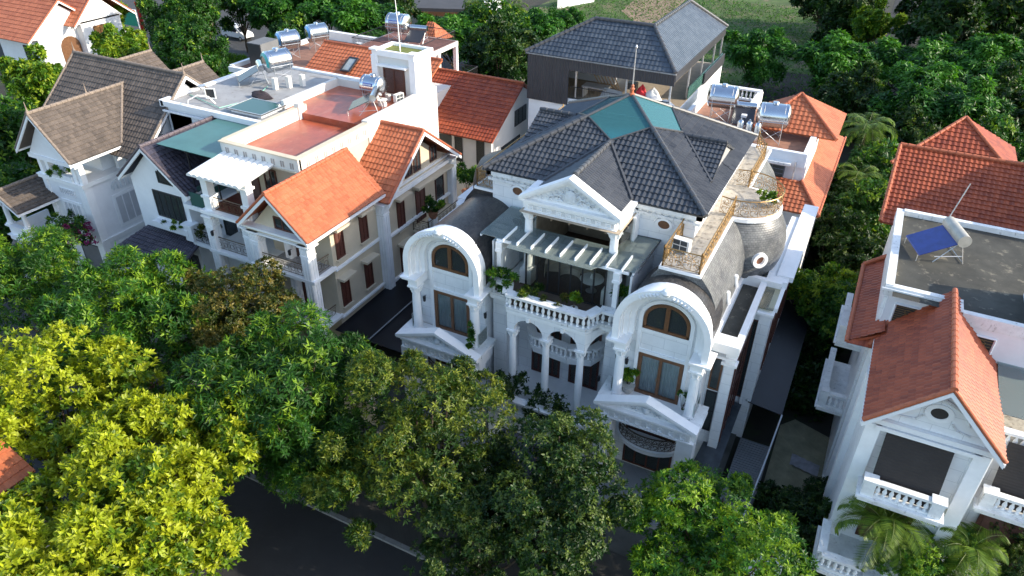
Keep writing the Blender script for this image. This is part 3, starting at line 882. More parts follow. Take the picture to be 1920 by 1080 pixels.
    o = window(V, '-y', 27.8, cx - 1.1, cx + 1.1, 5.69, 8.2, WOOD, CURT, 2, 1, .17, 'french_door', d=.12)
    b = MB(); b.tube([(cx - .1, 27.66, 6.75), (cx - .1, 27.62, 6.85), (cx - .1, 27.66, 6.95)], .02, 5); part('handle', b, BRASS, o)
    window(V, '-y', 27.8, cx - 1.3, cx + 1.3, .7, 3.6, DWOOD, INSIDE, 4, 1, .1, 'garage_door' if False else 'ground_door')
    # curved little balcony under the porch
    b = MB(); pts = [(cx + 1.65 * math.cos(a), 27.75 - 1.1 * math.sin(a)) for a in np.linspace(0, PI, 15)]
    b.xy(pts[::-1], 2.75, 3.1); b.xy([(cx + (x - cx) * 1.05, 27.75 + (y - 27.75) * 1.07) for x, y in pts][::-1], 3.0, 3.08)
    o = part('curved_balcony', b, TRIM, V)
    railing(o, pts, 3.1, .8, BRONZE, 'balcony_railing', pitch=.36, posts=False)
    window(V, '-y', 27.8, cx - 1.1, cx + 1.1, 3.15, 4.85, DWOOD, CURT, 2, 1, .12, 'french_door')
    # vault behind the arch
    prof = [(2.03, 9.3)] + [(2.03 * math.cos(a), 10.2 + 2.05 * math.sin(a)) for a in np.linspace(0, PI, 25)] + [(-2.03, 9.3)]
    L = 0; uvp = [0]
    for i in range(1, len(prof)): L += math.dist(prof[i], prof[i - 1]); uvp.append(L)
    b = MB(); b.smooth = True
    ys = [26.95, 28.2, 29.6, 31, 33, 36.0] if sg < 0 else [26.95, 27.8, 28.9, 30.0]
    rows = [[(cx + x, y, z) for x, z in prof] for y in ys]
    uvs = [[(y, u_) for u_ in uvp] for y in ys]
    b.grid(rows, uvs); o = part('barrel_roof', b, SLATE, V)
    # mansard side with flat terrace on top
    mp = [(1.98, 9.3), (2.03, 9.9), (1.98, 10.6), (1.82, 11.2), (1.55, 11.75), (1.2, 12.2), (.93, 12.5)]
    yf = 28.75 if sg > 0 else 32.2
    b = MB(); b.smooth = True
    uvp = [0]
    for i in range(1, len(mp)): uvp.append(uvp[-1] + math.dist(mp[i], mp[i - 1]))
    ys = [yf] + [y for y in (30, 31.5, 33, 34.5, 36, 44) if y > yf + .2]
    rows = [[(cx + sg * x, y, z) for x, z in mp] for y in ys]
    b.grid(rows if sg > 0 else rows[::-1], [[(y, u_) for u_ in uvp] for y in (ys if sg > 0 else ys[::-1])])
    front = [(cx + sg * x, yf, z) for x, z in mp] + [(cx - sg * .93, yf, 12.5)] + [(cx - sg * 1.3, yf, 11.9), (cx - sg * 1.3, yf, 9.3)]
    b.add(front, [tuple(range(len(front)))], [(p[0], p[2]) for p in front])
    part('mansard_roof', b, SLATE_L if sg > 0 else SLATE, V)
    # small white brackets on the mansard
    if sg > 0:
        for y in (30.9, 32.6):
            d = MB(); d.smooth = True
            d.tube([(cx + 1.98, y, 10.75), (cx + 2.03, y, 10.45), (cx + 2.12, y, 10.1)], .13, 8, .09); part('roof_bracket', d, TRIM, V)
    # terrace slab and parapet strip
    b = MB(); b.box(cx - sg * .98, cx + sg * 1.0, yf - .08, 45.5, 12.42, 12.56)
    if sg > 0: b.box(cx - .98, -6.2, 29.5, 32.0, 12.42, 12.56)
    o = part('terrace_slab', b, TRIM, V)
    b = MB(); b.add([(cx - .9, yf, 12.57), (cx + .9, yf, 12.57), (cx + .9, 45.4, 12.57), (cx - .9, 45.4, 12.57)], [(0, 1, 2, 3)]); part('terrace_paving', b, SLABW, o)
    # dome with round balcony
    dx, dy = cx + sg * .95, 37.2
    b = MB(); b.smooth = True
    dp = [(2.38, 9.2), (2.55, 9.7), (2.66, 10.3), (2.64, 10.9), (2.5, 11.5), (2.25, 12.0), (1.98, 12.35)] if sg > 0 else [(2.38, 9.2), (2.55, 9.7), (2.66, 10.3), (2.64, 10.9), (2.5, 11.5), (2.25, 12.0), (1.2, 12.3)]
    b.lathe(dp, dx, dy, 0, 48, uvs=True); part('dome', b, SLATE_L if sg > 0 else SLATE, V)
    if sg > 0:
        b = MB(); b.lathe([(1.98, 12.3), (2.12, 12.36), (2.12, 12.56), (1.6, 12.565)], dx, dy, 0, 36); part('dome_rim', b, TRIM, V)
        b = MB(); b.poly([(dx + 1.9 * math.cos(a), dy + 1.9 * math.sin(a), 12.575) for a in np.linspace(0, 2 * PI, 30)[:-1]]); part('dome_floor', b, SLABW, V)
    # oculus windows
    for (ang, zz) in ((-50 if sg > 0 else 248, 10.35 if sg > 0 else 11.0),):
        a = R(ang); n = Vector((math.cos(a), math.sin(a), .05)).normalized(); u_ = Vector((-math.sin(a), math.cos(a), 0)); v_ = n.cross(u_)
        p0 = Vector((dx, dy, zz)) + n * 2.55
        def ring(r0, r1, d0, d1, nn=20):
            b = MB(); b.smooth = True
            rows = [[tuple(p0 + (u_ * math.cos(t) + v_ * math.sin(t)) * rr + n * dd) for rr, dd in ((r0, d1), (r1, d1), (r1, d0), (r0, d0), (r0, d1))] for t in np.linspace(0, 2 * PI, nn + 1)]
            return b.grid(rows)
        o = part('oculus_window', ring(.24, .42, -.15, .28), TRIM, V)
        b = MB(); b.poly([tuple(p0 + (u_ * math.cos(t) + v_ * math.sin(t)) * .25 + n * .12) for t in np.linspace(0, 2 * PI, 21)[:-1]]); part('louvre', b, POTC, o)
    # brass railings
    if sg > 0:
        railing(V, [(cx - .85, 32.0), (cx - .85, yf + .05), (cx + .87, yf + .05), (cx + .87, 35.4)], 12.57, .95, name='terrace_railing')
        pts = [(dx + 2.02 * math.cos(a), dy + 2.02 * math.sin(a)) for a in np.linspace(R(-112), R(112), 17)]
        railing(V, pts, 12.57, .95, name='round_railing', posts=False, pitch=.45)
        railing(V, [(cx + .87, 39.2), (cx + .87, 43.5), (cx + .1, 45.3)], 12.57, .95, name='terrace_railing')
    else:
        railing(V, [(cx + .3, yf + .05), (cx - .87, yf + .05), (cx - .87, 44)], 12.57, .95, name='terrace_railing')
    # foot moulding of the slate and side gutter
    b = MB(); b.box(cx + sg * 1.9, cx + sg * 2.12, 27.9, 34.9, 9.22, 9.32); part('slate_foot', b, TRIM, V)
    b = MB(); b.box(cx - sg * 2.12, cx - sg * 1.9, 27.9, 31.9, 9.22, 9.34); part('slate_foot', b, TRIM, V)
    # side ranges: narrow bay with tall window, wider rear bay, glass strip on top
    xa, xb, xc = cx + sg * 2.02, cx + sg * 3.2, cx + sg * 4.05
    b = MB(); b.box(xa, xb, 29.2, 33.2, 0, 8.75); b.box(xa, xc, 33.2, 43.4, 0, 8.75)
    b.box(cx + sg * 2.75, cx + sg * 3.22, 28.95, 29.2, 0, 8.75); b.box(cx + sg * 3.5, xc + sg * .02, 32.95, 33.2, 2.4, 8.7)
    o = part('side_wing', b, WHITE, V)
    c = MB(); c.box(cx + sg * 2.0, xb + sg * .12, 28.7, 29.5, 8.75, 9.25); c.box(cx + sg * 2.0, xb + sg * .06, 28.82, 29.4, 8.3, 8.42); c.box(cx + sg * 2.6, xb + sg * .14, 28.8, 29.3, 8.0, 8.14)
    c.box(cx + sg * 3.35, xc + sg * .12, 32.8, 33.3, 8.7, 8.84); c.box(xc - sg * .25, xc + sg * .2, 33.3, 43.4, 8.75, 9.0)
    c.box(cx + sg * 3.0, cx + sg * 3.32, 29.5, 35.2, 8.75, 9.2); c.box(xa, xb, 29.4, 29.6, 8.75, 9.22); c.box(xa, xc, 35.2, 35.5, 8.75, 9.35)
    c.box(cx + sg * 3.2, xc + sg * .25, 35.5, 43.6, 8.9, 9.3); c.box(xc - sg * .4, xc + sg * .45, 36, 45.5, 9.1, 9.4)
    part('side_cornice', c, TRIM, o)
    c = MB(); c.box(xa + sg * .12, cx + sg * 3.0, 29.6, 35.2, 8.76, 8.8); part('gutter_bed', c, DCONC, o)
    c = MB(); c.box(cx + sg * 3.34, xc + sg * .02, 33.0, 35.6, 8.98, 9.01); c.box(cx + sg * 3.34, xc + sg * .02, 35.63, 38.2, 8.98, 9.01); part('glass_strip', c, STRIPG, o)
    c = MB(); c.box(cx + sg * 3.34, xc, 33.2, 38.2, 8.76, 8.78); part('strip_bed', c, M('sandy_render', (.42, .38, .26), var=.15, rough=.8), o)
    x_0, x_1 = sorted((cx + sg * 2.15, cx + sg * 2.68))
    window(o, '-y', 29.2, x_0, x_1, 6.1, 8.1, WOOD, M('blind_pale', (.45, .48, .46), rough=.8) if wi == 0 else INSIDE, 1, 1, .09, 'side_window')
    window(o, '-y', 29.2, x_0, x_1, 3.4, 5.98, DARKF, M('blind_grey', (.25, .28, .28), rough=.8) if wi == 0 else INSIDE, 1, 2, .05, 'side_window')
    x_0, x_1 = sorted((cx + sg * 3.22, cx + sg * 3.5))
    window(o, '-y', 33.2, x_0, x_1, 2.9, 8.1, DWOOD, INSIDE, 1, 1, .05, 'side_window')
    fc = '+x' if sg > 0 else '-x'
    window(o, fc, xb, 29.5, 32.8, .8, 8.0, DWOOD, INSIDE, 3, 3, .1, 'side_window')
    for y in (34.6, 37.4, 40.2): window(o, fc, xc, y, y + 1.6, 4.0, 7.4, DWOOD, INSIDE, 2, 1, .1, 'side_window')
# --- podium and low terrace in the middle
b = MB(); b.box(-20.3, -3.3, 24.9, 29, 0, .58); b.box(-9.0, -2.9, 24.6, 26, 0, .42); part('podium', b, M('grey_paving', (.28, .29, .30), var=.12, scale=1.5, rough=.7, joints=(.8, .5, (.5, .5, .5), .6)), V)
b = MB(); b.box(-14.6, -9.0, 26.15, 30, 0, 2.8); b.box(-14.75, -8.85, 26.0, 30, 2.8, 2.95); part('low_terrace', b, TRIM, V)
balustrade(V, [(-14.7, 26.2), (-8.9, 26.2)], 2.95, .92)
# --- arcade: three arches on slim columns, angled ends
zb, zs, zt_ = 2.95, 7.62, 8.75
bayp = [(-15.35, 27.95), (-14.3, 27.95), (-13.95, 27.1), (-9.65, 27.1), (-9.3, 27.95), (-8.25, 27.95)]
cols = [-13.7, -11.8, -9.9]
b = MB()
def arch_wall(mb, A, B, zs, zt, depth, nseg=14, flat=.12):
    """wall strip between A and B (xy) with one round arch opening from zs up"""
    A, B = Vector((*A, 0)), Vector((*B, 0)); d = (B - A); L = d.length; u = d.normalized(); n = Vector((u.y, -u.x, 0))
    r = L / 2 - flat
    pts = [(0, zs)] + [(flat, zs)] + [(L / 2 - r * math.cos(PI * i / nseg), zs + min(r, zt - zs - .12) * math.sin(PI * i / nseg)) for i in range(1, nseg)] + [(L - flat, zs), (L, zs)]
    rows = []
    for (s_, z) in pts:
        p = A + u * s_
        rows.append([tuple(p + Vector((0, 0, zt))), tuple(p + Vector((0, 0, z))), tuple(p - n * depth + Vector((0, 0, z))), tuple(p - n * depth + Vector((0, 0, zt)))])
    mb.grid(rows)
for i in range(2): arch_wall(b, (cols[i], 27.1), (cols[i + 1], 27.1), zs, zt_, .4)
b.box(-13.95, -13.7, 27.1, 27.5, zs, zt_); b.box(-9.9, -9.65, 27.1, 27.5, zs, zt_)
arch_wall(b, (-9.65, 27.1), (-8.5, 29.0), zs - .3, zt_, .3, flat=.1); arch_wall(b, (-15.1, 29.0), (-13.95, 27.1), zs - .3, zt_, .3, flat=.1)
o = part('arcade', b, WHITE, V)
c = MB()
for q, dz0, dz1 in ((.0, 8.75, 8.9), (.1, 8.62, 8.74)):
    pp = [(x + (q if abs(x - X0) < 99 else 0) * (0), y - .12 + q) for x, y in bayp]
    c.xy(pp + [(-8.25, 29.5), (-15.35, 29.5)], dz0, dz1)
for k in range(2): c.box(cols[k] + .87, cols[k] + 1.03, 26.98, 27.12, zs + .82, zs + 1.1)
part('arcade_cornice', c, TRIM, o)
for x in cols: column(V, x, 27.3, zb, zs, .2, flutes=False)
b = MB(); b.box(-14.6, -9.0, 29.86, 29.9, 2.95, 8.6)
part('arcade_back_wall', b, WHITE, V)
for x0 in (-13.75, -11.45):
    window(V, '-y', 29.86, x0, x0 + 1.75, 3.0, 5.2, DWOOD, INSIDE, 4, 1, .12, 'arcade_door', pane=PANEC); window(V, '-y', 29.86, x0, x0 + 1.75, 5.62, 8.3, DWOOD, INSIDE, 4, 1, .12, 'arcade_door')
ip = [(-13.95, 29.8), (-13.2, 28.75), (-11.1, 28.6), (-9.9, 29.0), (-9.6, 29.8)]
b = MB(); b.xy(ip, 5.25, 5.6); b.xy([(x + (x - X0) * .02, y - .06) for x, y in ip], 5.5, 5.58); o = part('inner_balcony', b, TRIM, V)
balustrade(o, ip, 5.6, .85, sp=.26)
# terrace above the arcade
b = MB(); b.xy(bayp + [(-8.25, 29.9), (-15.35, 29.9)], 8.9, 8.93); part('terrace_floor', b, M('brown_terrace', (.13, .095, .075), var=.25, rough=.6), V)
balustrade(V, bayp, 8.93, .95, mat=WEATH, name='terrace_balustrade', w=.14, wt=.26)
# glass room under the gable
for x0, x1, xe in ((-14.6, -14.45, -14.5), (-9.15, -9.0, -9.1)):
    b = MB(); b.box(x0, x1, 31.3, 32, 8.93, 13.3); o = part('room_side_wall', b, WHITE, V)
    b = MB(); b.add([(xe, 29.5, 8.95), (xe, 31.3, 8.95), (xe, 31.3, 13.2), (xe, 29.5, 13.2)], [(0, 1, 2, 3)]); part('pane', b, PANEC, o)  # side glass added so that light enters the room from both sides
b = MB()
b.box(-14.45, -9.15, 35.9, 36, 8.93, 13.4); b.box(-14.45, -9.15, 29.3, 36, 13.28, 13.3)
b.box(-14.46, -14.40, 31.4, 36, 8.95, 13.28); b.box(-9.2, -9.14, 31.4, 36, 8.95, 13.28)
part('room_lining', b, M('room_lining', (.38, .31, .23), var=.2, rough=.8), V)
b = MB(); b.box(-14.4, -9.2, 29.4, 35.9, 8.94, 8.97); part('room_floor', b, M('dark_parquet', (.07, .035, .02), var=.3, scale=3, rough=.4), V)
b = MB()
for k in range(8):
    x = -14.0 + k * 4.4 / 7
    b.box(x - .035, x + .035, 29.28, 29.36, 8.95, 12.0)
b.box(-14.05, -9.55, 29.28, 29.36, 11.9, 12.02); b.box(-14.05, -9.55, 29.28, 29.36, 8.95, 9.03)
o = part('glass_wall', b, DARKF, V)
b = MB(); b.poly([(-14.0, 29.32, 9.0), (-9.6, 29.32, 9.0), (-9.6, 29.32, 11.95), (-14.0, 29.32, 11.95)]); part('pane', b, glass_mat('room_pane', (.86, .9, .88), trans=.96), o)
b = MB()
for k in range(5): b.box(-13.8 + k * .95, -13.72 + k * .95, 29.6, 35.9, 13.0, 13.1)
for k in range(3): b.box(-14.4, -9.2, 30.8 + k * 1.7, 30.88 + k * 1.7, 12.9, 13.0)
part('ceiling_beam', b, M('beam_tan', (.20, .15, .10), rough=.6), V)
# glass canopy
cz = 12.0
b = MB(); b.xy([(-16.2, 28.4), (-14.35, 28.4), (-14.35, 27.7), (-9.9, 27.7), (-9.45, 28.4), (-7.95, 28.4), (-7.85, 32.0), (-9.2, 32.0), (-9.6, 30.2), (-14.2, 30.2), (-14.5, 31.9), (-16.2, 31.9)], cz, cz + .025)
o = part('glass_canopy', b, GLASSC, V)
b = MB()
for k in range(9):
    x = -14.75 + k * .78
    b.prism([(x - .035, 28.1, cz + .03), (x + .035, 28.1, cz + .03), (x + .035, 28.15, cz + .16), (x - .035, 28.15, cz + .16)], (0, 1.55, 0))
part('canopy_fin', b, TRIM, o)
b = MB()
b.box(-15.2, -8.2, 28.32, 28.42, cz - .14, cz - .02); b.box(-15.2, -8.2, 30.0, 30.1, cz - .14, cz - .02)
b.box(-8.05, -7.97, 28.4, 32, cz - .12, cz - .02); b.box(-16.2, -16.12, 28.4, 31.9, cz - .12, cz - .02)
part('canopy_beam', b, TRIM, o)
b = MB(); b.tube([(-9.55, 30.2, cz + .04), (-9.3, 31.9, cz + .04), (-7.8, 32.0, cz + .04), (-7.8, 28.45, cz + .04)], .03, 5); part('canopy_edge', b, DARKF, o)
for x in (-15.05, -8.75):
    b = MB(); b.box(x - .12, x + .12, 28.27, 28.5, 8.93, cz - .14); b.box(x - .2, x + .2, 28.2, 28.57, 11.3, 11.45); b.box(x - .17, x + .17, 28.23, 28.54, 11.45, 11.85); part('canopy_post', b, TRIM, o)
for x in (-8.1, -15.5):
    b = MB(); b.box(x - .05, x + .05, 28.5, 32.0, 8.93, 11.7); part('terrace_side_wall', b, WHITE, V)
# oval windows on the upper front wall, wall lamps
for x in (-7.75, mx(-7.75)):
    b = MB(); b.smooth = True
    rows = [[(x + math.cos(t) * a, 32 - d, 12.95 + math.sin(t) * a * .78) for a, d in ((.3, .1), (.44, .1), (.44, 0), (.3, 0), (.3, .1))] for t in np.linspace(0, 2 * PI, 25)]
    b.grid([r[::-1] for r in rows]); o = part('oval_window', b, TRIM, V)
    b = MB(); b.poly([(x + math.cos(t) * .31, 31.95, 12.95 + math.sin(t) * .245) for t in np.linspace(0, 2 * PI, 25)[:-1]]); part('louvre', b, WOOD, o)
    b = MB(); b.tube([(x - .5, 31.94, 13.0), (x - .35, 31.94, 13.28), (x, 31.94, 13.4), (x + .35, 31.94, 13.28), (x + .5, 31.94, 13.0)], .035, 5); part('hood_mould', b, TRIM, o)
def wall_lamp(parent, x, y, z, n=(0, -1)):
    b = MB(); b.tube([(x, y, z), (x + n[0] * .18, y + n[1] * .18, z + .05), (x + n[0] * .2, y + n[1] * .2, z - .05)], .02, 5)
    b.lathe([(.03, .12), (.1, .06), (.08, -.2), (.03, -.26)], x + n[0] * .2, y + n[1] * .2, z - .06, 6)
    return part('wall_lamp', b, IRON, parent)
for x, y, z in ((-6.95, 32, 12.8), (-15.6, 27.95, 7.6), (-8.15, 27.95, 7.6), (-19.35, 27.8, 7.6), (-7.6, 27.8, 7.6), (-10.0 + .7, 28.9, 5.0), (-14.4, 28.9, 6.3)): wall_lamp(V, x, y, z)
# dark sheet canopies low in the side alleys
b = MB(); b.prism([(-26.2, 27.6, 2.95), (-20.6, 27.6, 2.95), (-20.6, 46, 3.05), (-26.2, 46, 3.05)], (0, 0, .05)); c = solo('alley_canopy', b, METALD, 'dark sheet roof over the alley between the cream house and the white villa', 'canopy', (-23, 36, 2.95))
b = MB(); b.box(-23.7, -23.62, 27.6, 46, 3.07, 3.12); b.box(-20.75, -20.65, 27.6, 46, 3.07, 3.12); b.box(-26.2, -20.6, 34.4, 34.48, 3.09, 3.13); part('seam', b, CONC, c)
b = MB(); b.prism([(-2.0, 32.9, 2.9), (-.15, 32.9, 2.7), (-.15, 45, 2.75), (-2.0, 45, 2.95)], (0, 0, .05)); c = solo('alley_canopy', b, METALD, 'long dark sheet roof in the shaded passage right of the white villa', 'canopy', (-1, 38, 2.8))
b = MB(); b.tube([(-2.1, 32.9, 3.0), (-2.1, 45, 3.05)], .06, 6); b.tube([(-.15, 32.9, 2.75), (-.3, 30, 2.0), (-.5, 27, 1.2), (-.9, 24, .5)], .05, 6); part('gutter_pipe', b, STEELW, c)
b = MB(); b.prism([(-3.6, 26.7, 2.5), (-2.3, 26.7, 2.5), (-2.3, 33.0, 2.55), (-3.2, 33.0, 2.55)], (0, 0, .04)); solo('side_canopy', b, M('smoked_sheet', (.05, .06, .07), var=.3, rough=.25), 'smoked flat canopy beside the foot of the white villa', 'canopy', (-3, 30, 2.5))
b = MB(); b.prism([(-1.9, 24.5, .5), (-.3, 24.5, .5), (-.25, 32.5, .6), (-1.9, 32.5, .6)], (0, 0, .05)); solo('corrugated_lean_to', b, wave_mat('grey_corrugated', (.16, .17, .18), 'Y', .18, .7), 'grey corrugated sheet lean-to in the passage beside the villa', 'canopy', (-1, 28, .5))
# ================================================================= neighbouring houses
def gable_y(par, xl, xr, yf, yb, ze, zr, mt, cap, barge=PAINT, du=.3, dv=.36, xm=None, left=True, right=True, rake=True):
    """gable roof with its ridge along Y"""
    xm = (xl + xr) / 2 if xm is None else xm
    b = MB()
    if left: tiles(b, [(xl, yb, ze), (xl, yf, ze), (xm, yf, zr), (xm, yb, zr)], du=du, dv=dv)
    if right: tiles(b, [(xr, yf, ze), (xr, yb, ze), (xm, yb, zr), (xm, yf, zr)], du=du, dv=dv)
    o = part('roof', b, mt, par)
    c = MB(); ridge(c, (xm, yf - .03, zr + .06), (xm, yb, zr + .06), .12); part('ridge_cap', c, cap, o)
    if rake:
        for (x, ok) in ((xl, left), (xr, right)):
            if not ok: continue
            c = MB(); ridge(c, (x, yf + .02, ze + .05), (xm, yf + .02, zr + .05), .09); part('rake_tile', c, cap, o)
            s = 1 if x > xm else -1
            c = MB(); c.xz([(x, ze - .28), (x, ze - .06), (xm, zr - .06), (xm, zr - .28)][::-s], yf - .04, yf + .06)
            c.box(x - s * .02, x + s * .05, yf, yb, ze - .22, ze - .06); part('barge_board', c, barge, o)
    return o
def gable_x(par, xl, xr, yf, yb, ze, zr, mt, cap, barge=PAINT, du=.3, dv=.36, ym=None, back=True, ends=(0, 1)):
    ym = (yf + yb) / 2 if ym is None else ym
    b = MB(); tiles(b, [(xl, yf, ze), (xr, yf, ze), (xr, ym, zr), (xl, ym, zr)], du=du, dv=dv)
    if back: tiles(b, [(xr, yb, ze), (xl, yb, ze), (xl, ym, zr), (xr, ym, zr)], du=du, dv=dv)
    o = part('roof', b, mt, par)
    c = MB(); ridge(c, (xl, ym, zr + .06), (xr, ym, zr + .06), .12); part('ridge_cap', c, cap, o)
    for e in ends:
        x = (xl, xr)[e]; s = (-1, 1)[e]
        for y in (yf, yb):
            if y == yb and not back: continue
            c = MB(); ridge(c, (x - s * .02, y, ze + .05), (x - s * .02, ym, zr + .05), .09); part('rake_tile', c, cap, o)
            c = MB(); c.yz([(y, ze - .28), (y, ze - .06), (ym, zr - .06), (ym, zr - .28)], x - .05, x + .05); part('barge_board', c, barge, o)
    return o

# ---------------------------------------------------------------- cream house
H = thing('cream_house', 'cream house with orange tiled gables, brown shutters and a red floored roof terrace', 'house', (-29, 34, 0))
b = MB()
b.box(-30.9, -26.3, 28.4, 36, 0, 9.75); b.box(-34.6, -28.8, 29.6, 44, 0, 12.3); b.box(-28.8, -26.2, 33.3, 41.8, 0, 9.3)
b.xz([(-30.6, 9.7), (-26.4, 9.7), (-28.5, 11.9)], 26.9, 27.1)
b.box(-30.9, -26.3, 26.7, 28.4, 3.3, 3.5); b.box(-30.9, -26.3, 26.7, 28.4, 6.85, 7.1); b.box(-31.0, -26.2, 26.6, 28.5, 9.4, 9.72)
b.box(-34.6, -30.9, 27.0, 29.6, 3.3, 3.5); b.box(-34.6, -30.9, 27.0, 29.6, 6.6, 6.9); b.box(-34.6, -30.9, 27.0, 29.6, 9.3, 9.6)
b.yz([(33.4, 9.3), (41.4, 9.3), (37.4, 12.25)], -26.4, -26.2)
part('wall', b, CREAM, H)
gable_y(H, -31.05, -25.85, 26.1, 33.4, 9.95, 12.35, OTILE, CAPO, du=.22, dv=.3)
gable_x(H, -28.8, -25.35, 33.0, 41.9, 9.45, 12.75, OTILE, CAPO, du=.28, dv=.42, ym=37.4, ends=(1,))
b = MB(); b.tube([(-25.9, 33.0, 9.95), (-28.6, 33.0, 12.4)], .12, 6); part('valley_flashing', b, CAPO, H)
# piers of the front loggia
for x in (-30.75, -26.95):
    pilaster(H, x, x + .62, 26.5, 27.1, 0, 9.4, TRIM, fl=3)
pilaster(H, -28.55 - 1.0, -28.55 - .55, 27.9, 28.4, 3.5, 9.4, TRIM, fl=2)
pilaster(H, -34.7, -34.1, 26.8, 27.4, 0, 9.3, TRIM, fl=3); pilaster(H, -31.6, -31.05, 26.8, 27.4, 0, 9.3, TRIM, fl=3)
pilaster(H, -26.35, -25.75, 32.9, 33.5, 0, 9.3, TRIM, fl=3)
pilaster(H, -26.35, -25.8, 41.3, 41.9, 0, 9.3, TRIM, fl=2)
b = MB()
for z in (3.35, 6.8): b.box(-31.02, -26.15, 26.45, 28.5, z + .12, z + .32); b.box(-26.3, -26.12, 28.4, 33.2, z, z + .14); b.box(-26.2, -25.98, 33.4, 41.6, z - .3, z - .16)
b.box(-34.8, -30.9, 26.75, 29.6, 6.72, 6.92); b.box(-34.8, -30.9, 26.75, 29.6, 9.42, 9.62); b.box(-31.1, -26.1, 26.45, 27.2, 9.3, 9.4); b.box(-31.15, -26.0, 26.4, 27.1, 9.62, 9.75)
b.box(-26.2, -25.98, 33.2, 41.7, 9.0, 9.25); b.box(-26.2, -26.05, 33.2, 41.7, 9.5, 9.62)
part('string_course', b, TRIM, H)
for z in (3.5, 7.12): 
    railing(H, [(-30.6, 26.65), (-26.6, 26.65), (-26.5, 28.3)], z, .85, BRONZE, 'loggia_railing', pitch=.5, posts=False, style='ring')
    railing(H, [(-34.4, 27.05), (-31.2, 27.05)], z - .2, .85, BRONZE, 'loggia_railing', pitch=.5, posts=False, style='ring')
    window(H, '-y', 28.4, -29.3, -27.6, z, z + 2.15, DWOOD, INSIDE, 2, 1, .14, 'loggia_door', shutter=DWOOD)
    window(H, '-y', 29.6, -33.6, -32.0, z - .2, z + 2.1, DWOOD, INSIDE, 2, 1, .14, 'loggia_door', shutter=DWOOD)
CHECK = M('checker_tile', (.3, .3, .3), var=.5, scale=9, rough=.4)
b = MB(); b.box(-30.1, -26.4, 27.15, 28.38, 7.11, 7.13); part('loggia_floor', b, CHECK, H)
window(H, '-y', 26.9, -28.9, -27.0, 9.8, 10.6, DWOOD, INSIDE, 3, 1, .1, 'gable_window')
wall_lamp(H, -28.0, 26.95, 8.6); wall_lamp(H, -34.0, 26.8, 8.4); wall_lamp(H, -29.9, 28.4, 8.9)
for (y0, z0, z1) in ((28.75, 7.4, 9.3), (31.1, 7.4, 9.25), (28.75, 4.0, 5.9), (31.1, 4.0, 5.9), (28.75, .9, 2.6), (31.1, .9, 2.6)):
    window(H, '+x', -26.3, y0, y0 + .78, z0, z1, DWOOD, INSIDE, 2, 1, .1, shutter=DWOOD, sill=CREAM)
    hood(H, '+x', -26.3, y0 - .25, y0 + 1.05, z1 + .18)
for (y0, z0, z1) in ((34.9, 6.4, 8.6), (37.1, 6.0, 8.5), (34.9, 3.0, 5.2)):
    window(H, '+x', -26.2, y0, y0 + (.85 if y0 < 36 else 1.15), z0, z1, DWOOD, INSIDE, 2, 1, .1, shutter=DWOOD, sill=CREAM if y0 < 36 else None)
    hood(H, '+x', -26.2, y0 - .25, y0 + 1.2, z1 + .18)
window(H, '+x', -26.2, 39.6, 40.7, 5.75, 8.4, DWOOD, INSIDE, 1, 1, .08, 'balcony_door')
hood(H, '+x', -26.2, 36.8, 41.3, 8.75, .6)
for y0, z1 in ((36.1, 10.8), (37.1, 11.8), (39.1, 10.9)): window(H, '+x', -26.2, y0, y0 + .85, 9.75, z1, DWOOD, INSIDE, 2, 1, .09, 'gable_window')
b = MB(); b.box(-26.2, -24.9, 36.6, 42.0, 5.4, 5.7); b.box(-26.2, -24.8, 36.5, 42.1, 5.6, 5.68); o = part('side_balcony', b, CREAM, H)
railing(o, [(-26.2, 36.65), (-24.95, 36.65), (-24.95, 41.95)], 5.7, .85, BRONZE, 'balcony_railing', pitch=.5, style='ring')
b = MB(); b.box(-25.3, -24.85, 37.2, 37.7, 5.7, 6.5); part('railing_pier', b, TRIM, o)
# covered upper terrace with white ribbed roof
b = MB(); b.box(-34.5, -31.0, 27.2, 29.6, 9.6, 9.63); part('upper_terrace_floor', b, M('dark_red_floor', (.11, .03, .02), var=.2, rough=.5), H)
for x in (-34.5, -31.3):
    b = MB(); b.box(x, x + .5, 27.0, 27.5, 9.6, 12.1); b.box(x - .1, x + .6, 26.9, 27.6, 11.6, 11.75); b.box(x - .1, x + .6, 26.9, 27.6, 10.45, 10.6); b.box(x - .03, x + .53, 26.97, 27.53, 9.6, 10.45); part('terrace_column', b, TRIM, H)
railing(H, [(-34.1, 27.2), (-31.4, 27.2)], 9.62, .85, BRONZE, 'terrace_railing', pitch=.5, posts=False, style='ring')
b = MB(); rows = []
for i in range(73):
    x = -34.75 + i * 4.1 / 72; dz = .1 * abs(math.sin(PI * i / 72 * 9)) ** .6
    rows.append([(x, 26.4, 12.12 + dz), (x, 29.5, 12.45 + dz), (x, 29.5, 12.36), (x, 26.4, 12.03), (x, 26.4, 12.12 + dz)])
b.grid(rows); part('ribbed_canopy', b, PLASTW, H)
window(H, '-y', 29.6, -34.3, -33.4, 9.65, 11.6, IRON, INSIDE, 3, 3, .05, 'grille_window'); window(H, '-y', 29.6, -31.9, -30.9, 9.65, 11.9, DWOOD, INSIDE, 2, 1, .1, 'terrace_door')
window(H, '-y', 29.6, -33.2, -32.4, 9.65, 11.7, DWOOD, INSIDE, 1, 1, .1, 'terrace_door', shutter=DWOOD)
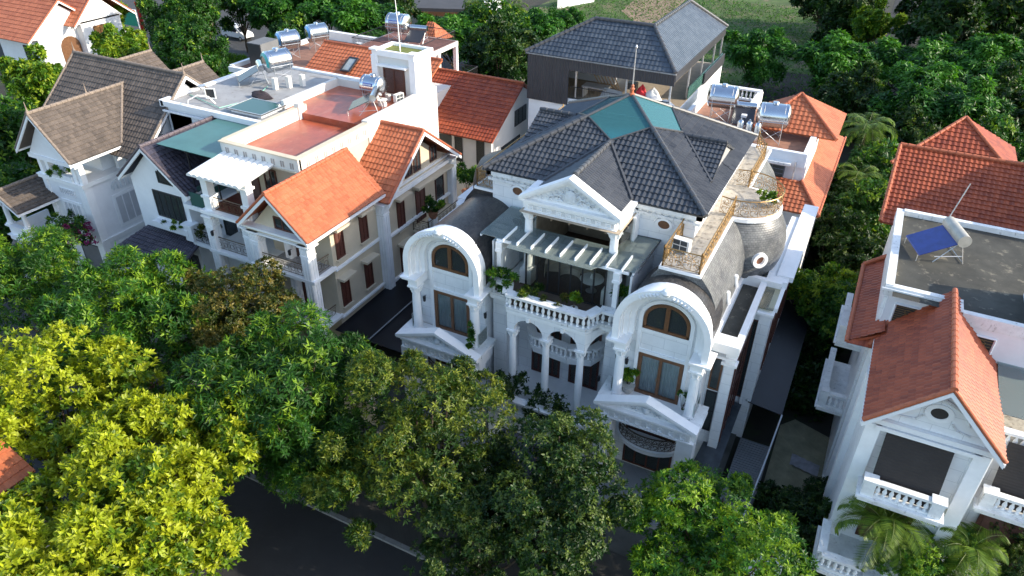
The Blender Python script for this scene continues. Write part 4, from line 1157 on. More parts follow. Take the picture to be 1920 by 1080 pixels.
# roof terraces
b = MB()
b.box(-28.98, -28.72, 29.4, 36, 12.2, 13.1); b.box(-34.7, -28.72, 29.3, 29.55, 12.2, 13.1); b.box(-34.9, -34.62, 29.4, 37, 11.4, 13.1); b.box(-36.3, -36.05, 36.4, 42.3, 12.2, 13.3); b.box(-36.2, -32, 42.2, 42.45, 12, 13.3); b.box(-34.9, -34.5, 36.1, 36.6, 12.2, 13.4)
b.box(-29.2, -28.7, 36.0, 44.3, 9.0, 13.25); b.box(-36.2, -29, 36.4, 44, 9, 12.72); b.box(-28.72, -28.6, 36, 43.6, 9, 9.1)
po = part('parapet', b, PALE, H)
b = MB()
for k in range(8):
    y = 30.0 + k * .78
    for q in (0, .17): b.box(-28.74, -28.7, y + q, y + q + .1, 12.45, 12.8)
for k in range(8):
    x = -34.4 + k * .72
    for q in (0, .17): b.box(x + q, x + q + .1, 29.28, 29.32, 12.45, 12.82)
part('vent_slot', b, M('slot_grey', (.33, .30, .28), rough=.9), po)
b = MB(); b.box(-34.85, -28.65, 29.22, 29.6, 13.1, 13.17); b.box(-29.05, -28.62, 29.6, 36.1, 13.1, 13.17); b.box(-34.8, -28.65, 29.2, 29.4, 12.25, 12.33); b.box(-34.95, -34.6, 29.6, 37, 13.1, 13.16)
part('coping', b, CREAM, po)
b = MB(); b.box(-34.6, -29, 29.56, 36.4, 12.3, 12.32); b.box(-36, -29.2, 36.4, 42.2, 12.7, 12.74); b.box(-34.6, -29.0, 36.36, 36.41, 12.3, 12.74); part('terrace_floor', b, REDFLR, H)
b = MB(); b.box(-32.4, -29.15, 42.2, 44.4, 9, 15.55); o = part('shadow_block', b, PALE, H)
b = MB()
b.box(-32.55, -29.0, 42.05, 42.3, 15.55, 15.95); b.box(-32.55, -29.0, 44.3, 44.55, 15.55, 15.9); b.box(-32.55, -32.3, 42.3, 44.3, 15.55, 15.9); b.box(-29.25, -29.0, 42.3, 44.3, 15.55, 15.9)
for x in (-32.7, -29.5): b.box(x, x + .65, 41.95, 42.6, 15.9, 16.02); b.box(x + .06, x + .56, 42.02, 42.2, 12.75, 15.55)
b.box(-32.05, -29.6, 41.75, 42.3, 14.9, 15.0)
part('tower_trim', b, TRIM, o)
b = MB(); b.add([(-32.3, 42.3, 15.7), (-29.25, 42.3, 15.7), (-29.25, 44.3, 15.7), (-32.3, 44.3, 15.7)], [(0, 1, 2, 3)]); part('mossy_top', b, M('moss', (.13, .15, .03), var=.4, scale=2, rough=.9), o)
window(o, '-y', 42.19, -31.75, -29.95, 12.95, 14.75, DWOOD, INSIDE, 2, 1, .12, 'tower_door', shutter=DWOOD)
b = MB(); b.tube([(-30.9, 43.2, 15.7), (-31.0, 43.3, 17.5), (-31.35, 43.6, 20.2)], .045, 6, .02); part('mast', b, PLASTW, o)

# ---------------------------------------------------------------- navy roofed narrow house
H = thing('navy_roof_house', 'narrow white house with a navy tiled gable, green sheet canopy and flat concrete roof', 'house', (-39, 35, 0))
b = MB(); b.box(-42.2, -37.3, 27.9, 40, 0, 9.8); b.xz([(-42.2, 9.8), (-37.3, 9.8), (-39.75, 12.1)], 27.9, 28.1); b.box(-44.5, -34.9, 33.6, 44, 0, 12.6); b.box(-37.3, -34.6, 29.2, 33.6, 0, 9.0); b.box(-37.3, -34.6, 27.6, 29.2, 6.1, 6.4); b.box(-37.3, -34.7, 27.6, 33.6, 8.8, 9.1)
b.box(-44.3, -42.2, 33.6, 34, 0, 12)
part('wall', b, PAINT, H)
gable_y(H, -42.85, -36.6, 27.45, 33.6, 9.8, 12.4, NTILE, M('navy_ridge', (.10, .08, .09), var=.3, scale=5, rough=.6), xm=-39.8, du=.28, dv=.34)
b = MB(); b.box(-39.3, -34.6, 28.3, 33.4, 12.42, 12.46)
o = part('green_canopy', b, M('green_sheet', (.055, .15, .135), var=.18, scale=.7, rough=.35, stain=(.34, .26, .16), sthr=.66, sscale=(.35, .6, 1)), H)
b = MB()
for x in (-39.2, -36.9, -34.7): b.box(x, x + .06, 28.3, 33.4, 12.33, 12.42)
for x, y in ((-34.75, 28.4), (-36.9, 28.4)): b.box(x, x + .07, y, y + .07, 9.1, 12.33)
part('canopy_frame', b, IRON, o)
b = MB(); b.box(-36.6, -36.56, 28.3, 33.3, 9.1, 10.1); b.box(-36.6, -34.7, 27.65, 27.7, 9.1, 10.05); part('glass_guard', b, GLASSG, H)
b = MB(); b.box(-44.75, -34.7, 33.4, 33.75, 12.45, 12.82); b.box(-44.85, -44.5, 33.4, 44.2, 12.4, 12.86); b.box(-35.0, -34.7, 33.75, 36.5, 12.45, 12.9); b.box(-44.8, -34.8, 43.9, 44.2, 12.4, 12.86); b.box(-44.6, -34.8, 33.3, 33.45, 12.1, 12.2)
part('parapet', b, PAINT, H)
b = MB(); b.add([(-44.5, 33.75, 12.7), (-35, 33.75, 12.7), (-35, 43.9, 12.7), (-44.5, 43.9, 12.7)], [(0, 1, 2, 3)]); part('flat_roof', b, CONC, H)
b = MB(); b.box(-38.9, -36.2, 34.3, 36.3, 12.7, 12.85); o = part('roof_light', b, PAINT, H)
b = MB(); b.box(-39.1, -36.0, 34.1, 36.5, 12.95, 13.0); part('pane', b, GLASSG, o)
b = MB(); frame_ring(b, Vector((-39.1, 34.1, 12.9)), Vector((1, 0, 0)), Vector((0, 1, 0)), Vector((0, 0, 1)), 3.1, 2.4, .07, .13); part('frame', b, STEELW, o)
window(H, '-y', 27.9, -40.35, -37.75, 7.4, 9.3, DARKF, INSIDE, 5, 1, .09)
b = MB(); b.xz([(-39.3, 11.55), (-39.3, 10.1), (-37.75, 10.1), (-37.75, 10.3)], 27.84, 27.9); window(H, '-y', 27.9, -39.5, -38.2, 9.95, 10.75, DARKF, INSIDE, 3, 1, .08, 'gable_window')
part('gable_window', b, DARKF, H)
b = MB(); b.box(-40.6, -37.4, 27.4, 27.9, 6.75, 7.15); part('window_box', b, PAINT, H)
b = MB(); tiles(b, [(-42.9, 26.0, 5.35), (-36.9, 26.0, 5.35), (-36.9, 27.9, 6.25), (-41.9, 27.9, 6.25)], du=.2, dv=.3); part('awning_roof', b, NTILE, H)
window(H, '-y', 27.9, -40.5, -37.6, 3.6, 5.0, DARKF, INSIDE, 4, 1, .08); window(H, '-y', 29.2, -35.9, -34.8, 6.45, 8.7, DARKF, INSIDE, 1, 1, .06, 'balcony_door'); window(H, '-y', 29.2, -35.9, -34.8, .5, 3.4, DARKF, INSIDE, 1, 1, .06, 'ground_door')
railing(H, [(-37.1, 27.65), (-34.75, 27.65)], 6.4, .9, IRON, 'balcony_railing', pitch=.36)
b = MB(); b.box(-37.7, -37.0, 27.45, 28.0, 6.4, 7.5); b.box(-37.8, -36.9, 27.35, 28.1, 7.5, 7.62); part('balcony_pier', b, PAINT, H)

# ---------------------------------------------------------------- brown roofed white house
H = thing('brown_roof_house', 'white corner house under faded brown tile roofs with shuttered windows', 'house', (-51, 33, 0))
b = MB(); b.box(-52.3, -47.9, 28, 40, 0, 7.7); b.box(-51.2, -48.6, 30.2, 40, 7.7, 10); b.box(-56, -52.3, 31, 40, 0, 10.8); b.box(-48.6, -45.2, 33.3, 40, 0, 10.8); b.box(-48.2, -47.9, 31.0, 33.5, 7.7, 9.5)
b.xz([(-52.2, 9.6), (-47.4, 9.6), (-49.8, 12.5)], 27.6, 27.75); b.box(-52.3, -47.4, 27.5, 28.0, 9.3, 9.6)
b.yz([(33.0, 10.4), (38.5, 10.4), (35.7, 13.6)], -45.2, -45.0)
part('wall', b, PAINT, H)
gable_y(H, -52.65, -46.9, 27.0, 36.4, 9.95, 12.95, BTILE, CAPB, du=.24, dv=.32)
gable_x(H, -56.4, -44.4, 30.4, 41.0, 9.35, 14.05, BTILE, CAPB, du=.28, dv=.42)
gable_y(H, -58.0, -51.6, 36.0, 41.2, 10.6, 13.1, BTILE, CAPB, xm=-54.6); gable_y(H, -51.6, -45.6, 36.0, 41.2, 10.6, 13.0, BTILE, CAPB, xm=-48.7)
b = MB(); ridge(b, (-46.95, 31.1, 10.0), (-49.78, 34.4, 13.0), .11); part('valley_cap', b, CAPB, H)
for i, (x, y, z) in enumerate(((-49.78, 27.1, 13.0), (-56.3, 35.7, 14.1), (-49.8, 31.5, 13.0), (-44.5, 35.7, 14.1), (-54.6, 41.1, 13.1), (-48.7, 41.1, 13.0))):
    b = MB(); b.lathe([(.07, 0), (.1, .12), (.05, .25), (.02, .75), (0, .8)], x, y, z, 6); part('finial', b, CAPB, H)
b = MB(); b.box(-52.5, -47.7, 27.75, 33, 7.62, 7.86); b.box(-52.55, -47.65, 27.7, 33, 7.86, 7.93); b.box(-52.42, -47.78, 27.88, 33, 3.05, 3.3); b.box(-48.0, -47.74, 28.0, 33, 3.3, 3.36); b.box(-52.4, -47.78, 27.85, 40, 0, .35)
for (x0, x1) in ((-48.5, -47.82), (-52.35, -51.9)): b.box(x0, x1, 27.9, 28.5, .3, 7.6)
part('string_course', b, TRIM, H)
for x in (-52.1, -51.3, -48.5, -47.95):
    b = MB(); b.box(x, x + .34, 27.85, 28.25, 7.9, 9.4); part('loggia_post', b, TRIM, H)
b = MB(); b.box(-51.0, -48.6, 27.75, 28.2, 7.9, 8.35); part('parapet_planter', b, PAINT, H)
window(H, '+x', -47.9, 29.9, 32.4, 3.85, 6.1, PAINT, INSIDE, 4, 1, .08, 'shuttered_window', shutter=SHUT, trim=TRIM); window(H, '+x', -47.9, 29.4, 32.2, 1.1, 2.6, PAINT, INSIDE, 4, 1, .08, 'shuttered_window', shutter=SHUT, trim=TRIM)
window(H, '-y', 28.0, -50.9, -49.0, 3.9, 6.0, PAINT, INSIDE, 4, 1, .08, 'shuttered_window', shutter=SHUT, trim=TRIM); window(H, '+x', -47.9, 31.6, 33.2, 7.95, 9.2, PAINT, INSIDE, 3, 1, .06, 'shuttered_window', shutter=SHUT)
window(H, '-y', 28.0, -50.6, -48.4, .2, 2.7, DARKF, M('garage_grey', (.16, .16, .165), rough=.7), 1, 1, .04, 'garage_door', pane=M('garage_sheet', (.16, .16, .165), rough=.6))
window(H, '-y', 28.0, -50.8, -49.2, 6.6, 7.1, PAINT, INSIDE, 8, 1, .04, 'vent_panel', shutter=SHUT)
b = MB(); pts = arc(31.4, 6.75, 1.5, .85, 16); b.grid([[(-47.86, y, z), (-47.8, y, z), (-47.8, y, z - .05)] for y, z in pts])
for k in range(9): b.tube([(-47.82, 30.1 + k * .32, 6.6), (-47.82, 31.4 + (30.1 + k * .32 - 31.4) * 1.05, 6.85 + .55 * math.sin(PI * (k + .5) / 9))], .05, 5)
part('fan_balustrade', b, CARVED, H)
b = MB(); b.box(-54.6, -52.0, 25.4, 28.6, 3.1, 3.5); b.box(-54.7, -51.9, 25.3, 28.6, 3.45, 3.52); b.box(-54.5, -52.1, 25.5, 25.7, 3.5, 4.2); b.box(-54.5, -54.3, 25.7, 28.5, 3.5, 4.2); b.box(-54.65, -51.95, 25.35, 25.8, 4.2, 4.32)
part('entrance_balcony', b, PAINT, H)
for x in (-54.4, -52.4): column(H, x, 25.7, 4.3, 6.2, .17, flutes=False, name='porch_column'); column(H, x, 25.9, 0, 3.1, .22, flutes=False, name='porch_column')
gable_y(H, -55.4, -51.4, 24.9, 28.6, 6.1, 7.3, M('x', (.1, .1, .1)) if False else BTILE, CAPB, du=.24, dv=.32)

# ---------------------------------------------------------------- rear red roofed house
H = thing('rear_red_house', 'house behind the cream one, long red tile slope with a rooflight and grey gable end', 'house', (-33, 52, 0))
b = MB(); b.box(-45.0, -33.2, 47.9, 56, 0, 10.0); b.box(-31, -27.2, 49.8, 60.2, 0, 7.8); b.yz([(49.9, 7.8), (60.1, 7.8), (55, 10.55)], -27.4, -27.2); part('wall', b, PALE, H)
b = MB(); tiles(b, [(-45.4, 47.4, 10.1), (-33.0, 47.4, 10.1), (-33.0, 52.0, 12.6), (-45.4, 52.0, 12.6)], du=.34, dv=.42); part('roof', b, OTILE, H)
b = MB(); tiles(b, [(-38.0, 49.2, 7.5), (-26.8, 49.2, 7.5), (-26.8, 55.0, 10.75), (-38.0, 55.0, 10.75)], du=.3, dv=.4); tiles(b, [(-26.8, 60.8, 7.5), (-38.0, 60.8, 7.5), (-38.0, 55.0, 10.75), (-26.8, 55.0, 10.75)], du=.3, dv=.4); o = part('roof', b, RTILE, H)
b = MB(); ridge(b, (-45.4, 52, 12.66), (-33.0, 52, 12.66)); ridge(b, (-38.0, 55.0, 10.82), (-26.8, 55.0, 10.82)); part('ridge_cap', b, CAPO, o)
b = MB(); tn = Vector((0, 2.5, 4.6)).normalized(); b0 = Vector((-41.6, 49.2, 11.1)); frame_ring(b, b0 + Vector((0, -.05, .12)), Vector((1, 0, 0)), Vector((0, 4.6, 2.5)).normalized(), Vector((0, -2.5, 4.6)).normalized(), 1.0, 1.7, .14, .12); o = part('rooflight', b, DARKF, H)
b = MB(); v_ = Vector((0, 4.6, 2.5)).normalized(); q = b0 + Vector((0, -.08, .18)); b.poly([tuple(q), tuple(q + Vector((1, 0, 0))), tuple(q + Vector((1, 0, 0)) + v_ * 1.7), tuple(q + v_ * 1.7)]); part('pane', b, M('rooflight_glass', (.3, .34, .35), rough=.1, var=.3), o)
for x in (-30.7, -28.6): window(H, '-y', 49.8, x, x + .75, 5.0, 7.2, DARKF, INSIDE, 1, 1, .05)
window(H, '+x', -27.2, 51.5, 55.0, 4.3, 6.2, DARKF, INSIDE, 3, 1, .06); window(H, '+x', -27.2, 54.0, 56.2, 7.2, 8.6, DARKF, CONC, 3, 1, .06)
# ---------------------------------------------------------------- house with tank deck far behind the tower
H = thing('tank_deck_house', 'house behind the tower carrying a railed roof deck on white posts', 'house', (-40, 58, 0))
b = MB(); b.box(-44.5, -34.6, 53.0, 61, 0, 8.6); b.box(-43.9, -36.6, 53.6, 60.6, 11.4, 11.8); b.box(-43.6, -38.6, 56, 60.6, 8.6, 11.4); part('wall', b, PALE, H)
for x, y in ((-36.95, 53.7), (-36.95, 60.2)):
    b = MB(); b.box(x, x + .35, y, y + .35, 8.6, 11.4); part('deck_post', b, PAINT, H)
b = MB(); b.add([(-43.8, 53.7, 11.81), (-36.7, 53.7, 11.81), (-36.7, 60.5, 11.81), (-43.8, 60.5, 11.81)], [(0, 1, 2, 3)]); b.add([(-38.5, 53.2, 8.62), (-34.7, 53.2, 8.62), (-34.7, 60.9, 8.62), (-38.5, 60.9, 8.62)], [(0, 1, 2, 3)]); part('deck_floor', b, M('old_red_floor', (.2, .09, .07), var=.3, rough=.8), H)
railing(H, [(-43.7, 60.4), (-43.7, 53.8), (-36.8, 53.8), (-36.8, 60.4), (-43.7, 60.4)], 11.82, .95, IRON, 'deck_railing', style='bar', posts=False)
railing(H, [(-38.4, 53.2), (-34.7, 53.2), (-34.7, 60.9), (-38.4, 60.9)], 8.62, .95, IRON, 'deck_railing', style='bar', posts=False)
b = MB(); b.box(-36.4, -34.4, 52.4, 53.2, 8.4, 8.5); part('canopy_slab', b, WEATH, H)
b = MB(); tiles(b, [(-41.2, 60.6, 11.4), (-39.2, 60.6, 11.4), (-40.0, 61.8, 12.9), (-40.6, 61.8, 12.9)]); tiles(b, [(-39.2, 60.6, 11.4), (-38.6, 63, 11.4), (-40.0, 61.8, 12.9)]); part('hip_roof', b, OTILE, H)
# ---------------------------------------------------------------- block with blue tanks behind the narrow house
H = thing('parapet_house', 'flat roofed white house behind the narrow one, with tanks and a grey stair hut', 'house', (-52, 57, 0))
b = MB(); b.box(-56.5, -47.6, 51.0, 64.5, 0, 8.8); part('wall', b, M('mottled_wall', (.42, .42, .42), var=.35, scale=2.5, rough=.8), H)
b = MB(); b.box(-48.0, -47.4, 51, 64.5, 8.8, 9.4); b.box(-56.7, -47.4, 64.2, 64.7, 8.8, 9.7); b.box(-56.8, -56.4, 51, 64.5, 8.8, 9.2); b.box(-56.7, -47.5, 50.7, 51.1, 8.6, 9.1); part('parapet', b, PLASTW, H)
b = MB(); b.add([(-56.4, 51, 8.82), (-48, 51, 8.82), (-48, 64.3, 8.82), (-56.4, 64.3, 8.82)], [(0, 1, 2, 3)]); part('flat_roof', b, M('clay_floor', (.24, .12, .08), var=.3, rough=.8), H)
b = MB(); b.box(-55.0, -53.3, 52.0, 54.4, 8.82, 11.3); o = part('stair_hut', b, M('hut_grey', (.14, .145, .15), rough=.7), H)
b = MB(); b.box(-54.95, -53.35, 51.94, 52.0, 8.9, 11.25); part('door', b, DARKF, o)
# ---------------------------------------------------------------- dark clad rear house
H = thing('dark_clad_house', 'house behind the villa with an open top floor, charcoal ribbed cladding and grey hip roof', 'house', (-19, 60, 0))
e0, e1, f0, f1 = -25.85, -13.55, 53.1, 69.2
L_, R_, B_ = (-21.2, 56.0, 16.45), (-16.4, 56.0, 16.45), (-16.4, 66.0, 16.45)
b = MB()
tiles(b, [(e0, f0, 14), (e1, f0, 14), R_, L_], du=.34, dv=.42); tiles(b, [(e1, f0, 14), (e1, f1, 14), B_, R_], du=.3, dv=.36, amp=.02, step=.02)
tiles(b, [(e0, 59, 14), (e0, f0, 14), L_], du=.34, dv=.42); tiles(b, [(-19.2, 59, 14), (e0, 59, 14), L_, R_], du=.34, dv=.42)
tiles(b, [(-19.2, f1, 14), (-19.2, 59, 14), R_, B_], du=.34, dv=.42); tiles(b, [(e1, f1, 14), (-19.2, f1, 14), B_], du=.34, dv=.42)
o = part('roof', b, M('z', (.1, .1, .1)) if False else tile_mat('blue_grey_tile', (.034, .044, .060), (.068, .082, .102), rough=.34, moss=(.05, .055, .06)), H)
b = MB(); z_ = Vector((0, 0, .07))
for p, q in (((e0, f0, 14), L_), ((e1, f0, 14), R_), (L_, R_), (R_, B_), ((e1, f1, 14), B_)): ridge(b, Vector(p) + z_, Vector(q) + z_, .14)
part('ridge_cap', b, CAPD, o)
b = MB(); b.box(-25.6, -13.4, 53.4, 69, 0, 10.7); b.box(-25.6, -20, 58.5, 59, 10.7, 14); part('wall', b, PAINT, H)
b = MB(); b.add([(-25.5, 53.5, 10.72), (-13.5, 53.5, 10.72), (-13.5, 68.9, 10.72), (-25.5, 68.9, 10.72)], [(0, 1, 2, 3)]); part('terrace_floor', b, M('tan_floor', (.28, .22, .15), var=.2, rough=.8), H)
b = MB(); b.box(-25.7, -22.1, 53.25, 53.35, 10.2, 13.9); b.box(-22.1, -13.6, 53.25, 53.35, 13.0, 13.9); b.box(-25.75, -25.65, 53.35, 58.8, 10.2, 13.9); b.box(-13.62, -13.55, 53.35, 69, 13.3, 13.9); part('cladding', b, CLAD, H)
b = MB(); b.tube([(-25.8, 53.15, 13.92), (-13.5, 53.15, 13.92)], .06, 6); part('gutter', b, CONC, H)
for x, y in ((-21.6, 53.7), (-17.4, 53.7), (-13.9, 53.6), (-13.7, 58), (-13.7, 62), (-13.7, 66), (-13.7, 68.7)):
    b = MB(); b.box(x - .06, x + .06, y - .06, y + .06, 10.72, 14); part('steel_post', b, STEELW, H)
railing(H, [(-22.0, 53.5), (-13.9, 53.5)], 10.72, .95, IRON, 'terrace_railing', style='bar', posts=False)
b = MB(); b.box(-13.5, -13.46, 57.5, 68.8, 10.8, 11.7); b.box(-13.52, -13.44, 57.5, 68.8, 11.7, 11.76); part('glass_guard', b, GLASSG, H)
b = MB(); b.box(-13.38, -13.3, 62, 69, 10.75, 11.7); part('side_screen', b, CLAD, H)
# clutter on that top floor
def clutter(nm, lab, cat, mb, mat): return solo(nm, mb, mat, lab, cat, tuple(np.mean(np.array(mb.v), axis=0) * np.array([1, 1, 0]) + np.array([0, 0, 10.72])))
b = MB(); b.smooth = True
rnd = random.Random(5)
def heap(mb, x, y, z, rx, ry, h, n=9, seed=1):
    r = random.Random(seed); rows = []
    for i in range(6):
        t = i / 5; rr = math.cos(t * PI / 2) ** .6
        rows.append([(x + rx * rr * math.cos(a) * (1 + .25 * math.sin(3 * a + i)), y + ry * rr * math.sin(a) * (1 + .2 * math.cos(2 * a + i * 2)), z + h * t * (1 + .15 * math.sin(2 * a))) for a in np.linspace(0, 2 * PI, n + 1)])
    mb.grid(rows); return mb
heap(b, -16.4, 54.6, 10.73, .55, .45, 1.5); clutter('cloth_bundle', 'red cloth bundle heaped on the open top floor', 'bundle', b, M('red_cloth', (.55, .03, .04), var=.2, rough=.9))
b = MB(); b.smooth = True; heap(b, -15.5, 54.7, 10.73, .8, .5, 1.35, seed=3); clutter('cloth_bundle', 'white sheet heaped beside the red cloth bundle', 'bundle', b, M('white_cloth', (.75, .75, .75), var=.1, rough=.9))
b = MB(); b.box(-17.3, -16.9, 54.4, 54.9, 10.73, 11.9); b.box(-17.6, -16.85, 54.35, 54.95, 11.9, 12.4); clutter('cabinet', 'black cabinet left of the red cloth on the open floor', 'cabinet', b, DARKF)
b = MB(); b.box(-15.7, -14.9, 53.75, 54.2, 10.73, 11.2); b.box(-15.72, -14.88, 53.73, 54.22, 11.16, 11.22); clutter('storage_box', 'blue plastic box behind the railing', 'box', b, M('blue_plastic', (.03, .04, .3), rough=.5))
for i in range(7):
    b = MB(); b.tube([(-20.9 + i * .28, 57.5, 10.75), (-21.5 + i * .33, 55.6, 13.2)], .05, 4)
    solo('plank', b, M('plank_wood', (.3, .2, .11), var=.3, rough=.8) if i == 0 else bpy.data.materials['plank_wood'], 'brown plank leaning inside the open top floor', 'plank', (-21, 57, 10.72), 'planks leaning on the open top floor')
b = MB(); b.box(-21.3, -19.2, 54.2, 54.26, 11.55, 11.65); [b.box(x, x + .06, 54.2, 55.2, 10.73, 11.6) for x in (-21.2, -19.3)]; b.box(-21.3, -19.2, 54.2, 55.3, 11.6, 11.66); clutter('work_table', 'pale work table behind the left railing of the open floor', 'table', b, STEELW)
b = MB(); b.prism([(-19.8, 53.9, 10.75), (-17.9, 53.9, 10.75), (-17.9, 54.4, 11.6), (-19.4, 54.4, 11.75)], (0, .04, 0)); clutter('panel_sheet', 'tilted grey board leaning behind the railing', 'board', b, CONC)
b = MB(); b.smooth = True
rows = [[(-14.6 + u_ * 1.15 + .1 * math.sin(5 * v_), 53.7 - v_ * .35, 11.6 - .9 * v_ + .2 * math.sin(4 * u_)) for u_ in np.linspace(0, 1, 8)] for v_ in np.linspace(0, 1.2, 7)]
b.grid(rows); clutter('dust_sheet', 'white dust sheet hanging at the right corner of the open floor', 'sheet', b, bpy.data.materials['white_cloth'])

# ---------------------------------------------------------------- tank roof house on the right rear
H = thing('tank_roof_house', 'white house right behind the villa, orange tile skirts and a flat roof crowded with tanks', 'house', (-6, 55, 0))
b = MB(); b.box(-12.4, -3.2, 50.0, 61, 0, 10.4); part('wall', b, PAINT, H)
b = MB(); b.box(-12.5, -3.1, 49.7, 50.0, 10.0, 11.0); b.box(-3.4, -3.0, 50.01, 56, 9, 11.02); b.box(-8.6, -8.2, 54.5, 60.8, 10.2, 11.3); b.box(-12.5, -12.2, 50, 61, 10.2, 11.2); part('parapet', b, PAINT, H)
o = balustrade(H, [(-12.3, 60.7), (-8.3, 60.7)], 10.45, .95, mat=TRIM, sp=.32)
b = MB(); b.add([(-12.2, 50, 10.42), (-3.4, 50, 10.42), (-3.4, 60.8, 10.42), (-12.2, 60.8, 10.42)], [(0, 1, 2, 3)]); part('flat_roof', b, M('clay_floor2', (.27, .13, .08), var=.3, rough=.8), H)
window(H, '-y', 49.7, -6.0, -4.3, 8.4, 10.0, M('grey_frame', (.12, .13, .15), rough=.5), M('sun_shade', (.3, .24, .12), rough=.8), 2, 5, .07); hood(H, '-y', 49.7, -6.3, -4.0, 10.15, .4, mat=WEATH)
b = MB(); b.tube([(-3.7, 49.62, 10.4), (-3.7, 49.62, 8.2)], .05, 5); part('drain_pipe', b, STEELW, H)
b = MB(); tiles(b, [(-6, 47.2, 7.9), (-1.35, 47.2, 7.9), (-3.1, 49.65, 9.1), (-6, 49.65, 9.1)], du=.3, dv=.36); tiles(b, [(-1.35, 47.2, 7.9), (-1.35, 63, 7.9), (-3.1, 60.5, 9.1), (-3.1, 49.65, 9.1)], du=.3, dv=.36)
tiles(b, [(-7.4, 53.3, 11.0), (-1.7, 53.3, 11.0), (-4.9, 56.2, 13.0)], du=.34, dv=.4); tiles(b, [(-1.7, 53.3, 11.0), (-1.7, 59.4, 11.0), (-4.9, 56.2, 13.0)], du=.34, dv=.4); tiles(b, [(-7.4, 59.4, 11.0), (-7.4, 53.3, 11.0), (-4.9, 56.2, 13.0)], du=.34, dv=.4)
o = part('roof', b, OTILE, H)
b = MB(); ridge(b, (-1.7, 53.3, 11.06), (-4.9, 56.2, 13.06)); ridge(b, (-7.4, 53.3, 11.06), (-4.9, 56.2, 13.06)); ridge(b, (-1.35, 47.2, 7.96), (-3.1, 49.65, 9.16)); ridge(b, (-1.4, 47.2, 7.98), (-1.4, 63, 7.98), .08); part('ridge_cap', b, CAPO, o)
b = MB(); b.box(-1.7, -3.1, 47.6, 62, 0, 7.85); part('side_wall', b, PAINT, H)

# ---------------------------------------------------------------- right neighbour
H = thing('red_roof_house', 'white house at the right edge with red tile gables and a stained flat roof', 'house', (6, 33, 0))
RT = RTILE
b = MB(); b.box(2.95, 7.4, 25.7, 32.2, 0, 10.2); b.box(2.6, 12, 32.2, 40.2, 0, 12.3); b.box(7.4, 12, 27.2, 32.2, 0, 9.2); b.box(3.0, 12, 40.2, 48, 0, 9.6)
b.xz([(3.0, 10.2), (7.35, 10.2), (5.17, 12.45)], 25.65, 25.75)
part('wall', b, WHITE, H)
gable_y(H, 2.75, 7.6, 25.0, 32.4, 10.25, 12.75, RT, CAPO, du=.24, dv=.3, xm=5.17)
b = MB(); tiles(b, [(1.75, 38.6, 9.7), (1.65, 31.0, 9.7), (3.1, 31.0, 10.6), (2.75, 38.6, 10.6)], du=.28, dv=.32); tiles(b, [(1.65, 30.9, 9.7), (3.0, 30.9, 9.75), (3.05, 31.6, 10.5), (2.7, 31.6, 10.5)], du=.28, dv=.32); o = part('skirt_roof', b, RT, H)
b = MB(); ridge(b, (1.7, 38.6, 9.76), (1.65, 30.9, 9.76)); ridge(b, (1.7, 38.6, 9.8), (2.75, 38.6, 10.66)); b.tube([(2.6, 30.9, 9.9), (3.3, 32.4, 10.9)], .12, 6); part('ridge_cap', b, CAPO, o)
b = MB(); tiles(b, [(2.05, 43.4, 10.2), (12, 43.4, 10.2), (12, 48.3, 13.2), (2.05, 48.3, 13.2)], du=.27, dv=.31, step=.05); o = part('rear_roof', b, RT, H)
b = MB(); ridge(b, (2.05, 48.3, 13.26), (12, 48.3, 13.26)); ridge(b, (2.05, 43.4, 10.26), (2.05, 48.3, 13.26)); part('ridge_cap', b, CAPO, o)
b = MB(); tiles(b, [(2.0, 52, 10.6), (9.5, 52, 10.6), (5.7, 56, 13.1)], du=.33, dv=.37); tiles(b, [(9.5, 52, 10.6), (9.5, 59, 10.6), (5.7, 56, 13.1)], du=.33, dv=.37); o = part('rear_hip_roof', b, RT, H)
b = MB(); ridge(b, (2, 52, 10.66), (5.7, 56, 13.16)); ridge(b, (9.5, 52, 10.66), (5.7, 56, 13.16)); part('ridge_cap', b, CAPO, o)
b = MB(); b.box(2.5, 2.85, 32.0, 40.4, 12.0, 12.55); b.box(2.85, 12, 40.1, 40.4, 12.2, 12.6); b.box(2.5, 5.6, 31.95, 32.25, 12.0, 12.5); b.box(5.35, 5.6, 31.2, 32.0, 12.0, 12.5); b.box(5.35, 12, 31.2, 31.5, 11.9, 12.45); b.box(2.4, 5.4, 31.85, 31.95, 12.3, 12.4); part('parapet', b, WEATH, H)
b = MB(); b.add([(2.85, 31.4, 12.33), (12, 31.4, 12.33), (12, 40.1, 12.33), (2.85, 40.1, 12.33)], [(0, 1, 2, 3)]); part('flat_roof', b, DCONC, H)
b = MB(); b.box(5.4, 12, 31.25, 32.3, 9, 12.1); b.box(2.75, 5.45, 32.0, 32.3, 9, 12.1); part('front_wall', b, PAINT, H)
